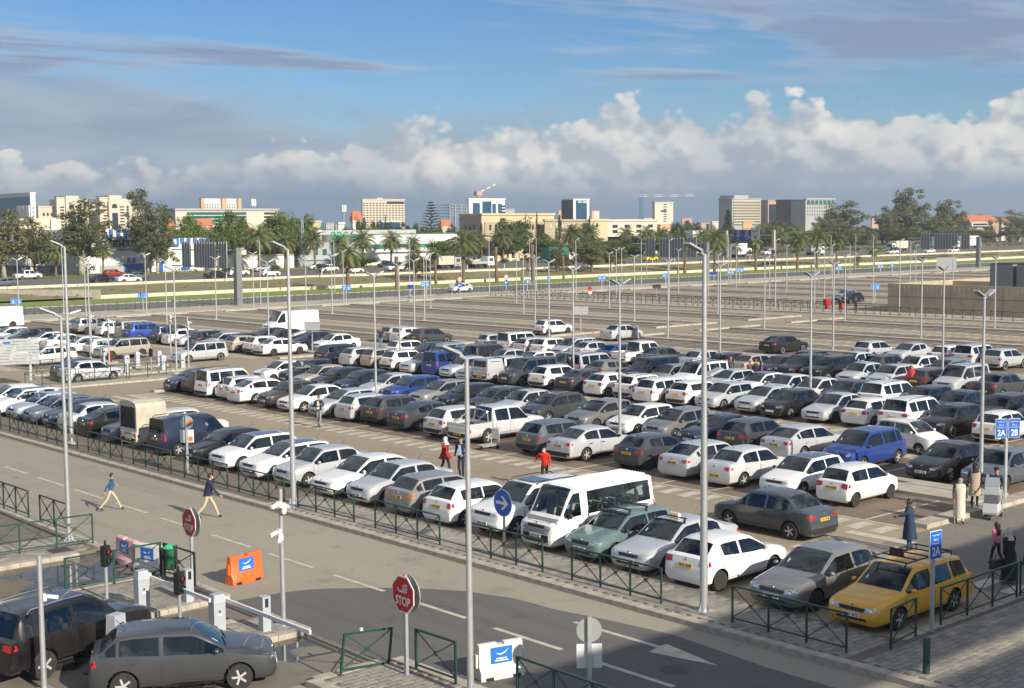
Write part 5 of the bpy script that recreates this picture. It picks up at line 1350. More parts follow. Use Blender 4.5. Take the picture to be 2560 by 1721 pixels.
def far_rail(p, q, label, z=.10):
    p, q = Vector((*p, 0)), Vector((*q, 0)); d = (q-p); n = max(1, int(d.length/4.6)); t = d.normalized(); out = []
    for k in range(n):
        o = link('railing', rail_far_me, None, tuple(p+t*(k*4.6)+Vector((0, 0, z))), math.atan2(t.y, t.x)); out.append(o)
        tag(o, label+', %s panel along' % ORDS[k], 'railing', 'far green railings')
far_rail((58, 171.8), (330, 171.8), 'dark railing between the far walkway and the service road')
far_rail((137.3, 160), (137.3, 22), 'dark railing on the near side of the railed walkway', .13)
far_rail((142.2, 160), (142.2, 98), 'dark railing on the far side of the railed walkway', .13)

# ================================================================ signs
def oct_pts(r, n=8, ph=R(22.5)): return [(r*math.cos(2*math.pi*k/n+ph), r*math.sin(2*math.pi*k/n+ph)) for k in range(n)]
def plate(mb, pts, y0, y1):
    """flat plate in the xz plane between y0 and y1"""
    n = len(pts); a = [(x, y0, z) for x, z in pts]; b = [(x, y1, z) for x, z in pts]; mb.poly(a); mb.poly(b[::-1])
    for k in range(n): mb.quad(b[k], b[(k+1) % n], a[(k+1) % n], a[k])
def strokes(lines, w, y=-.012):
    """flat lettering strokes on a plate, in the xz plane"""
    b = MB()
    for ln in lines:
        for p, q in zip(ln, ln[1:]):
            d = Vector((q[0]-p[0], 0, q[1]-p[1])); n = Vector((-d.z, 0, d.x)).normalized()*(w/2); e = d.normalized()*(w*.35)
            P, Q = Vector((p[0], y, p[1]))-e, Vector((q[0], y, q[1]))+e; b.quad(P-n, Q-n, Q+n, P+n)
    return b
ARQ = [[(.30, .10), (.34, .16), (.28, .22), (.20, .19), (.20, .10), (.30, .10)], [(.30, .12), (.34, .02), (.26, -.04), (.12, -.04)], [(.14, -.04), (.14, .06), (.06, .12), (-.01, .08), (.0, .0), (.12, .0)], [(.12, -.04), (-.30, -.04), (-.36, .0), (-.36, .08)], [(.20, .31), (.22, .29)], [(.32, .31), (.34, .29)], [(.03, .24), (.06, .22)]]
def stop_sign(x, y, z, h, r, face, label):
    root = empty('stop_sign', (x, y, z), face); tag(root, label, 'stop sign', 'stop signs')
    MB().box(-.045, .045, 0.01, .09, 0, h+r).build('pole', galv, root)
    b = MB(); plate(b, oct_pts(r), -.02, 0); b.build('rim_plate', white_m, root, (0, 0, h)); b = MB(); plate(b, oct_pts(r*.93), -.026, -.021); b.build('face_plate', red_m, root, (0, 0, h))
    link('lettering', text_mesh('STOP', r*.62, white_m, .001, bold=True, xs=.82), root, (0, -.029, h-r*.36))
    q = strokes([[(px*r*1.05, pz*r*1.1) for px, pz in l] for l in ARQ], r*.095, -.029); q.build('arabic_lettering', white_m, root, (0, 0, h+r*.18))
    b = MB(); b.lathe([(r*.98, .10), (r*.98, .125)], 24, axis='y'); b.build('round_back_sign', signback, root, (r*.12, 0, h+.01))
    return root
FACE = lambda deg: R(deg)
# plates face local -y; rotate so that -y points at the given world heading
def face_to(dx, dy): return math.atan2(dy, dx)+math.pi/2
stop_sign(20.35, 38.05, .13, 1.62, .465, face_to(-1, .03), 'red octagonal stop sign with Arabic and Latin letters behind the litter bin')
stop_sign(19.3, 25.75, .13, 1.97, .47, face_to(-1, .03), 'red octagonal stop sign standing on the paved island in front of the road')
def arrow_sign(x, y, z, h, r, face, label):
    root = empty('arrow_sign', (x, y, z), face); tag(root, label, 'road sign')
    MB().box(-.04, .04, .01, .06, 0, h+r*.6).build('pole', galv, root)
    MB().lathe([(r, -.02), (r, 0)], 28, axis='y').build('rim_plate', white_m, root, (0, 0, h)); MB().lathe([(r*.96, -.024), (r*.96, -.021)], 28, axis='y').build('face_plate', blue_m, root, (0, 0, h))
    a = MB(); q = [(-.30, .045), (.08, .045), (-.08, .20), (.03, .20), (.26, 0), (.03, -.20), (-.08, -.20), (.08, -.045), (-.30, -.045)]; s = r/.40
    a.poly([(u*s, -.027, v*s) for u, v in q][::-1]); a.build('arrow', white_m, root, (0, 0, h)); return root
arrow_sign(28.77, 33.0, .15, 1.75, .445, face_to(-1, .02), 'round blue sign with a white right arrow by the minibus')
def back_sign(x, y, z, h, face, label, stickers=False):
    root = empty('traffic_sign', (x, y, z), face); tag(root, label, 'road sign')
    MB().box(-.045, .045, -.09, -.005, 0, h+.42).build('pole', galv, root)
    MB().lathe([(.29, 0), (.29, .02)], 24, axis='y').build('round_plate', signback, root, (0, 0, h+.1)); b = MB(); b.box(-.29, .29, 0, .02, h-.78, h-.22); b.build('square_plate', mat('sign_back_white', (.62, .64, .63), .5), root)
    if stickers:
        om = mat('orange_sticker', (.75, .16, .03), .5)
        MB().box(.06, .24, -.012, -.001, h+.02, h+.2).build('sticker', om, root); MB().box(.06, .24, -.012, -.001, h-.72, h-.52).build('sticker', om, root)
back_sign(21.6, 21.85, .01, 1.5, face_to(-.62, -.78), 'round and square sign plates with grey backs turned on one pole at the front')
back_sign(29.0, 54.2, .15, 2.1, face_to(-.55, -.83), 'sign plates with orange stickers on their backs behind the railing', True)
def bay_sign(x, y, face, label, txt, z=.15, h=1.95):
    root = empty('bay_sign', (x, y, z), face); tag(root, label, 'sign', 'blue bay signs')
    MB().box(-.045, .045, .02, .10, 0, h+.62).build('pole', galv, root)
    for k, t in enumerate(txt):
        ox = 0 if len(txt) == 1 else (-.27, .27)[k]
        b = MB(); b.box(ox-.235, ox+.235, -.03, .01, h, h+.74); b.build('panel', white_m, root); b = MB(); b.box(ox-.222, ox+.222, -.036, -.031, h+.013, h+.727); b.build('face_plate', blue_m, root)
        link('lettering', text_mesh(t, .33, white_m, .001, bold=True, xs=.82), root, (ox, -.039, h+.19))
        link('lettering', text_mesh('PK-2', .095, white_m, .001), root, (ox, -.039, h+.50)); link('lettering', text_mesh('P4 Parking 2', .066, white_m, .001), root, (ox, -.039, h+.41))
        strokes([[(ox-.15, h+.64), (ox-.08, h+.61), (ox, h+.64), (ox+.08, h+.61), (ox+.15, h+.65)]], .016, -.039).build('arabic_lettering', white_m, root)
    return root
bay_sign(31.35, 19.05, R(264)+math.pi/2, 'blue bay sign reading 2A on a steel post beside the yellow estate', ['2A'])
bay_sign(48.9, 26.7, R(238)+math.pi/2, 'pair of blue bay signs reading 2A and 2B at the end of the third row', ['2A', '2B'], h=2.35)
FS = [(82.3, 164.4, 1.9), (65.4, 163.5, 1.9), (112.9, 163, 1.8), (127.1, 163, 1.8), (150.3, 165.8, 1.45), (158.5, 169.6, 1.6), (163.3, 161.8, 1.7), (180.9, 163.5, 1.55), (204.2, 168.2, 1.3), (197.8, 160.8, 2.0), (241.2, 170, 1.0), (256.4, 170, 1.0), (160.5, 107.2, 1.7), (257.6, 167.9, 1.3)]
for k, (x, y, h) in enumerate(FS):
    root = empty('bay_sign', (x, y, .10), face_to(-.5, -.86)); tag(root, 'small pale blue double sign on a post, %s along the far walkway' % ORD[k], 'sign', 'far blue bay signs')
    MB().box(-.04, .04, .02, .08, 0, h+.6).build('pole', galv, root); lb_ = mat('sign_light_blue', (.05, .24, .72), .4)
    for ox in ((-.34, .34) if k not in (4, 5, 13) else (0,)):
        MB().box(ox-.31, ox+.31, -.02, .01, h, h+.66).build('panel', lb_, root); strokes([[(ox-.12, h+.38), (ox+.05, h+.44), (ox+.08, h+.34), (ox-.1, h+.14), (ox+.14, h+.14)]], .06, -.022).build('lettering', white_m, root)
def round_sign(x, y, h, m, label, r=.42, inner=None, z=.10, two=None):
    root = empty('round_sign', (x, y, z), face_to(-.62, -.78)); tag(root, label, 'road sign'); MB().box(-.04, .04, .02, .07, 0, h+.3).build('pole', galv, root)
    MB().lathe([(r, -.02), (r, .01)], 20, axis='y').build('face_plate', m, root, (0, 0, h))
    if inner: MB().lathe([(r*.72, -.026), (r*.72, -.021)], 20, axis='y').build('inner_disc', white_m, root, (0, 0, h)); strokes([[(-.2, -.05), (.2, -.05)], [(-.15, .08), (.12, .1)]], .07, -.03).build('symbol', red_m, root, (0, 0, h))
    if two:
        MB().lathe([(r, -.02), (r, .01)], 20, axis='y').build('lower_plate', blue_m, root, (0, 0, h-.92)); strokes([[(.25, 0), (-.22, 0)], [(-.05, .17), (-.24, 0), (-.05, -.17)]], .07, -.026).build('arrow', white_m, root, (0, 0, h-.92))
round_sign(136.6, 166.4, 2.5, red_m, 'red ringed sign above a blue arrow sign by the passing white hatchback', inner=True, two=True)
round_sign(149.4, 170, 2.4, red_m, 'red ringed sign above a blue arrow sign past the white hatchback', inner=True, two=True)
round_sign(134.8, 166.1, 1.65, signback, 'grey round sign back left of the red ringed sign')
def board(x, y, z, w, hh, h, m, face, label, slats=False):
    root = empty('sign_board', (x, y, z), face); tag(root, label, 'sign'); MB().box(-.04, .04, .02, .09, 0, h+hh).build('pole', galv, root)
    MB().box(-w/2, w/2, -.03, .015, h, h+hh).build('panel', m, root)
    if slats:
        for k in range(int(w/.22)+1): MB().box(-w/2+k*.22-.012, -w/2+k*.22+.012, -.05, -.03, h, h+hh).build('rib', galv, root)
    return root
board(66.1, 100.7, .15, 1.3, .75, 1.8, signback, face_to(-.6, -.8), 'grey ribbed sign board on a post behind the white saloons', True)
board(97.0, 99.1, .15, 1.5, .8, 1.7, signback, face_to(-.6, -.8), 'grey ribbed sign board on a post by the lone white hatchback', True)
board(147.4, 135.0, .0, 1.2, .5, 1.7, mat('sign_dark_yellow', (.05, .045, .03), .5), face_to(-.7, -.7), 'dark board with yellow lettering beyond the railed walkway')
board(126.7, 166, .1, 1.0, .6, 1.4, dblue_m, face_to(-.6, -.8), 'small dark blue direction board on the far walkway'); board(195.1, 164.6, .1, 1.5, .55, 1.5, dblue_m, face_to(-.6, -.8), 'small dark blue direction board in front of the second gantry')
board(266, 160, 0, 4.2, 2.6, .6, signback, face_to(-.7, -.7), 'large grey ribbed board back before the far gantry', True); board(262, 134, 0, 3.6, 1.9, .8, white_m, face_to(-.7, -.7), 'white ribbed board near the far lot exit', True)
round_sign(140.3, 141.5, 1.6, red_m, 'red oval sign over a white plate on the railed walkway', .32)
board(140.3, 141.4, .13, .5, .4, .75, white_m, face_to(-.7, -.7), 'small white plate under the red oval sign')
tag(MB().box(-.45, .45, -.25, .25, .55, 1.3).box(-.2, .2, -.15, .15, 0, .55).build('fire_box', red_m, loc=(144.3, 103.4, 0)), 'red fire equipment box on a stand beside the railed walkway', 'fire box')
tag(MB().lathe([(.25, 0), (.3, .1), (.28, .7), (.15, .85)], 12).build('red_bin', red_m, loc=(145.6, 102.2, 0)), 'low red drum beside the red fire box', 'drum')
# the big slatted board at the gate lanes
root = empty('gate_board', (36.9, 94.2, 0), face_to(-.35, -.94)); tag(root, 'big white slatted board on two posts at the exit lane', 'sign')
for sx in (-1.5, 1.5): MB().box(sx-.08, sx+.08, .02, .14, 0, 3.4).build('pole', galv, root)
for k in range(9): MB().box(-2.1, 2.1, -.06, .02, 1.55+k*.2, 1.55+k*.2+.17).build('slat', signback, root)
MB().box(-.25, .25, -.075, -.062, 3.0, 3.14).build('badge', blue_m, root)
# gantries over the service road
def gantry(X, h, label, lab2, backs=True, y0=169.8, y1=188.9):
    root = empty('sign_gantry', (X, y0, 0)); tag(root, label, 'gantry', 'sign gantries')
    gm = conc_m if X < 150 else galv
    for y in (0, y1-y0): b = MB(); b.box(-.45, .45, -.45, .45, 0, h, taper=.04); b.build('column', gm if y == 0 else galv, root)
    for z in (h-.35, h-2.7): b = MB(); b.tube([(-.2, .4, z), (-.2, y1-y0-.4, z)], .09, 8); b.build('beam', galv, root)
    for k, (ya, yb, ztop) in enumerate(((2.0, 4.3, .85), (5.2, 11.4, .85), (12.5, 15.0, .85))):
        b = MB(); b.box(-.42, -.36, ya, yb, h-2.9, h+ztop); b.build('panel', mat('gantry_panel', (.22, .23, .235), .5, .2), root)
        n = int((yb-ya)/.75)
        for q in range(n+1): b = MB(); yy = ya+.1+q*(yb-ya-.2)/n; b.box(-.52, -.43, yy-.05, yy+.05, h-2.9, h+ztop); b.build('rib', galv, root)
gantry(99.4, 8.1, 'steel and concrete sign gantry with dark panel backs over the service road', '')
gantry(199.1, 7.45, 'steel sign gantry with grey panel backs, second along the service road', '')
gantry(296, 7.3, 'steel sign gantry with grey panel backs, farthest along the service road', '')
root = empty('road_sign_gantry', (297, 230, 1.5)); tag(root, 'blue highway direction sign with a grey airport panel on a gantry', 'gantry')
for y in (0, 16.2): MB().box(-.4, .4, y-.4, y+.4, 0, 7.6, taper=.05).build('column', conc_m, root)
MB().tube([(0, 0, 6.2), (0, 16.2, 6.2)], .12, 8).build('beam', galv, root)
ys = [on_x(q, 590, 296.5).y-230 for q in (1835, 1877.5, 1898)]; zs = [on_x(1866, q, 296.5).z-1.5 for q in (603, 575)]
MB().box(-.5, -.4, ys[1]+.02, ys[0], *zs).build('blue_panel', dblue_m, root); MB().box(-.5, -.4, ys[2], ys[1]-.02, *zs).build('grey_panel', galv, root)
for fy in (.25, .75):
    yy = lerp(ys[0], ys[1], fy)
    for k, w in enumerate((1.0, .9, 1.2, 1.3, 1.15)): MB().box(-.53, -.505, yy-w/2, yy+w/2, zs[1]-.35-k*.40, zs[1]-.24-k*.40).build('text_line', white_m, root)
    a = MB(); a.poly([(-.53, yy-.3, zs[0]+.5), (-.53, yy+.3, zs[0]+.5), (-.53, yy, zs[0]+.2)]); a.build('arrow', white_m, root)
yy = (ys[1]+ys[2])/2; MB().box(-.53, -.505, yy-.9, yy+.9, zs[1]-.5, zs[1]-.36).build('text_line', black_m, root); pl = MB(); pl.bar((-.52, yy-.35, zs[0]+.6), (-.52, yy+.35, zs[0]+1.5), .12); pl.bar((-.52, yy-.35, zs[0]+1.3), (-.52, yy+.35, zs[0]+.9), .12); pl.build('aircraft_symbol', black_m, root)

# ================================================================ barriers, machines and small things at the lanes
plas_o = mat('plastic_orange', (.80, .13, .025), .45, var=.08, scale=3); plas_w = mat('plastic_white', (.66, .63, .56), .5, var=.12, scale=3); plas_p = mat('plastic_pink', (.62, .22, .26), .5, col2=(.66, .5, .48), scale=1.8)
def barrier(x, y, rz, m, label, L_=1.45):
    root = empty('plastic_barrier', (x, y, .01), rz); root.scale = (.80, .86, .86); tag(root, label, 'barrier', 'water-filled plastic barriers')
    prof = [(-.25, 0), (-.25, .22), (-.13, .36), (-.115, .95), (-.06, 1.0), (.06, 1.0), (.115, .95), (.13, .36), (.25, .22), (.25, 0)]
    b = MB(); h = L_/2; xs = [-h, -h+.05, -.12, -.10, .10, .12, h-.05, h]; sc = [.88, 1, 1, 1, 1, 1, 1, .88]; cutz = [1, 1, 1, .93, .93, 1, 1, 1]
    rings = [[(xx, py*s, min(pz, 1.0*cz)) for py, pz in prof] for xx, s, cz in zip(xs, sc, cutz)]
    for r0, r1 in zip(rings, rings[1:]):
        for k in range(len(prof)-1): b.quad(r0[k], r0[k+1], r1[k+1], r1[k])
    b.poly(rings[0][::-1]); b.poly(rings[-1]); b.build('body', m, root, smooth=40, fix=True)
    for xx in (-.45, .45):
        c = MB(); c.box(xx-.13, xx+.13, -.256, .256, 0, .09); c.build('foot_slot', black_m, root)
    MB().box(h, h+.08, -.05, .05, .35, .72).build('lug', m, root); MB().box(-h-.08, -h, -.05, .05, .35, .72).build('lug', m, root)
    for s in (-1, 1):
        q = MB(); q.box(-.36, .36, s*.128-.004, s*.128+.004, .42, .88); q.build('notice', mat('notice_blue', (.02, .16, .55), .4), root)
        for zz, w in ((.50, .22), (.56, .18)): MB().box(-w, w, s*.1345-.002, s*.1345+.002, zz-.015, zz+.015).build('text_line', white_m, root)
        sw = MB(); sw.tube([(-.2, s*.136, .72), (-.05, s*.136, .67), (.1, s*.136, .71), (.24, s*.136, .82)], [.004, .022, .02, .003], 5); sw.build('emblem', white_m, root)
    return root
barrier(21.35, 36.55, R(8), plas_o, 'orange plastic barrier with a blue notice standing in the road')
barrier(21.15, 24.45, R(-14), plas_w, 'white plastic barrier with a blue notice beside the near lamp post')
barrier(19.75, 41.1, R(-88), plas_p, 'faded pink plastic barrier across the wet lane'); barrier(19.85, 39.75, R(-75), plas_w, 'dirty white plastic barrier next to the pink one')
cab_m = mat('cabinet_grey', (.46, .49, .53), .4, .2, var=.06)
def cabinet(x, y, z, h, label, boom=None, w=.34, d=.30, rz=0., cat='barrier gate'):
    root = empty('barrier_gate', (x, y, z), rz); tag(root, label, cat, 'barrier gates')
    b = MB(); b.box(-w/2, w/2, -d/2, d/2, 0, h*.78); b.build('housing', cab_m, root)
    b = MB(); b.box(-w/2-.01, w/2+.01, -d/2-.01, d/2+.01, h*.785, h, taper=.035); b.build('lid', cab_m, root)
    b = MB(); b.lathe([(.03, -d/2-.012), (.03, -d/2)], 8, (0, 0, h*.55), 'y'); b.build('lock', black_m, root); MB().box(-.07, .07, -d/2-.006, -d/2-.001, h*.44, h*.48).build('notice', white_m, root)
    if boom:
        L_, dirn = boom; bm_ = MB(); bm_.box(w/2-.02, w/2+.1, -.07, .07, h*.72, h*.9); bm_.build('boom_mount', white_m, root)
        bb = MB(); s = dirn; bb.box(.10+w/2-.06, .16+w/2-.06, min(0, s*L_), max(0, s*L_), h*.80-.05, h*.80+.05); bb.build('boom', white_m, root)
        rr = MB(); rr.box(.155+w/2-.06, .165+w/2-.06, min(0, s*L_), max(0, s*L_), h*.80-.05, h*.80-.025); rr.build('red_stripe', red_m, root)
cabinet(17.35, 35.3, .13, 1.15, 'grey barrier gate with a white boom on the paved barrier island', (3.4, -1)); cabinet(17.9, 32.1, .13, 1.0, 'grey barrier gate with a lowered boom in front of the dark grey hatchback', (4.1, -1))
def receiver(x, y, z, label, h=.85):
    root = empty('boom_rest', (x, y, z)); tag(root, label, 'boom rest', 'barrier gates'); b = MB(); b.box(-.12, .12, -.12, .12, 0, h); b.build('post', cab_m, root)
    b = MB(); b.box(-.05, .05, -.125, -.121, h*.7, h*.95); b.build('slot', black_m, root)
receiver(18.75, 35.25, .13, 'slim grey boom rest on the paved barrier island', .95); receiver(18.8, 31.2, .13, 'slim grey boom rest by the camera pole', .95)
def traffic_light(x, y, z, label, h=1.15):
    root = empty('signal_lamp', (x, y, z), R(200)); tag(root, label, 'signal', 'lane signals'); MB().tube([(0, 0, 0), (0, 0, h)], .05, 8).build('pole', galv, root)
    b = MB(); b.box(-.11, .11, -.09, .09, h-.15, h+.45); b.box(-.02, .02, -.02, .02, h+.45, h+.6); b.build('housing', black_m, root)
    for k, m_ in enumerate((mat('lens_green', (.01, .06, .05), .2), mat('lens_red', (.25, .015, .015), .2))):
        c = MB(); c.lathe([(.07, .09), (.07, .12)], 12, (0, 0, h+.02+k*.26), 'y'); c.build('lens', m_, root); v = MB(); v.lathe([(.085, .09), (.085, .17), (.078, .17), (.078, .09)], 12, (0, 0, h+.02+k*.26), 'y'); v.build('hood', black_m, root)
traffic_light(17.1, 37.0, .13, 'black lane signal on a grey post by the wet lane'); traffic_light(17.5, 33.4, .0, 'black lane signal on a grey post by the lowered boom', 1.1)
def ticket(x, y, z, rz, label):
    root = empty('ticket_machine', (x, y, z), rz); tag(root, label, 'ticket machine', 'ticket machines'); MB().box(-.14, .14, -.10, .16, 0, .72).build('pedestal', cab_m, root)
    b = MB(); b.box(-.20, .20, -.16, .16, .70, 1.32, taper=.02); b.build('housing', cab_m, root); MB().box(-.02, .10, -.168, -.155, 1.02, 1.12).build('screen', black_m, root); MB().box(-.16, -.08, -.168, -.155, .80, .88).build('notice', white_m, root)
ticket(14.75, 31.45, .02, R(20), 'grey ticket machine between the black off-roader and the dark hatchback'); ticket(46.6, 96.1, .12, R(0), 'grey ticket machine with yellow guards at the far exit lane')
for s in (-.35, .35): pass
for k, (x, y, bm_) in enumerate([(49.6, 100.4, (3.9, -1)), (49.5, 95.95, (3.0, -1)), (51.2, 99.9, None), (51.2, 96.1, None)]): cabinet(x, y, .12, 1.1, ['grey barrier gate on the second far gate island', 'grey barrier gate on the first far gate island', 'grey boom cabinet behind the second far gate', 'grey boom cabinet behind the first far gate'][k], bm_)
traffic_light(48.9, 96.7, .12, 'black lane signal at the far exit gate'); ticket(48.6, 104.3, .0, 0, 'grey ticket machine by the red extinguisher post')
tag(MB().lathe([(.11, 0), (.12, .05), (.12, .75), (.05, .9)], 12).build('fire_extinguisher', red_m, loc=(48.9, 103.6, .25)), 'red fire extinguisher at the far gate post', 'extinguisher')
def cctv(x, y, z, h, label, cams):
    root = empty('camera_pole', (x, y, z)); tag(root, label, 'camera pole', 'camera poles'); MB().tube([(0, 0, 0), (0, 0, h)], [.07, .055], 10).build('pole', galv, root, smooth=50); MB().box(-.2, .2, -.2, .2, 0, .025).build('base_plate', galv, root)
    for zz, a in cams:
        M = Matrix.Translation((0, 0, zz)) @ Matrix.Rotation(a, 4, 'Z'); b = MB(); b.box(.05, .12, -.06, .06, -.08, .08, M); b.build('junction_box', white_m, root)
        M2 = M @ Matrix.Translation((.14, 0, .02)) @ Matrix.Rotation(R(14), 4, 'Y'); c = MB(); c.box(0, .26, -.04, .04, -.038, .038, M2); c.build('camera', white_m, root)
        if zz > h-.6: d = MB(); d.lathe([(.02, -.10), (.06, -.07), (.07, 0), (.07, .04)], 12, (.0, -.15, zz-.12)); d.build('dome_camera', white_m, root)
cctv(19.47, 31.35, .13, 3.7, 'camera pole with white cameras on the small kerbed island', [(3.3, R(200)), (3.25, R(-60)), (2.55, R(190)), (2.4, R(-130))])
cctv(12.7, 31.0, .02, 3.2, 'grey pole with a white camera at the front left edge', [(2.2, R(-10))])
for x, y, l in ((51.9, 96.4, 'thin camera pole at the far exit gate'), (54.4, 104.0, 'thin camera pole behind the far gate lane'), (48.5, 103.0, 'thin camera pole by the far ticket machine'), (50.2, 109.9, 'thin camera pole between the left rows')): cctv(x, y, .0, 4.0, l, [(3.6, R(-60)), (3.2, R(-100))])
# litter bin with a green bag
root = empty('litter_bin', (19.6, 37.95, .15)); tag(root, 'clear litter bin with a green bag on the barrier island', 'litter bin')
b = MB(); b.lathe([(.21, .30), (.24, .95)], 14); gm_ = glass_m; b.build('clear_drum', gm_, root); b = MB(); b.lathe([(.14, .32), (.19, .5), (.17, .75), (.225, .93), (.10, 1.04), (.05, 1.06)], 12); b.build('bag', mat('bag_green', (.05, .42, .20), .45), root, smooth=60)
for s in (-.24, .24): MB().box(s-.02, s+.02, -.02, .02, 0, 1.0).build('leg', black_m, root)
tag(MB().lathe([(.085, 0), (.085, .82), (.07, .86), (.0, .87)], 14).build('bollard', green_m, loc=(28.35, 17.4, .15), smooth=40), 'short dark green bollard at the kerb of the paved corner', 'bollard')
tag(MB().lathe([(.035, 0), (.045, .09)], 10).build('paper_cup', white_m, loc=(18.75, 26.72, 1.10)), 'white paper cup standing on the bent green railing', 'cup')
# shopping-style airport trolley by the pickup, loaded trolley by the crossing
def trolley(x, y, rz, label, load):
    root = empty('luggage_trolley', (x, y, .0), rz); tag(root, label, 'trolley'); b = MB()
    b.tube([(-.45, -.28, .2), (.5, -.22, .18)], .02, 6); b.tube([(-.45, .28, .2), (.5, .22, .18)], .02, 6); b.tube([(-.45, -.28, .2), (-.55, -.28, 1.02), (-.55, .28, 1.02), (-.45, .28, .2)], .02, 6); b.build('frame', galv, root)
    MB().box(-.42, .5, -.24, .24, .22, .25).build('deck', galv, root); MB().box(-.53, -.49, -.26, .26, .45, .98).build('panel', white_m, root)
    for wx, wy in ((-.4, -.26), (-.4, .26), (.45, 0)): MB().lathe([(.09, wy-.03), (.09, wy+.03)], 12, (wx, 0, .09), 'y').build('wheel', tyre_m, root)
    return root
trolley(43.0, 50.4, R(180), 'empty luggage trolley parked behind the pale silver pickup', False)
tr = trolley(45.9, 25.6, R(200), 'luggage trolley piled with grey cases by the crossing', True)
for k, (w, hh, z, c) in enumerate(((.80, .34, .26, (.55, .56, .56)), (.74, .30, .61, (.12, .13, .14)), (.70, .30, .92, (.40, .42, .43)), (.6, .22, 1.23, (.30, .33, .36)))):
    b = MB(); b.box(-w/2, w/2, -.26, .26, 0, hh, taper=.03); o = b.build('suitcase', mat('case_%d' % k, c, .4), loc=(45.9, 25.6, z)); o.rotation_euler = (0, 0, R(200)+k*.05); tag(o, ['pale grey suitcase at the bottom of the loaded trolley', 'black suitcase second up on the loaded trolley', 'grey suitcase third up on the loaded trolley', 'soft wrapped bag on top of the loaded trolley'][k], 'suitcase', 'luggage on the trolley')

# ================================================================ concrete plant enclosure on the right
root = empty('plant_enclosure', (144.9, 0, 0)); tag(root, 'low concrete enclosure with ribbed panels beyond the railed walkway', 'building')
cw = mat('enclosure_concrete', (.42, .36, .255), .88, var=.13, scale=.6, bump=.3, bscale=12)
MB().box(0, .35, 30, 95, 0, 3.42).build('front_wall', cw, root); MB().box(.35, 40, 94.65, 95, 0, 3.42).build('side_wall', cw, root); MB().box(40, 40.3, 30, 95, 0, 3.42).build('rear_wall', cw, root); MB().box(14, 14.3, 60, 94.6, 0, 3.3).build('inner_wall', cw, root)
yy = 93.0
while yy > 40:
    for k in range(9): MB().box(-.03, -.002, yy-.25-k*.62-.05, yy-.25-k*.62+.05, 2.1, 3.15).build('rib', cw, root)
    MB().box(-.012, -.001, yy+.15, yy+.2, 0, 3.42).build('joint', mat('joint_dark', (.12, .10, .075), .9), root); yy -= 6.6
MB().box(-.012, -.001, 30, 95, 1.86, 1.91).build('joint', MATS['joint_dark'], root)
unit = mat('plant_grey', (.25, .27, .275), .6, .2, var=.08)
for k in range(5):
    r2 = empty('cooling_unit', (153.5, 84.2-k*3.4, .2)); tag(r2, 'tall grey cooling unit in the enclosure, %s from its open corner' % ORD[k], 'cooling unit', 'cooling units in the enclosure')
    MB().box(-1.5, 1.5, -1.45, 1.45, 2.6, 5.5).build('casing', unit, r2); MB().box(-1.4, 1.4, -1.35, 1.35, 5.5, 5.6).build('fan_deck', black_m, r2)
    for sx in (-1.2, 1.2):
        for sy in (-1.2, 1.2): MB().box(sx-.08, sx+.08, sy-.08, sy+.08, -.2, 2.6).build('leg', galv, r2)
r2 = empty('plant_tower', (150.2, 62.0, 0)); tag(r2, 'square concrete tower with orange pipe bends at the right edge', 'building'); MB().box(-2.2, 6, -6, 4.6, 0, 6.2).build('wall', cw, r2); MB().box(-2.25, 6.05, -6.05, 4.65, 6.2, 7.0).build('parapet', cw, r2)
pm = mat('pipe_orange', (.42, .15, .06), .6, var=.2, scale=2)
for k in range(2):
    b = MB(); b.tube([(0, 2.6-k*2.8, 7.0), (0, 2.6-k*2.8, 8.3), (.1, 2.9-k*2.8, 8.9), (.2, 3.6-k*2.8, 9.2), (.3, 4.4-k*2.8, 9.1)], [.42, .42, .44, .46, .5], 12); b.build('pipe_bend', pm, r2, smooth=60)
# ================================================================ trees and plants
def leaf_mat(name, c1, c2, c3):
    m = bpy.data.materials.new(name); m.use_nodes = True; MATS[name] = m; N = m.node_tree.nodes; L = m.node_tree.links; b = N['Principled BSDF']; b.inputs['Roughness'].default_value = .6; b.inputs['Specular IOR Level'].default_value = .25
    r = N.new('ShaderNodeValToRGB'); g = N.new('ShaderNodeNewGeometry'); L.new(g.outputs['Random Per Island'], r.inputs[0]); e = r.color_ramp.elements
    e[0].color = (*c1, 1); e[1].color = (*c3, 1); q = e.new(.55); q.color = (*c2, 1)
    oi = N.new('ShaderNodeObjectInfo'); hv = N.new('ShaderNodeHueSaturation'); mr = N.new('ShaderNodeMapRange'); L.new(oi.outputs['Random'], mr.inputs[0]); mr.inputs[3].default_value = .8; mr.inputs[4].default_value = 1.2; L.new(mr.outputs[0], hv.inputs['Value']); L.new(r.outputs[0], hv.inputs['Color']); L.new(hv.outputs[0], b.inputs['Base Color'])
    t = N.new('ShaderNodeBsdfTranslucent'); L.new(hv.outputs[0], t.inputs[0]); mx = N.new('ShaderNodeMixShader'); mx.inputs[0].default_value = .38; o = N['Material Output']; L.new(b.outputs[0], mx.inputs[1]); L.new(t.outputs[0], mx.inputs[2]); L.new(mx.outputs[0], o.inputs[0])
    return m
gum_leaf = leaf_mat('gum_leaves', (.105, .125, .048), (.170, .190, .078), (.25, .24, .115)); green_leaf = leaf_mat('green_leaves', (.075, .125, .026), (.130, .190, .042), (.205, .24, .062)); dark_leaf = leaf_mat('dark_leaves', (.042, .066, .030), (.066, .098, .042), (.098, .128, .054)); rust_leaf = leaf_mat('rust_leaves', (.09, .066, .036), (.14, .10, .054), (.18, .13, .07))
palm_leaf = leaf_mat('palm_fronds', (.105, .140, .050), (.170, .205, .078), (.27, .28, .125)); palm_dry = leaf_mat('palm_dry_fronds', (.20, .15, .07), (.26, .20, .10), (.32, .25, .13))
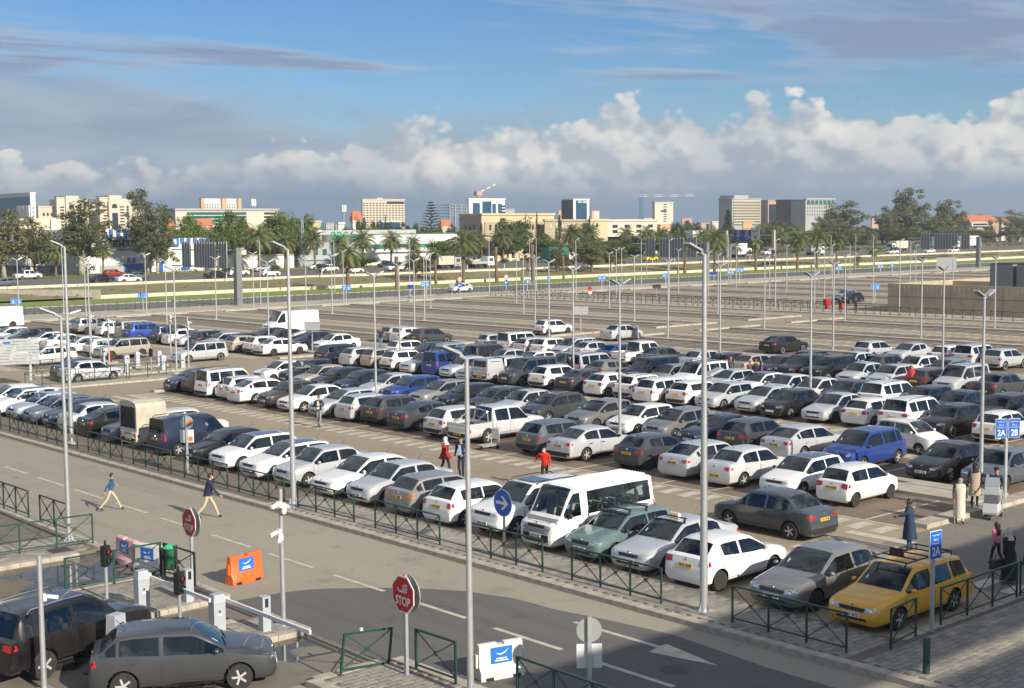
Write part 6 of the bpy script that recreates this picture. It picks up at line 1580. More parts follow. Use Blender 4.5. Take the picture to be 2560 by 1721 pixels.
bark = mat('bark', (.16, .125, .085), .9, var=.35, scale=4, bump=.6); gumbark = mat('gum_bark', (.34, .30, .235), .85, var=.3, scale=1.5, bump=.3); palmbark = mat('palm_bark', (.17, .115, .07), .95, var=.4, scale=6, bump=.8)
dates = mat('dates', (.62, .20, .02), .6, var=.25, scale=9); whitewash = mat('whitewash', (.66, .64, .58), .8)
def leaves(mb, c, rad, n, size, rng, squash=.8, drop=0.):
    for _ in range(n):
        while True:
            p = Vector((rng.uniform(-1, 1), rng.uniform(-1, 1), rng.uniform(-1, 1)))
            if .25 < p.length < 1: break
        p = p*(.72+.28*rng.random()); q = Vector(c)+Vector((p.x*rad, p.y*rad, p.z*rad*squash))
        nrm = (p.normalized()+Vector((rng.uniform(-.8, .8), rng.uniform(-.8, .8), rng.uniform(-.3, .9)))).normalized()
        t = nrm.orthogonal().normalized(); t = (Matrix.Rotation(rng.uniform(0, 6.28), 3, nrm) @ t); u = nrm.cross(t); s = size*rng.uniform(.6, 1.3); h = s*rng.uniform(.35, .6)
        mb.quad(q-t*s*.5-u*h*.3, q+u*h*.5*rng.uniform(.5, 1), q+t*s*.5, q-u*h*.5+t*s*.1)
def make_tree(seed, H, W, style):
    """trunk with limbs, crown of leaf clumps; returns (trunk mesh, crown mesh)"""
    rng = random.Random(seed); tr = MB(); cr = MB(); clumps = []
    gum = style == 'gum'; th = H*(.20 if gum else .22); r0 = H*.022+.05
    top = Vector((rng.uniform(-.03, .03)*H, rng.uniform(-.03, .03)*H, th)); tr.tube([(0, 0, -.1), (top.x*.4, top.y*.4, th*.5), top], [r0*1.3, r0, r0*.8], 8)
    n = 9 if gum else 8
    for i in range(n):
        a = 2*math.pi*i/n+rng.uniform(-.4, .4); up = (.18+.80*((i*5) % n)/(n-1)) if gum else rng.uniform(.35, .9); ro = W*.5*rng.uniform(.45, .95)*(1.12-.55*up)
        e = Vector((math.cos(a)*ro, math.sin(a)*ro, th+(H-th)*up*.92)); mid = top.lerp(e, .5)+Vector((0, 0, (H-th)*.06)); tr.tube([top*.98, mid, e], [r0*.5, r0*.3, r0*.1], 6)
        for t in (.55, .8, 1.0):
            p = top.lerp(mid, t*2) if t < .5 else mid.lerp(e, (t-.5)*2)
            clumps.append((p+Vector((rng.uniform(-.06, .06)*W, rng.uniform(-.06, .06)*W, rng.uniform(-.02, .05)*H)), W*rng.uniform(.12, .20)))
            for _ in range(3): clumps.append((p+Vector((rng.uniform(-.16, .16)*W, rng.uniform(-.16, .16)*W, rng.uniform(-.10, .08)*H)), W*rng.uniform(.07, .13)))
    if not gum:
        for _ in range(26):
            d = Vector((rng.gauss(0, 1), rng.gauss(0, 1), rng.gauss(0, .8))).normalized(); clumps.append((Vector((d.x*W*.36, d.y*W*.36, H*.62+d.z*H*.26)), W*rng.uniform(.09, .16)))
    size = .055*W if gum else .05*W; size = min(max(size, .22), .5)
    for c, r in clumps: leaves(cr, c, r, int((34 if gum else 46)+r*28), size, rng, .85)
    return tr, cr
TREES = {}
for k, (sd, H, W, st, lm, bm) in dict(gum0=(1, 12, 9, 'gum', gum_leaf, gumbark), gum1=(2, 14, 9, 'gum', gum_leaf, gumbark), gum2=(3, 11, 10, 'gum', gum_leaf, bark), oak0=(4, 9, 9, 'oak', green_leaf, bark), oak1=(5, 8, 9, 'oak', green_leaf, bark), dark0=(6, 9, 8, 'oak', dark_leaf, bark), dark1=(7, 8, 9, 'oak', dark_leaf, bark), rust0=(8, 8, 7, 'oak', rust_leaf, bark)).items():
    t, c = make_tree(sd, H, W, st); TREES[k] = (t.mesh('trunk', bm, 60), c.mesh('crown', lm), H, W)
def cypress(seed, H, W, lm):
    rng = random.Random(seed); t = MB(); t.tube([(0, 0, 0), (0, 0, H*.9)], [.14, .03], 6); c = MB()
    for k in range(70):
        z = H*(.08+.9*k/70); r = W*.5*(1-(k/70)**1.6)*rng.uniform(.75, 1.1)+.08; leaves(c, (rng.uniform(-.1, .1), rng.uniform(-.1, .1), z), r, 26, .26, rng, .9)
    return t.mesh('trunk', bark), c.mesh('crown', lm), H, W
TREES['cypress'] = cypress(11, 10, 2.2, dark_leaf); TREES['conifer'] = cypress(12, 9, 4.6, dark_leaf)
def norfolk():
    t = MB(); H = 17; t.tube([(0, 0, 0), (0, 0, H)], [.3, .05], 8); c = MB(); rng = random.Random(5)
    for k in range(15):
        z = 4+k*.86; r = 3.6*(1-(k/15)**1.3)+.35
        for j in range(7):
            a = j*2*math.pi/7+k*.5+rng.uniform(-.1, .1); e = Vector((math.cos(a)*r, math.sin(a)*r, z+.25*r)); c.tube([(0, 0, z), e*.5+Vector((0, 0, z*.5-.1)), e], [.06, .05, .03], 4)
            for q in range(7): p = Vector((0, 0, z)).lerp(e, .25+q*.125); leaves(c, p, .30, 7, .30, rng, .5)
    return t.mesh('trunk', bark), c.mesh('crown', dark_leaf), H, 7
TREES['norfolk'] = norfolk()
def make_palm(seed, H, fr=4.0, nf=46, fruit=True, droop=1., skirt=True):
    rng = random.Random(seed); t = MB(); pts = []; rs = []
    for k in range(11): z = H*k/10; pts.append((.12*math.sin(z*.35+seed), .1*math.cos(z*.3+seed), z)); rs.append((.30 if k < 2 else .25)+(.10 if k > 8 else 0)+rng.uniform(-.02, .02))
    t.tube(pts, rs, 9); top = Vector(pts[-1])
    c = MB(); d = MB()
    for k in range(nf):
        a = k*2.39996+rng.uniform(-.15, .15); el = lerp(1.35, -.35, (k/nf)**.8)+rng.uniform(-.1, .1); Lf = fr*rng.uniform(.85, 1.1); mb = c
        dirv = Vector((math.cos(a)*math.cos(el), math.sin(a)*math.cos(el), math.sin(el))); p = top+Vector((0, 0, .1)); side = Vector((-math.sin(a), math.cos(a), 0)); seg = 9; prev = p; v = dirv.copy()
        for s_ in range(seg):
            v = (v+Vector((0, 0, -.11*droop-.02*s_))).normalized(); nx = prev+v*(Lf/seg); w = .035*(1-s_/seg)+.008; mb.quad(prev-side*w, prev+side*w, nx+side*w*.8, nx-side*w*.8)
            if s_ >= 1:
                ll = fr*.20*math.sin(math.pi*min(1, (s_+.6)/(seg+.3)))+.12; upv = side.cross(v)
                for q in (.0, .5):
                    b0 = prev.lerp(nx, q)
                    for sg in (-1, 1):
                        tip = b0+(side*sg*.78+v*.55+upv*.25*1).normalized()*ll+Vector((0, 0, -.10*ll)); wv = v*.075; mb.quad(b0-wv, b0+wv, tip+wv*.3, tip-wv*.3)
            prev = nx
    if skirt:
        for k in range(12):
            a = k*.52+rng.uniform(-.2, .2); e = top+Vector((math.cos(a)*.9, math.sin(a)*.9, -1.5-rng.random())); s = Vector((-math.sin(a), math.cos(a), 0))*.16; d.quad(top-s*.5, top+s*.5, e+s, e-s)
    f = MB()
    if fruit:
        for k in range(5):
            a = k*1.25+rng.random(); e = top+Vector((math.cos(a)*.8, math.sin(a)*.8, -.55)); f.tube([top, top.lerp(e, .6)+Vector((0, 0, .25)), e], .03, 4)
            for _ in range(16):
                p = e+Vector((rng.uniform(-.28, .28), rng.uniform(-.28, .28), rng.uniform(-.55, .15))); f.box(p.x-.07, p.x+.07, p.y-.07, p.y+.07, p.z-.1, p.z+.1)
    return t, c, d, f
PALMS = {}
for k, (sd, H, fr, nf, fruit, dr, sk) in dict(p0=(1, 5.2, 3.3, 46, True, 1., True), p1=(2, 6.2, 3.4, 50, True, .8, True), p2=(3, 5.0, 3.0, 30, False, 1.3, True), p3=(4, 5.4, 2.2, 9, False, 1.7, False), p4=(5, 7.0, 3.6, 54, True, .9, True), trunk=(6, 5.6, 0, 0, False, 1, False)).items():
    t, c, d, f = make_palm(sd, H, fr, nf, fruit, dr, sk); PALMS[k] = [('trunk', t.mesh('trunk', palmbark, 50)), ('crown', c.mesh('crown', palm_leaf) if c.v else None), ('dry_skirt', d.mesh('dry_skirt', palm_dry) if d.v else None), ('fruit', f.mesh('fruit', dates) if f.v else None)]
def tree(kind, p, H, label, group='trees beyond the highway', z=None, W=None, name=None):
    t, c, h0, w0 = TREES[kind]; s = H/h0; sx = (W/w0) if W else s; rng = random.Random(int(p[0]*13+p[1]*7))
    root = empty(name or dict(c='cypress_tree', n='norfolk_pine', g='gum_tree', o='leafy_tree', d='dark_tree', r='rusty_tree')[kind[0]], (p[0], p[1], p[2] if z is None else z), rng.uniform(0, 6.28)); root.scale = (sx, sx, s); tag(root, label, 'tree', group)
    link('trunk', t, root); link('crown', c, root); return root
def palm(kind, p, label, s=1., z=None, group='palms'):
    root = empty('palm_tree', (p[0], p[1], p[2] if z is None else z), random.uniform(0, 6.28)); root.scale = (s,)*3; tag(root, label, 'palm', group)
    for nm, me in PALMS[kind]:
        if me: link(nm, me, root)
    return root
def above(px, Y, z0, ytop):     # place at picture column px on plane y=Y, ground z0; height so that the top shows at ytop
    p = on_y(px, 700, Y); q = on_y(px, ytop, Y); return (p.x, Y, z0), q.z-z0
# palms standing on the lawn
LP = [('p2', 867.7, 195.8, 610, 'shaggy palm with a thick trunk on the lawn by the blue signs'), ('trunk', 992.5, 193, 640, 'bare palm trunk without fronds on the lawn before the factory'), ('p3', 1088.5, 202.5, 615, 'nearly leafless palm with one hanging frond on the lawn'), ('p4', 1158.5, 202, 572, 'tall full palm on the lawn left of the yellow building'), ('trunk', 1242, 200.7, 616, 'bare palm trunk left of the green truck'), ('trunk', 1330.7, 200.9, 610, 'bare palm trunk in front of the green truck'), ('trunk', 1409, 199.8, 640, 'short bare palm trunk by the bushes past the green truck'), ('p2', 1713, 202, 590, 'slim palm on the lawn at the second gantry'), ('p1', 1786, 201.2, 572, 'big palm with spreading fronds right of the tall lamp post'), ('p3', 1842, 201.6, 605, 'thin palm with few fronds left of the blue road sign'), ('p3', 1890, 200.3, 590, 'thin palm with upright fronds below the blue road sign'), ('p1', 1994, 199.3, 575, 'palm on the lawn first right of the blue road sign'), ('p1', 2040.7, 202.5, 570, 'palm with orange fronds second right of the blue road sign'), ('p1', 2091.5, 203, 577, 'palm third right of the blue road sign'), ('trunk', 1936, 201.4, 640, 'bare trunk between palms right of the blue road sign'), ('p2', 2145, 196, 640, 'stumpy palm fourth right of the blue road sign'), ('p2', 2185, 198.6, 615, 'drooping palm before the far gantry')]
for k, px, Y, yt, l in LP:
    p, h = above(px, Y, .05, yt); base = dict(p0=7.3, p1=8.4, p2=6.3, p3=6.6, p4=9.4, trunk=5.7)[k]; palm(k, p, l, h/base, group='palms on the lawn')
# palms beyond the highway
BP = [(142, 262, 'small date palm before the pharmacy fence'), (262, 265, 'pale date palm by the striped shop'), (545, 655, None)]
FP = [(142, 618, 'date palm in front of the striped shop'), (260, 618, 'pale bushy palm by the pharmacy sign'), (548, 590, 'palm behind the first gantry panels'), (648, 572, 'date palm with orange fruit right of the first gantry'), (713, 590, 'date palm with orange fruit left of the tall lamp head'), (788, 585, 'full date palm with orange fruit before the grey factory'), (850, 595, 'date palm half hidden by the shaggy palm'), (910, 585, 'full date palm with fruit below the green sign'), (980, 588, 'full date palm with fruit before the white hall'), (1035, 598, 'grey green palm at the end of the white hall'), (1205, 592, 'grey green palm by the white yard wall'), (1257, 578, 'full palm in front of the yellow building'), (1432, 572, 'silvery palm with orange fruit by the cypresses'), (1475, 568, 'broad palm with fruit before the brown wall'), (1565, 575, 'palm left of the second gantry'), (1615, 575, 'palm above the second gantry panels'), (1655, 578, 'palm behind the second gantry panels'), (1700, 580, 'orange palm right of the second gantry'), (1752, 582, 'palm by the white box on the roof'), (1953, 580, 'palm behind the road sign gantry column'), (2133, 580, 'palm behind the lamp masts'), (2180, 582, 'orange tinted palm left of the far gantry'), (2435, 600, 'palm in front of the brown house'), (2465, 600, 'second palm in front of the brown house'), (2525, 590, 'palm right of the brown house')]
for k, (px, yt, l) in enumerate(FP):
    Y = 267+(k % 3)*3.; p, h = above(px, Y, 1.56, yt); palm(['p0', 'p1', 'p4', 'p0'][k % 4], p, l, 1.12*h/[7.3, 8.4, 9.4, 7.3][k % 4], group='palms beyond the highway')
# gum trees and others beyond the highway: (kind, column, plane, top row, width in picture, label)
FT = [('gum0', 10, 272, 530, 150, 'gum tree at the picture edge before the striped shop'), ('gum2', 88, 272, 550, 110, 'round gum tree left in front of the striped shop'), ('gum1', 205, 272, 503, 150, 'large gum tree in front of the cream towers'), ('gum1', 372, 272, 478, 125, 'tall gum tree rising above the skyline'), ('gum0', 395, 268, 560, 90, 'grey gum tree with whitewashed trunk at the verge'), ('oak0', 470, 284, 538, 110, 'green leafy tree in front of the pale office block'), ('oak0', 578, 284, 527, 110, 'large green tree before the pale office block'), ('dark0', 500, 283, 575, 130, 'dark hedge tree behind the striped shop wall'), ('oak1', 700, 290, 530, 90, 'yellow green tree right of the pale office block'), ('oak1', 755, 290, 535, 80, 'loose green tree by the pylon'), ('dark1', 670, 288, 585, 120, 'dark tree behind the date palms'), ('oak1', 735, 286, 575, 120, 'green tree behind the date palms left of the factory'), ('norfolk', 1080, 330, 502, 60, 'tall tiered norfolk pine against the sky'), ('dark1', 1060, 300, 570, 0, None), ('oak1', 1110, 268, 598, 90, 'leafy bush tree by the bare palm before the hall'), ('oak0', 905, 268, 640, 90, 'leafy green tree under the fruiting palms'), ('oak1', 1285, 285, 545, 95, 'yellow green tree before the yellow building'), ('oak0', 1270, 280, 575, 90, 'green tree at the corner of the yellow building'), ('conifer', 1205, 290, 557, 36, 'dark conifer before the tan facade'), ('conifer', 1240, 290, 560, 20, 'slim dark conifer before the tan facade'), ('cypress', 1343, 285, 530, 14, 'ragged cypress on the yellow facade'), ('cypress', 1315, 285, 535, 10, 'thin cypress left on the yellow facade'), ('cypress', 1400, 285, 537, 30, 'tall dark cypress before the tan wall'), ('cypress', 1391, 284, 565, 14, 'shorter cypress beside the tall one'), ('cypress', 1474, 285, 540, 14, 'cypress above the broad palm'), ('oak1', 1450, 284, 562, 70, 'round green tree beside the cypress'), ('oak0', 1365, 270, 585, 80, 'dark green tree right of the bare palm trunk'), ('gum2', 1480, 212, 600, 110, 'big bushy tree on the bank left of the second gantry'), ('gum2', 1395, 213, 615, 70, 'grey bushy tree on the bank by the green truck'), ('gum0', 1530, 214, 605, 70, 'darker bushy tree on the bank at the second gantry'), ('gum2', 1040, 212, 625, 70, 'grey bushy tree on the bank before the white hall'), ('dark0', 1715, 330, 548, 60, 'dark pine behind the second gantry'), ('dark1', 1690, 330, 552, 40, 'dark pine left of the gantry pines'), ('dark0', 1745, 320, 552, 22, 'small dark conifer by the white box'), ('cypress', 1820, 300, 524, 50, 'tall dark pine before the banded office block'), ('conifer', 1812, 300, 560, 60, 'broad dark pine below the banded office block'), ('rust0', 1955, 340, 545, 60, 'rust brown tree before the dark glass block'), ('oak1', 1935, 320, 560, 50, 'bright green round tree right of the road sign'), ('gum2', 1985, 320, 565, 70, 'grey green olive trees behind the palms'), ('gum0', 2100, 330, 508, 130, 'large dark gum tree right of the dark glass block'), ('gum2', 2055, 325, 545, 80, 'gum tree at the foot of the glass block'), ('gum1', 2262, 330, 474, 120, 'tallest gum tree on the right'), ('gum0', 2215, 328, 520, 70, 'brownish gum tree left of the tallest'), ('gum1', 2362, 330, 502, 100, 'second tall gum tree on the right'), ('gum2', 2315, 325, 540, 110, 'wide gum tree between the two tall ones'), ('gum2', 2255, 322, 570, 130, 'lower gum tree under the tallest'), ('gum0', 2545, 320, 528, 90, 'gum tree at the right picture edge'), ('rust0', 2440, 420, 532, 60, 'rusty tree behind the red roofed house'), ('rust0', 2475, 420, 536, 50, 'rusty tree right behind the red roofed house'), ('dark1', 2510, 420, 540, 60, 'dark tree behind the pale house'), ('dark0', 2160, 330, 562, 60, 'dark low tree between the gum groups'), ('dark1', 900, 330, 560, 0, None), ('rust0', 942, 340, 545, 26, 'rust brown tree before the tall hotel'), ('dark0', 1010, 345, 553, 50, 'dark tree row left of the norfolk pine'), ('dark1', 980, 350, 553, 60, 'dark tree before the tall hotel'), ('dark1', 1045, 345, 556, 40, 'dark tree beside the norfolk pine'), ('cypress', 966, 330, 538, 12, 'thin cypress before the tall hotel'), ('oak1', 905, 360, 543, 30, 'yellowish tree at the red roofed house by the hotel'), ('conifer', 840, 340, 555, 18, 'small conifer by the mast'), ('dark0', 1130, 335, 556, 34, 'dark tree left of the yellow building'), ('dark1', 1510, 269, 618, 90, 'dark shrubs behind the verge at the second gantry'), ('dark0', 1840, 275, 590, 130, 'dark wood behind the road sign'), ('dark1', 1760, 280, 590, 110, 'dark wood behind the gantry palms'), ('dark1', 1900, 285, 585, 110, 'dark trees under the road sign'), ('dark0', 2010, 290, 590, 140, 'dark trees behind the row of palms'), ('dark1', 2110, 290, 590, 130, 'dark shade trees under the large gum'), ('gum0', 2380, 320, 565, 70, 'gum tree left of the brown house'), ('oak1', 1620, 300, 575, 80, 'shrubby tree behind the second gantry panels')]
for kind, px, Y, yt, wpx, l in FT:
    if not l: continue
    z0 = 1.5 if Y > 263 else .7; p, h = above(px, Y, z0, yt); d = Vector((p[0], Y, 0)).dot(_fw); W = wpx/CAM_F*d*1.12; tree(kind, p, h*1.02, l, W=W)

FILL = []
_r = random.Random(77)
for px in range(1120, 2560, 34):
    FILL.append((_r.choice(['dark0', 'dark1', 'oak0', 'oak1', 'gum2', 'rust0', 'gum0']), px+_r.uniform(-12, 12), _r.uniform(308, 345) if px > 1650 or px < 1150 else _r.uniform(278, 288), _r.uniform(560, 584) if px > 1650 else _r.uniform(590, 612), _r.uniform(60, 110)))
for px in range(560, 1120, 38): FILL.append((_r.choice(['dark0', 'dark1', 'oak1', 'rust0']), px+_r.uniform(-12, 12), _r.uniform(318, 345), _r.uniform(558, 570), _r.uniform(45, 80)))
KNF = dict(d='dark leafy', o='green leafy', g='grey green gum', r='rusty brown')
for k, (kind, px, Y, yt, wpx) in enumerate(sorted(FILL, key=lambda q: q[1])):
    p, h = above(px, Y, 1.5, yt); d = Vector((p[0], Y, 0)).dot(_fw); tree(kind, p, max(h, 2.5), '%s tree, %s along the belt behind the highway from the shop' % (KNF[kind[0]], ORDS[k]), W=wpx/CAM_F*d*1.1, group='tree belt behind the highway')
# clipped round trees along the highway kerb
rt, rc, _, _ = TREES['oak1']
tb = MB(); rngt = random.Random(3)
for k in range(9): a = k*.7; leaves(tb, (.45*math.cos(a), .45*math.sin(a), 1.9+.15*math.sin(k)), .55, 60, .22, rngt, .8)
tb_me = tb.mesh('crown', dark_leaf); tt = MB(); tt.tube([(0, 0, 0), (0, 0, 1.6)], .07, 6); tt_me = tt.mesh('trunk', whitewash)
for k in range(27):
    x = 128+k*9.3+(k*37 % 5)*.5; root = empty('clipped_tree', (x, 222.6, 1.25)); root.scale = (1.15+.2*((k*7) % 3), 1.15+.2*((k*7) % 3), 1.15); tag(root, 'small clipped tree with whitewashed trunk at the highway kerb, %s from the near end' % (ORD+['twenty-first', 'twenty-second', 'twenty-third', 'twenty-fourth', 'twenty-fifth', 'twenty-sixth', 'twenty-seventh'])[k], 'tree', 'clipped trees along the highway'); link('trunk', tt_me, root); link('crown', tb_me, root)
# hedge and undergrowth that nobody could count
hb = MB(); rngh = random.Random(9)
for k in range(260):
    x = rngh.uniform(60, 520); leaves(hb, (x, rngh.uniform(264.5, 272), 1.6+rngh.uniform(.1, .8)), rngh.uniform(.7, 1.5), 26, .42, rngh, .7)
tag(stuff(hb.build('undergrowth', dark_leaf)), 'dark hedge and undergrowth along the far side of the highway', 'hedge')
hb = MB()
for k in range(170):
    x = rngh.uniform(80, 420); y = rngh.uniform(206, 222); z = .3+(y-204)*.055; leaves(hb, (x, y, z+.15), rngh.uniform(.3, .9), 12, .3, rngh, .55)
tag(stuff(hb.build('weeds', gum_leaf)), 'scattered weeds and low scrub on the dry bank', 'weeds')
fw = MB()
for k in range(420):
    x = rngh.uniform(200, 1500); y = rngh.uniform(430, 900); leaves(fw, (x, y, 3.2), rngh.uniform(3, 5.5), 26, 1.5, rngh, .9)
tag(stuff(fw.build('far_wood', dark_leaf)), 'far dark belt of trees at the foot of the skyline', 'wood')
# wire fence posts on the bank
wf = MB()
# ================================================================ buildings beyond the highway and the skyline
bm = lambda n, c, r=.8, **k: mat(n, c, r, var=k.pop('var', .06), scale=k.pop('scale', .12), **k)
b_cream = bm('wall_cream', (.58, .53, .43)); b_white = bm('wall_white', (.68, .67, .64)); b_beige = bm('wall_beige', (.56, .49, .38)); b_yellow = bm('wall_yellow', (.56, .47, .29)); b_tan = bm('wall_tan', (.40, .33, .23)); b_grey = bm('wall_grey', (.36, .37, .37)); b_orange = bm('wall_orange', (.56, .34, .19)); b_pink = bm('wall_pink', (.46, .31, .25)); b_brown = bm('wall_brown', (.38, .30, .20)); b_dgrey = bm('wall_dark_grey', (.13, .14, .15))
gl_blue = mat('facade_glass_blue', (.03, .11, .20), .12, .3, var=.3, scale=.35); gl_dark = mat('facade_glass_dark', (.02, .04, .06), .15, .2, var=.3, scale=.3); gl_teal = mat('facade_glass_teal', (.03, .14, .12), .15, .2, var=.4, scale=.5); w_dark = mat('window_dark', (.03, .035, .04), .25); s_blue = mat('shop_blue', (.02, .12, .48), .6); tile_red = bm('roof_tile', (.45, .14, .07), scale=.8); b_green = bm('hall_green', (.02, .22, .09)); sign_green = mat('sign_green', (.01, .32, .14), .5)
def face_windows(mb, face, a, b, z0, z1, rows, cols, fw=.6, fh=.5, skip=()):
    """window boxes on a facade; face 'L': plane x=a[0], runs in y; face 'R': plane y=a[1], runs in x"""
    for r in range(rows):
        for c in range(cols):
            if (r, c) in skip: continue
            zc = lerp(z0, z1, (r+.5)/rows); h = (z1-z0)/rows*fh/2; u = lerp(a, b, (c+.5)/cols); w = abs(b-a)/cols*fw/2
            if face[0] == 'R': mb.box(u-w, u+w, face[1]-.18, face[1]+.02, zc-h, zc+h)
            else: mb.box(face[1]-.18, face[1]+.02, u-w, u+w, zc-h, zc+h)
class Bld:
    """a block aligned with the street grid, its near corner on the sight line of picture column xm"""
    def __init__(s, name, label, px0, xm, px1, ytop, D, m, mL=None, base=1.5, cat='building', roof=None):
        if D < 0: D = -D*CAM_F/(_fw*CAM_F+_rt*(xm-IW/2)+_up*(IH/2-ytop)).y
        C = on_d(xm, ytop, D); s.C = C; s.z0 = base; s.z1 = C.z; s.x1 = on_y(px1, ytop, C.y).x; s.y1 = on_x(px0, ytop, C.x).y if px0 < xm-.5 else C.y+18
        s.x0, s.y0 = C.x, C.y; s.D = D
        s.root = empty(name, (0, 0, 0)); s.root.location = (C.x, C.y, base); tag(s.root, label, cat, 'buildings on the skyline'); s.off = Vector((C.x, C.y, base))
        s.box('wall', m, s.x0, s.x1, s.y0, s.y1, base-1.5, s.z1)
        s.box('parapet', roof or m, s.x0-.3, s.x1+.3, s.y0-.3, s.y1+.3, s.z1, s.z1+.6)
    def box(s, nm, m, x0, x1, y0, y1, z0, z1):
        b = MB(); b.box(x0-s.off.x, x1-s.off.x, y0-s.off.y, y1-s.off.y, z0-s.off.z, z1-s.off.z); return b.build(nm, m, s.root)
    def put(s, nm, m, mb, st=False):
        mb.v = [(a-s.off.x, b-s.off.y, c-s.off.z) for a, b, c in mb.v]; o = mb.build(nm, m, s.root); 
        if st: o['kind'] = 'stuff'
        return o
    def X(s, px): return on_y(px, 540, s.y0).x
    def Z(s, py): return on_y(lerp(0, 2560, .5), py, s.y0).z if False else on_d(1280, py, s.D).z
    def win(s, side, a, b, z0, z1, rows, cols, fw=.6, fh=.5, m=None):
        mb = MB(); face_windows(mb, (side, s.y0 if side == 'R' else s.x0), a, b, z0, z1, rows, cols, fw, fh); s.put('windows', m or w_dark, mb, True)
    def panel(s, px0, px1, py0, py1, m, nm='panel', out=.25):       # panel on the sunlit face by picture extents
        x0, x1 = s.X(px0), s.X(px1); k = (px0+px1)/2; z1 = on_y(k, py0, s.y0).z; z0 = on_y(k, py1, s.y0).z; return s.box(nm, m, x0, x1, s.y0-out, s.y0, z0, z1)
# skyline, from one side to the other
B = Bld('glass_office', 'dark blue glass office block with a white windowed corner at the skyline edge', -40, 75, 88, 484, 700, b_white, gl_blue)
B.box('glass_face', gl_blue, B.x0-.4, B.x0, B.y0, B.y1, B.z0+8, B.z1-1.6); 
mb = MB(); ya = on_x(43, 520, B.x0-.6).y; mb.box(B.x0-1.0, B.x0-.4, B.y0, ya, B.z0, B.Z(502)); B.put('white_corner', b_white, mb); mb = MB(); face_windows(mb, ('L', B.x0-1.0), B.y0+1, ya-1, B.Z(545), B.Z(504), 4, 3, .5, .4); B.put('windows', b_beige, mb, True); B.win('R', B.x0+1, B.x1-1, B.Z(545), B.Z(504), 4, 2)
B = Bld('low_office', 'small beige office between the glass block and the first cream tower', 92, 95, 142, 518, 760, b_beige); B.win('R', B.x0+2, B.x1-2, B.z0+4, B.z1-2, 4, 3, .5, .4)
for (sh, lab, org) in ((0, 'stepped cream tower with an arched window, left of the pair', False), (107.5, 'stepped cream tower with orange bands and a dark glass strip, right of the pair', True)):
    B = Bld('cream_tower', lab, 138+sh, 141+sh, 163+sh, 496, 760, b_cream); B.win('R', B.X(150+sh), B.X(162+sh), B.Z(556), B.Z(504), 7, 1, .8, .45)
    mb = MB(); xa, xb = B.X(163+sh), B.X(219+sh); z = B.Z(487); mb.box(xa, xb, B.y0-1.5, B.y0+20, B.z0, z); B.put('centre_block', b_cream, mb); mb = MB(); mb.box(B.X(163+sh), B.X(195+sh), B.y0-1.6, B.y0+14, z, B.Z(479)); B.put('top_block', b_cream, mb)
    mb = MB(); mb.box(B.X(219+sh), B.X(242+sh), B.y0, B.y0+18, B.z0, B.Z(500)); B.put('wing', b_cream, mb)
    mb = MB(); xm_ = (B.X(170+sh)+B.X(183+sh))/2; zz = B.Z(507); r = (B.X(183+sh)-B.X(170+sh))/2; mb.poly([(xm_-r, B.y0-1.7, B.Z(511))]+[(xm_-r*math.cos(t), B.y0-1.7, zz+r*math.sin(t)) for t in [math.pi*i/8 for i in range(9)]]+[(xm_+r, B.y0-1.7, B.Z(511))]); B.put('arched_window', w_dark, mb)
    mb = MB(); face_windows(mb, ('R', B.y0-1.5), B.X(188+sh), B.X(202+sh), B.Z(556), B.Z(504), 7, 1, .8, .4); face_windows(mb, ('R', B.y0-1.5), B.X(206+sh), B.X(212+sh), B.Z(556), B.Z(504), 7, 1, .8, .8); B.put('windows', w_dark, mb, True)
    mb = MB(); mb.box(B.X(170+sh), B.X(184+sh), B.y0-1.75, B.y0-1.5, B.Z(580), B.Z(523)); B.put('glass_strip', gl_dark, mb)
    if org:
        mb = MB(); mb.box(B.X(161+sh), B.X(164+sh), B.y0-1.9, B.y0-1.5, B.Z(530), B.Z(492)); mb.box(B.X(140+sh), B.X(163+sh), B.y0-.3, B.y0, B.Z(524), B.Z(520)); B.put('orange_band', b_orange, mb)
B = Bld('pale_office', 'long pale office block with green window bands below the orange hotel', 398, 438, 695, 527, -350, b_cream, roof=b_grey)
for r, (a, b_) in enumerate(((531, 536.5), (540, 545.5), (549, 554), (558, 562))): B.panel(467, 615, a, b_, gl_teal, 'window_band'); B.panel(660, 690, a+.5, b_-.8, w_dark, 'window_band')
mb = MB(); face_windows(mb, ('L', B.x0), B.y0+1, B.y1-2, B.Z(552), B.Z(530), 3, 1, .85, .35); B.put('windows', w_dark, mb, True)
B = Bld('orange_hotel', 'white hotel with orange corner towers above the pale office block', 498, 508, 600, 499, 900, b_white)
for a, b_ in ((500, 508), (552, 563), (592, 600.5)): B.panel(a, b_, 497, 560, b_orange, 'corner_tower', 2.)
B.win('R', B.X(509), B.X(549), B.Z(532), B.Z(502), 5, 6, .45, .5); B.win('R', B.X(566), B.X(590), B.Z(532), B.Z(502), 5, 4, .45, .5)
B = Bld('tall_hotel', 'tall cream hotel with rows of small windows standing alone on the skyline', 903, 906, 1011, 500, 820, b_beige)
B.win('R', B.X(906), B.X(1010), B.Z(562), B.Z(502), 10, 13, .62, .36); B.panel(943, 957, 495, 500, b_beige, 'roof_house', .1); B.panel(968, 1010, 504, 510, w_dark, 'roof_terrace', .3)
B = Bld('glass_office', 'blue glass and white office block under a small crane', 1168, 1172, 1262, 500, -420, b_white)
for a, b_, y0, y1 in ((1182, 1199, 508, 545), (1206, 1228, 504, 545), (1231, 1239, 510, 545), (1245, 1254, 510, 545)): B.panel(a, b_, y0, y1, gl_blue, 'glass_panel')
for k in range(4): B.panel(1254, 1262, 514+k*7.5, 518+k*7.5, gl_dark, 'window_band'); 
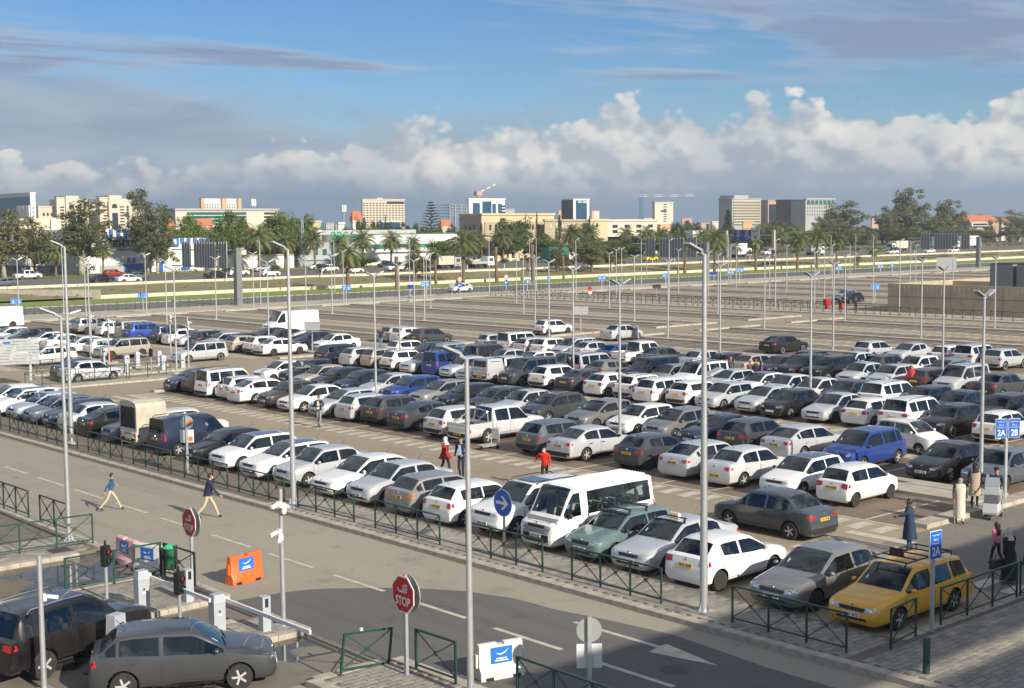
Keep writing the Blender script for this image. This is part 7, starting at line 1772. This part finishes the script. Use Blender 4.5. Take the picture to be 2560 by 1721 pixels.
for k in range(5): B.box('frame_slab', b_grey, B.x0-9, B.x0, B.y0+1, B.y0+9, B.Z(540-k*7), B.Z(539-k*7))
for k in range(4): B.box('frame_column', b_grey, B.x0-9+k*2.8, B.x0-8.6+k*2.8, B.y0+1, B.y0+1.5, B.z0, B.Z(511))
B.box('roof_house', b_pink, B.X(1236), B.X(1259), B.y0+1, B.y0+9, B.z1, B.Z(499-3)); 
B = Bld('yellow_building', 'long yellow and tan building behind the palms with narrow windows', 1150, 1205, 1385, 539, -300, b_yellow)
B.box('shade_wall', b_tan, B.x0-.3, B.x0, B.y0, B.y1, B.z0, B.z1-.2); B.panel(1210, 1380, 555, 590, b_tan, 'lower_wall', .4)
mb = MB(); face_windows(mb, ('R', B.y0-.4), B.X(1215), B.X(1380), B.Z(577), B.Z(560), 1, 11, .25, .8); face_windows(mb, ('L', B.x0-.3), B.y0+2, B.y1-2, B.Z(577), B.Z(560), 1, 3, .3, .7); B.put('windows', w_dark, mb, True)
B = Bld('tan_building', 'tan wall and pale yellow stair block behind the cypresses', 1360, 1362, 1476, 554, -296, b_tan); B.win('R', B.x0+1, B.x1-1, B.Z(572), B.Z(560), 1, 7, .22, .9, b_cream)
B = Bld('yellow_block', 'pale yellow stair block right of the tan wall', 1474, 1476, 1519, 553, -293, b_yellow); B.win('R', B.X(1488), B.X(1496), B.Z(571), B.Z(560), 1, 1, .5, .9)
B = Bld('cream_annex', 'cream annex with big dark windows sloping away right of the yellow block', 1512, 1519, 1643, 554, -300, b_cream); B.win('R', B.X(1522), B.X(1640), B.Z(588), B.Z(562), 2, 4, .4, .55)
B = Bld('glass_tower', 'blue glass tower with white piers and lettering', 1405, 1433, 1473, 500, 760, b_white); B.box('glass_face', gl_dark, B.x0-.5, B.x0, B.y0, B.y1, B.z0, B.z1); B.panel(1439.5, 1466.5, 502, 560, gl_blue, 'glass_panel'); 
for k in range(8): B.panel(1444+k*2.5+(2 if k > 3 else 0), 1445.8+k*2.5+(2 if k > 3 else 0), 504, 507.5, b_white, 'letter', .5)
B = Bld('beige_tower', 'slim beige flats right of the blue glass tower', 1477, 1479, 1498, 529, 1000, b_orange); B.win('R', B.x0+1, B.x1-1, B.Z(556), B.Z(531), 7, 2, .4, .5, b_white); B.panel(1485, 1498, 528, 556, b_cream, 'facade', .12)
B = Bld('beige_tower', 'slim orange flats left of the blue glass tower', 1394, 1396, 1408, 528, 1000, b_orange)
B = Bld('cream_tower', 'cream tower with stacked balconies right of the blue crane', 1631, 1637, 1683, 508, 800, b_cream); B.win('R', B.X(1658), B.X(1667), B.Z(560), B.Z(512), 8, 1, .8, .35); B.panel(1652, 1666, 526, 530, gl_dark, 'window_band'); B.panel(1668, 1680, 506, 509, b_cream, 'roof_house', .1); B.panel(1641, 1670, 561, 576, b_orange, 'red_base', 3.)
B = Bld('banded_office', 'office block with yellow and glass bands on the skyline', 1797, 1830, 1902, 499, -480, b_grey)
for k in range(9): B.panel(1834, 1899, 502+k*6.9, 505+k*6.9, b_yellow, 'yellow_band'); B.panel(1832, 1900, 505.2+k*6.9, 508.7+k*6.9, mat('facade_glass_pale', (.22, .25, .27), .2, .3), 'window_band', .15)
B.box('roof_house', b_grey, B.X(1850), B.X(1885), B.y0+4, B.y0+14, B.z1, B.Z(493))
B = Bld('pink_office', 'pink stone office between the banded block and the dark glass block', 1903, 1920, 1942, 503, -490, b_pink); B.panel(1922, 1940, 511, 560, gl_dark, 'glass_panel'); mb = MB(); face_windows(mb, ('L', B.x0), B.y0+2, B.y1-2, B.z0+10, B.z1-2, 1, 3, .25, .95); B.put('windows', b_dgrey, mb, True)
B = Bld('dark_glass_block', 'dark slate glass block with a pale windowed wing', 1940, 1977, 2013, 502, -460, gl_dark); 
mb = MB()
for k in range(14): u = lerp(B.x0, B.x1, (k+.5)/14); mb.box(u-.12, u+.12, B.y0-.3, B.y0, B.z0, B.z1)
B.put('fins', b_dgrey, mb, True)
B = Bld('grid_office', 'pale office wing with square top windows beside the dark glass block', 2012, 2014, 2088, 498, -462, b_grey)
for k in range(7): B.panel(2017+k*10.2, 2024.5+k*10.2, 501, 511, gl_teal, 'square_window', .2)
B.win('R', B.X(2016), B.X(2086), B.Z(548), B.Z(514), 4, 12, .25, .5)
# small houses
def gable(name, label, px0, xm, px1, ytop, D, m, roofh=2.2, rm=None):
    B = Bld(name, label, px0, xm, px1, ytop, D, m); b = MB(); x0, x1, y0, y1, z = B.x0-.5, B.x1+.5, B.y0-.5, B.y1+.5, B.z1+.62; xm_, ym = (x0+x1)/2, (y0+y1)/2; d = min(x1-x0, y1-y0)*.35
    p = [(x0, y0, z), (x1, y0, z), (x1, y1, z), (x0, y1, z)]; r = [(x0+d, ym, z+roofh), (x1-d, ym, z+roofh)]
    b.quad(p[0], p[1], r[1], r[0]); b.quad(p[2], p[3], r[0], r[1]); b.poly([p[1], p[2], r[1]]); b.poly([p[3], p[0], r[0]]); b.poly(p[::-1]); B.put('roof', rm or tile_red, b); return B
B = gable('brown_house', 'brown rendered house with an orange tiled roof and a glazed balcony', 2392, 2424, 2497, 556, -335, b_brown, 2.6); B.panel(2424, 2464, 557, 566, b_white, 'balcony_parapet', 1.2); B.panel(2427, 2462, 559, 564, w_dark, 'balcony_glazing', 1.3); B.win('R', B.X(2428), B.X(2470), B.Z(583), B.Z(575), 1, 2, .35, .6); B.win('R', B.X(2463), B.X(2486), B.Z(589), B.Z(560), 2, 2, .35, .5)
B = gable('pale_house', 'pale house with a brown roof right of the brown house', 2498, 2504, 2532, 560, -345, b_cream, 2.4, bm('roof_brown', (.22, .11, .08))); B.win('R', B.x0+1, B.x1-1, B.Z(596), B.Z(566), 3, 2, .3, .4)
B = gable('white_house', 'white villa with a red roof left of the tall hotel', 878, 882, 903, 556, -370, b_white, 3.); B.win('R', B.x0+1, B.x1-1, B.Z(572), B.Z(560), 1, 2, .2, .7)
gable('red_roof_house', 'house with a red pyramid roof left of the yellow building', 1098, 1104, 1128, 570, -380, b_cream, 2.2); gable('red_roof_house', 'red roofed house behind the green trees left of the pale office', 412, 416, 432, 572, -330, b_pink, 2.); gable('red_roof_house', 'red roofed shed between the green trees', 490, 494, 530, 570, -330, b_pink, 1.8)
B = Bld('yellow_house', 'small yellow house behind the tall thin palms', 772, 780, 802, 557, -360, b_yellow); B = Bld('white_house', 'low white house by the mast', 843, 846, 860, 561, -360, b_white)
B = Bld('blue_hall', 'low blue glass hall with a white roof before the tall hotel', 950, 955, 1000, 556, -420, gl_blue, roof=b_white)
for k, (a, b_, t, D_, m_) in enumerate(((1705, 1730, 548, 1100, b_pink), (1752, 1772, 560, 800, b_pink), (1780, 1796, 556, 800, b_cream), (815, 842, 560, 900, b_grey), (1262, 1286, 525, 900, b_grey), (1610, 1632, 548, 1000, b_cream), (2180, 2206, 549, 900, b_pink), (1858, 1880, 557, 720, b_orange))):
    Bld('distant_block', ['pink flats behind the dark pines', 'pink house behind the gantry lamp', 'cream house left of the tall dark pine', 'grey distant flats left of the mast', 'grey concrete frame right of the glass office', 'cream house left of the cream tower', 'red roofed house between the gum trees', 'orange house under the banded office'][k], a-2, a, b_, t, D_, m_)
# the striped shop, pharmacy wall and factory directly behind the highway, all facing it
def front(name, label, Y, px0, px1, ytop, m, depth=14, base=1.5, cat='building'):
    x0, x1 = on_y(px0, ytop, Y).x, on_y(px1, ytop, Y).x; z = on_y((px0+px1)/2, ytop, Y).z; root = empty(name, (x0, Y, base)); tag(root, label, cat, 'buildings along the highway')
    b = MB(); b.box(0, x1-x0, 0, depth, 0, z-base); b.build('wall', m, root); root['_Y'] = Y; return root, x0, Y, base
def fpanel(F, px0, px1, py0, py1, m, nm='panel', out=.25):
    root, x0, Y, base = F; Yp = Y-out; a, b_ = on_y(px0, py0, Yp).x, on_y(px1, py0, Yp).x; k = (px0+px1)/2; z1, z0 = on_y(k, py0, Yp).z, on_y(k, py1, Yp).z
    b = MB(); b.box(a-x0, b_-x0, -out, -out+.2, z0-base, z1-base); return b.build(nm, m, root)
F = front('beige_block', 'blank beige block behind the round gum tree', 296, 45, 150, 547, b_beige, 20); fpanel(F, 128, 139, 545, 580, b_white, 'stair_tower', .8)
F = front('striped_shop', 'shop with blue and white striped fascia behind the gum trees', 284, -60, 225, 590, b_beige, 18); fpanel(F, -60, 225, 578, 582, b_white, 'cornice', 1.); fpanel(F, -60, 225, 599, 614, b_white, 'fascia', 2.2)
for k in range(15): fpanel(F, -58+k*19, -49+k*19, 599, 614, s_blue, 'stripe', 2.4)
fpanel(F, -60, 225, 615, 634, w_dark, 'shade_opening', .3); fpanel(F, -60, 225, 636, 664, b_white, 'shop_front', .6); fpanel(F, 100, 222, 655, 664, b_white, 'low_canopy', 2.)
for k in range(8): fpanel(F, -20+k*30, -14+k*30, 664, 684, s_blue, 'blue_post', .8)
F = front('pharmacy', 'white pharmacy with tall blue stripes and black lettering', 281, 165, 372, 574, b_white, 16)
for k in range(9): fpanel(F, 166+k*18, 174+k*18, 574, 597.5, s_blue, 'stripe', .4)
fpanel(F, 150, 345, 623, 628, b_dgrey, 'canopy', 2.5)
xl = on_y(300, 612, 280.4); me_ = text_mesh('PHARMACIE', 2.0, black_m, bold=True); link('lettering', me_, F[0], (xl.x-F[1], -.6, xl.z-1.5))
strokes([[(-9, 0), (-7, .2), (-6.6, .9), (-6, .1), (-3, 0), (-2.6, .8), (-2, .05), (0, 0), (.3, 1.0), (.8, 0), (3, 0), (3.4, .7)]], .35, -.6).build('arabic_lettering', black_m, F[0], (xl.x-F[1], 0, on_y(300, 603, 280.4).z-1.5))
fpanel(F, 310, 360, 660, 682, s_blue, 'blue_wall', 4.); fpanel(F, 250, 310, 664, 682, b_grey, 'grey_wall', 4.); fpanel(F, 320, 324, 645, 658, s_blue, 'door', .4); fpanel(F, 333, 338, 645, 658, s_blue, 'door', .4)
F = front('striped_wall', 'striped blue and white shop sign wall behind the first gantry', 279, 372, 525, 596, b_white, 8)
for k in range(5): fpanel(F, 452+k*16, 460+k*16, 596, 608, s_blue, 'stripe', .4)
fpanel(F, 420, 447, 596, 616, s_blue, 'logo_panel', .5); fpanel(F, 434, 441, 599, 611, b_white, 'logo_figure', .7); fpanel(F, 400, 408, 655, 680, s_blue, 'blue_door', .5); fpanel(F, 455, 475, 664, 674, s_blue, 'blue_panel', .5)
F = front('yard_wall', 'long white yard wall behind the date palms', 277.5, 525, 735, 640, b_white, 1.); fpanel(F, 530, 735, 637, 640, b_brown, 'coping', .3)
F = front('grey_factory', 'grey factory building with teal framed windows and a green sign on its roof', 283, 735, 905, 607, b_grey, 22); 
for k in range(5): fpanel(F, 742+k*22, 751+k*22, 623, 637, gl_teal, 'window', .3)
fpanel(F, 735, 905, 641, 650, bm('wall_blue_grey', (.34, .42, .47)), 'blue_base', .4)
F2 = front('factory_roof_block', 'grey corrugated upper storey of the factory behind the green sign', 300, 803, 1040, 575.5, b_grey, 20); F3 = front('white_annex', 'white annex with dark windows left of the green sign', 298, 752, 804, 575.5, b_white, 16); fpanel(F3, 765, 780, 587, 593, w_dark, 'window'); fpanel(F3, 785, 800, 587, 593, w_dark, 'window')
sg = on_y(872, 594, 282); root = empty('factory_sign', (sg.x, 282.2, on_y(872, 607, 282).z)); tag(root, 'bright green factory sign standing on the grey roof', 'sign'); h_ = sg.z-root.location.z
for sx in (-4, 0, 4): MB().box(sx-.08, sx+.08, .1, .3, 0, h_+1).build('leg', galv, root)
link('lettering', text_mesh('SBS', 3.6, sign_green, bold=True), root, (-2.6, 0, h_)); strokes([[(1.5, 1.6), (.9, 1.0), (1.6, .2), (1.2, -1.2)], [(2.2, .4), (2.6, -.6), (3.0, .4)], [(3.4, .6), (3.4, -.6)], [(4.0, -.6), (4.2, .6), (4.6, -.6)], [(5.0, .8), (5.0, -.6)]], .45, 0).build('script_lettering', sign_green, root, (0, 0, h_)); MB().box(-4.6, -.9, .05, .08, h_-1.7, h_-1.4).build('underline', sign_green, root)
F = front('white_hall', 'long white hall with green strip windows behind the palms', 282, 905, 1158, 585, b_white, 30); fpanel(F, 905, 1158, 583.5, 585.5, b_green, 'ridge', .2); fpanel(F, 905, 1120, 610.5, 618, b_green, 'green_strip', .3)
for k in range(6): fpanel(F, 935+k*32, 950+k*32, 611, 617.5, gl_teal, 'window', .5)
fpanel(F, 905, 1158, 618.5, 622, b_grey, 'canopy', 2.5)
F = front('yard_wall', 'white yard wall with a green gate right of the white hall', 276.5, 905, 1345, 651, b_white, .5); fpanel(F, 955, 968, 651, 662, b_green, 'gate', .3); fpanel(F, 1205, 1212, 651, 660, b_green, 'gate', .3)
F = front('grey_shed', 'grey shed roof behind the white yard wall', 279, 1165, 1235, 612, b_grey, 12)
F = front('low_wall', 'low brown wall building right of the broad palm', 300, 1495, 1610, 592, b_tan, 10); fpanel(F, 1510, 1545, 598, 604, w_dark, 'window')
F = front('white_box', 'white rooftop cabin above the second gantry', 300, 1732, 1756, 577, b_white, 6)
# masts, cranes, pylon
def mast(px, Y, ytop, label, w=.5, dishes=True, m=galv):
    p = on_y(px, ytop, Y); root = empty('radio_mast', (p.x, Y, 1.5)); tag(root, label, 'mast'); h = p.z-1.5; b = MB()
    for sx, sy in ((-w, -w), (w, -w), (w, w), (-w, w)): b.bar((sx, sy, 0), (sx*.5, sy*.5, h), .12)
    n = int(h/2.2)
    for k in range(n):
        z0, z1 = k*h/n, (k+1)*h/n; t0, t1 = w*(1-.5*k/n), w*(1-.5*(k+1)/n)
        b.bar((-t0, -t0, z0), (t1, -t1, z1), .07); b.bar((t0, -t0, z0), (-t1, -t1, z1), .07)
    b.build('lattice', m, root)
    if dishes:
        for k in range(3): c = MB(); c.box(-.9+k*.7, -.5+k*.7, -.6, -.3, h-2.6, h-.2); c.build('antenna', white_m, root)
    return root
mast(858, 420, 512, 'slim radio mast with white antennas on the skyline'); mast(754, 276, 550, 'concrete lattice pylon behind the fruiting palms', .45, False, b_grey)
B_ = on_d(632, 497, 480); mast(632, B_.y, 497, 'radio mast with dishes on the pale office roof', .8)
def crane(px, ytop, D, jib0, jib1, yj, label, m, mj):
    p = on_d(px, ytop, D); root = empty('tower_crane', (p.x, p.y, 1.5)); tag(root, label, 'crane'); h = p.z-1.5; b = MB()
    for sx, sy in ((-.9, -.9), (.9, -.9), (.9, .9), (-.9, .9)): b.bar((sx, sy, 0), (sx, sy, h), .3)
    for k in range(int(h/2.2)):
        z = k*2.2; b.bar((-.9, -.9, z), (.9, -.9, z+2.2), .18); b.bar((.9, -.9, z), (-.9, -.9, z+2.2), .18)
    b.build('tower', m, root)
    a, c = on_d(jib0, yj, D), on_d(jib1, yj, D); d = (c-a); zz = on_d(px, yj, D).z-1.5; u = Vector((_rt.x, _rt.y, 0)).normalized(); la = (a-p).dot(u); lc = (c-p).dot(u); n = 16
    for k in range(n):
        q = MB(); A, Bq = u*lerp(la, lc, k/n), u*lerp(la, lc, (k+1)/n); up = Vector((0, 0, 1.3))
        z_ = Vector((0, 0, zz)); q.bar(A+z_, Bq+z_, .2); q.bar(A+z_+up, Bq+z_+up, .14); q.bar(A+z_, Bq+z_+up, .1); q.build('jib_segment', (mj if k % 4 < 2 else white_m), root)
    q = MB(); q.bar(Vector((0, 0, zz)), Vector((0, 0, zz+4)), .4); q.build('apex', m, root)
crane(1605, 490, 900, 1580, 1735, 492, 'blue tower crane with a long red and white jib', mat('crane_blue', (.10, .22, .42), .6), mat('crane_red', (.46, .30, .27), .6))
p0 = on_d(1196, 492, 600); root = empty('roof_crane', (p0.x, p0.y, 1.5)); tag(root, 'small red and white luffing crane above the glass office', 'crane'); zt = p0.z-1.5; MB().bar((0, 0, 0), (0, 0, zt+1), .8).build('tower', galv, root); MB().box(-1.8, 1.4, -1, 1, zt+.4, zt+2.2).build('cab', MATS['crane_red'], root); u = Vector((_rt.x, _rt.y, 0)).normalized()
for k in range(6): MB().bar(u*(k*1.25)+Vector((0, 0, zt+1.6+k*.62)), u*(k*1.25+1.25)+Vector((0, 0, zt+2.22+k*.62)), .5).build('boom_segment', white_m if k % 2 else MATS['crane_red'], root)
# lorries on and beside the highway
def lorry(x, y, label, cabc, bodym, L_=7., H_=2.8, tipper=False, rz=0., flat=False):
    root = empty('lorry', (x, y, 1.51), rz); tag(root, label, 'lorry', 'lorries on the highway')
    c = MB(); c.box(L_/2-2.0, L_/2, -1.15, 1.15, .55, 2.5, taper=.1); c.build('cab', cabc, root); MB().box(L_/2-.08, L_/2+.02, -.95, .95, 1.45, 2.25).build('windscreen', inter_m, root)
    for s in (-1, 1): MB().box(L_/2-1.4, L_/2-.4, s*1.13-.02, s*1.13+.02, 1.45, 2.15).build('side_window', inter_m, root)
    b = MB(); b.box(-L_/2, L_/2-2.15, -1.2, 1.2, .9, .9+(.6 if flat else H_)); b.build('load_body', bodym, root); MB().box(-L_/2, L_/2-.4, -.5, .5, .55, .9).build('chassis', trim, root)
    for wx in (L_/2-1.0, -L_/2+1.2, -L_/2+2.3):
        for s in (-1, 1): MB().lathe([(.48, s*1.0-.14), (.48, s*1.0+.14)], 16, (wx, 0, .48), 'y').build('wheel', tyre_m, root)
tarp = mat('tarp_green', (.01, .16, .12), .6, var=.15)
lorry(241, 254, 'lorry with a green tarpaulin body behind the bare palm trunks', white_m, tarp, 9., 3.0); lorry(303, 246, 'white box lorry under the blue road sign', white_m, white_m, 7, 3); lorry(333, 243, 'small lorry with a grey box body right of the road sign', white_m, b_grey, 6.5, 2.8); lorry(394, 255, 'white tipper lorry with a cream body by the gum trees', white_m, b_cream, 9, 2.4, rz=math.pi)
lorry(431, 259.5, 'white trailer lorry parked behind the far gantry', white_m, white_m, 14, 3.4); lorry(448, 261, 'second white trailer lorry parked behind the far gantry', white_m, white_m, 14, 3.4); lorry(193, 239.5, 'flatbed lorry with a tarpaulin load behind the hanging frond palm', b_grey, b_beige, 6.5, 1.9); lorry(201, 237.5, 'white flatbed lorry right of the tarpaulin lorry', white_m, b_grey, 6.5, 1, flat=True)
# ================================================================ place the people
for label, x, y, deg, s, me, ch, z, bag, group in PEOPLE:
    zz = z if z else .012
    o = link('person', me, None, (x, y, zz), R(deg)); o.scale = (s,)*3; tag(o, label, 'person', group)
    for nm, m in ch: link(nm, m, o)
    if bag:
        b = MB(); b.box(-.12, .12, -.24, .24, 0, .30, taper=.03); b.tube([(0, -.12, .28), (0, -.1, .45), (0, .1, .45), (0, .12, .28)], .012, 5); q = b.build('holdall', black_m, loc=(x-.25, y+.22, .42)); q.rotation_euler = (0, 0, R(deg)); tag(q, 'black holdall carried by the woman in the long dress', 'bag')
# ================================================================ thin haze over the whole scene
hz = MB(); hz.box(-200, 2600, -120, 1700, -1.3, 95); hz_o = hz.build('haze', None)
hm = bpy.data.materials.new('haze'); hm.use_nodes = True; MATS['haze'] = hm; hN = hm.node_tree.nodes; hN.clear(); ho = hN.new('ShaderNodeOutputMaterial'); hv = hN.new('ShaderNodeVolumePrincipled')
hv.inputs['Color'].default_value = (.86, .92, 1.0, 1); hv.inputs['Density'].default_value = .00022; hv.inputs['Anisotropy'].default_value = .2; hm.node_tree.links.new(hv.outputs[0], ho.inputs['Volume'])
hz_o.data.materials.clear(); hz_o.data.materials.append(hm); tag(hz_o, 'thin pale haze lying over the car park and the skyline', 'haze', None, 'stuff')
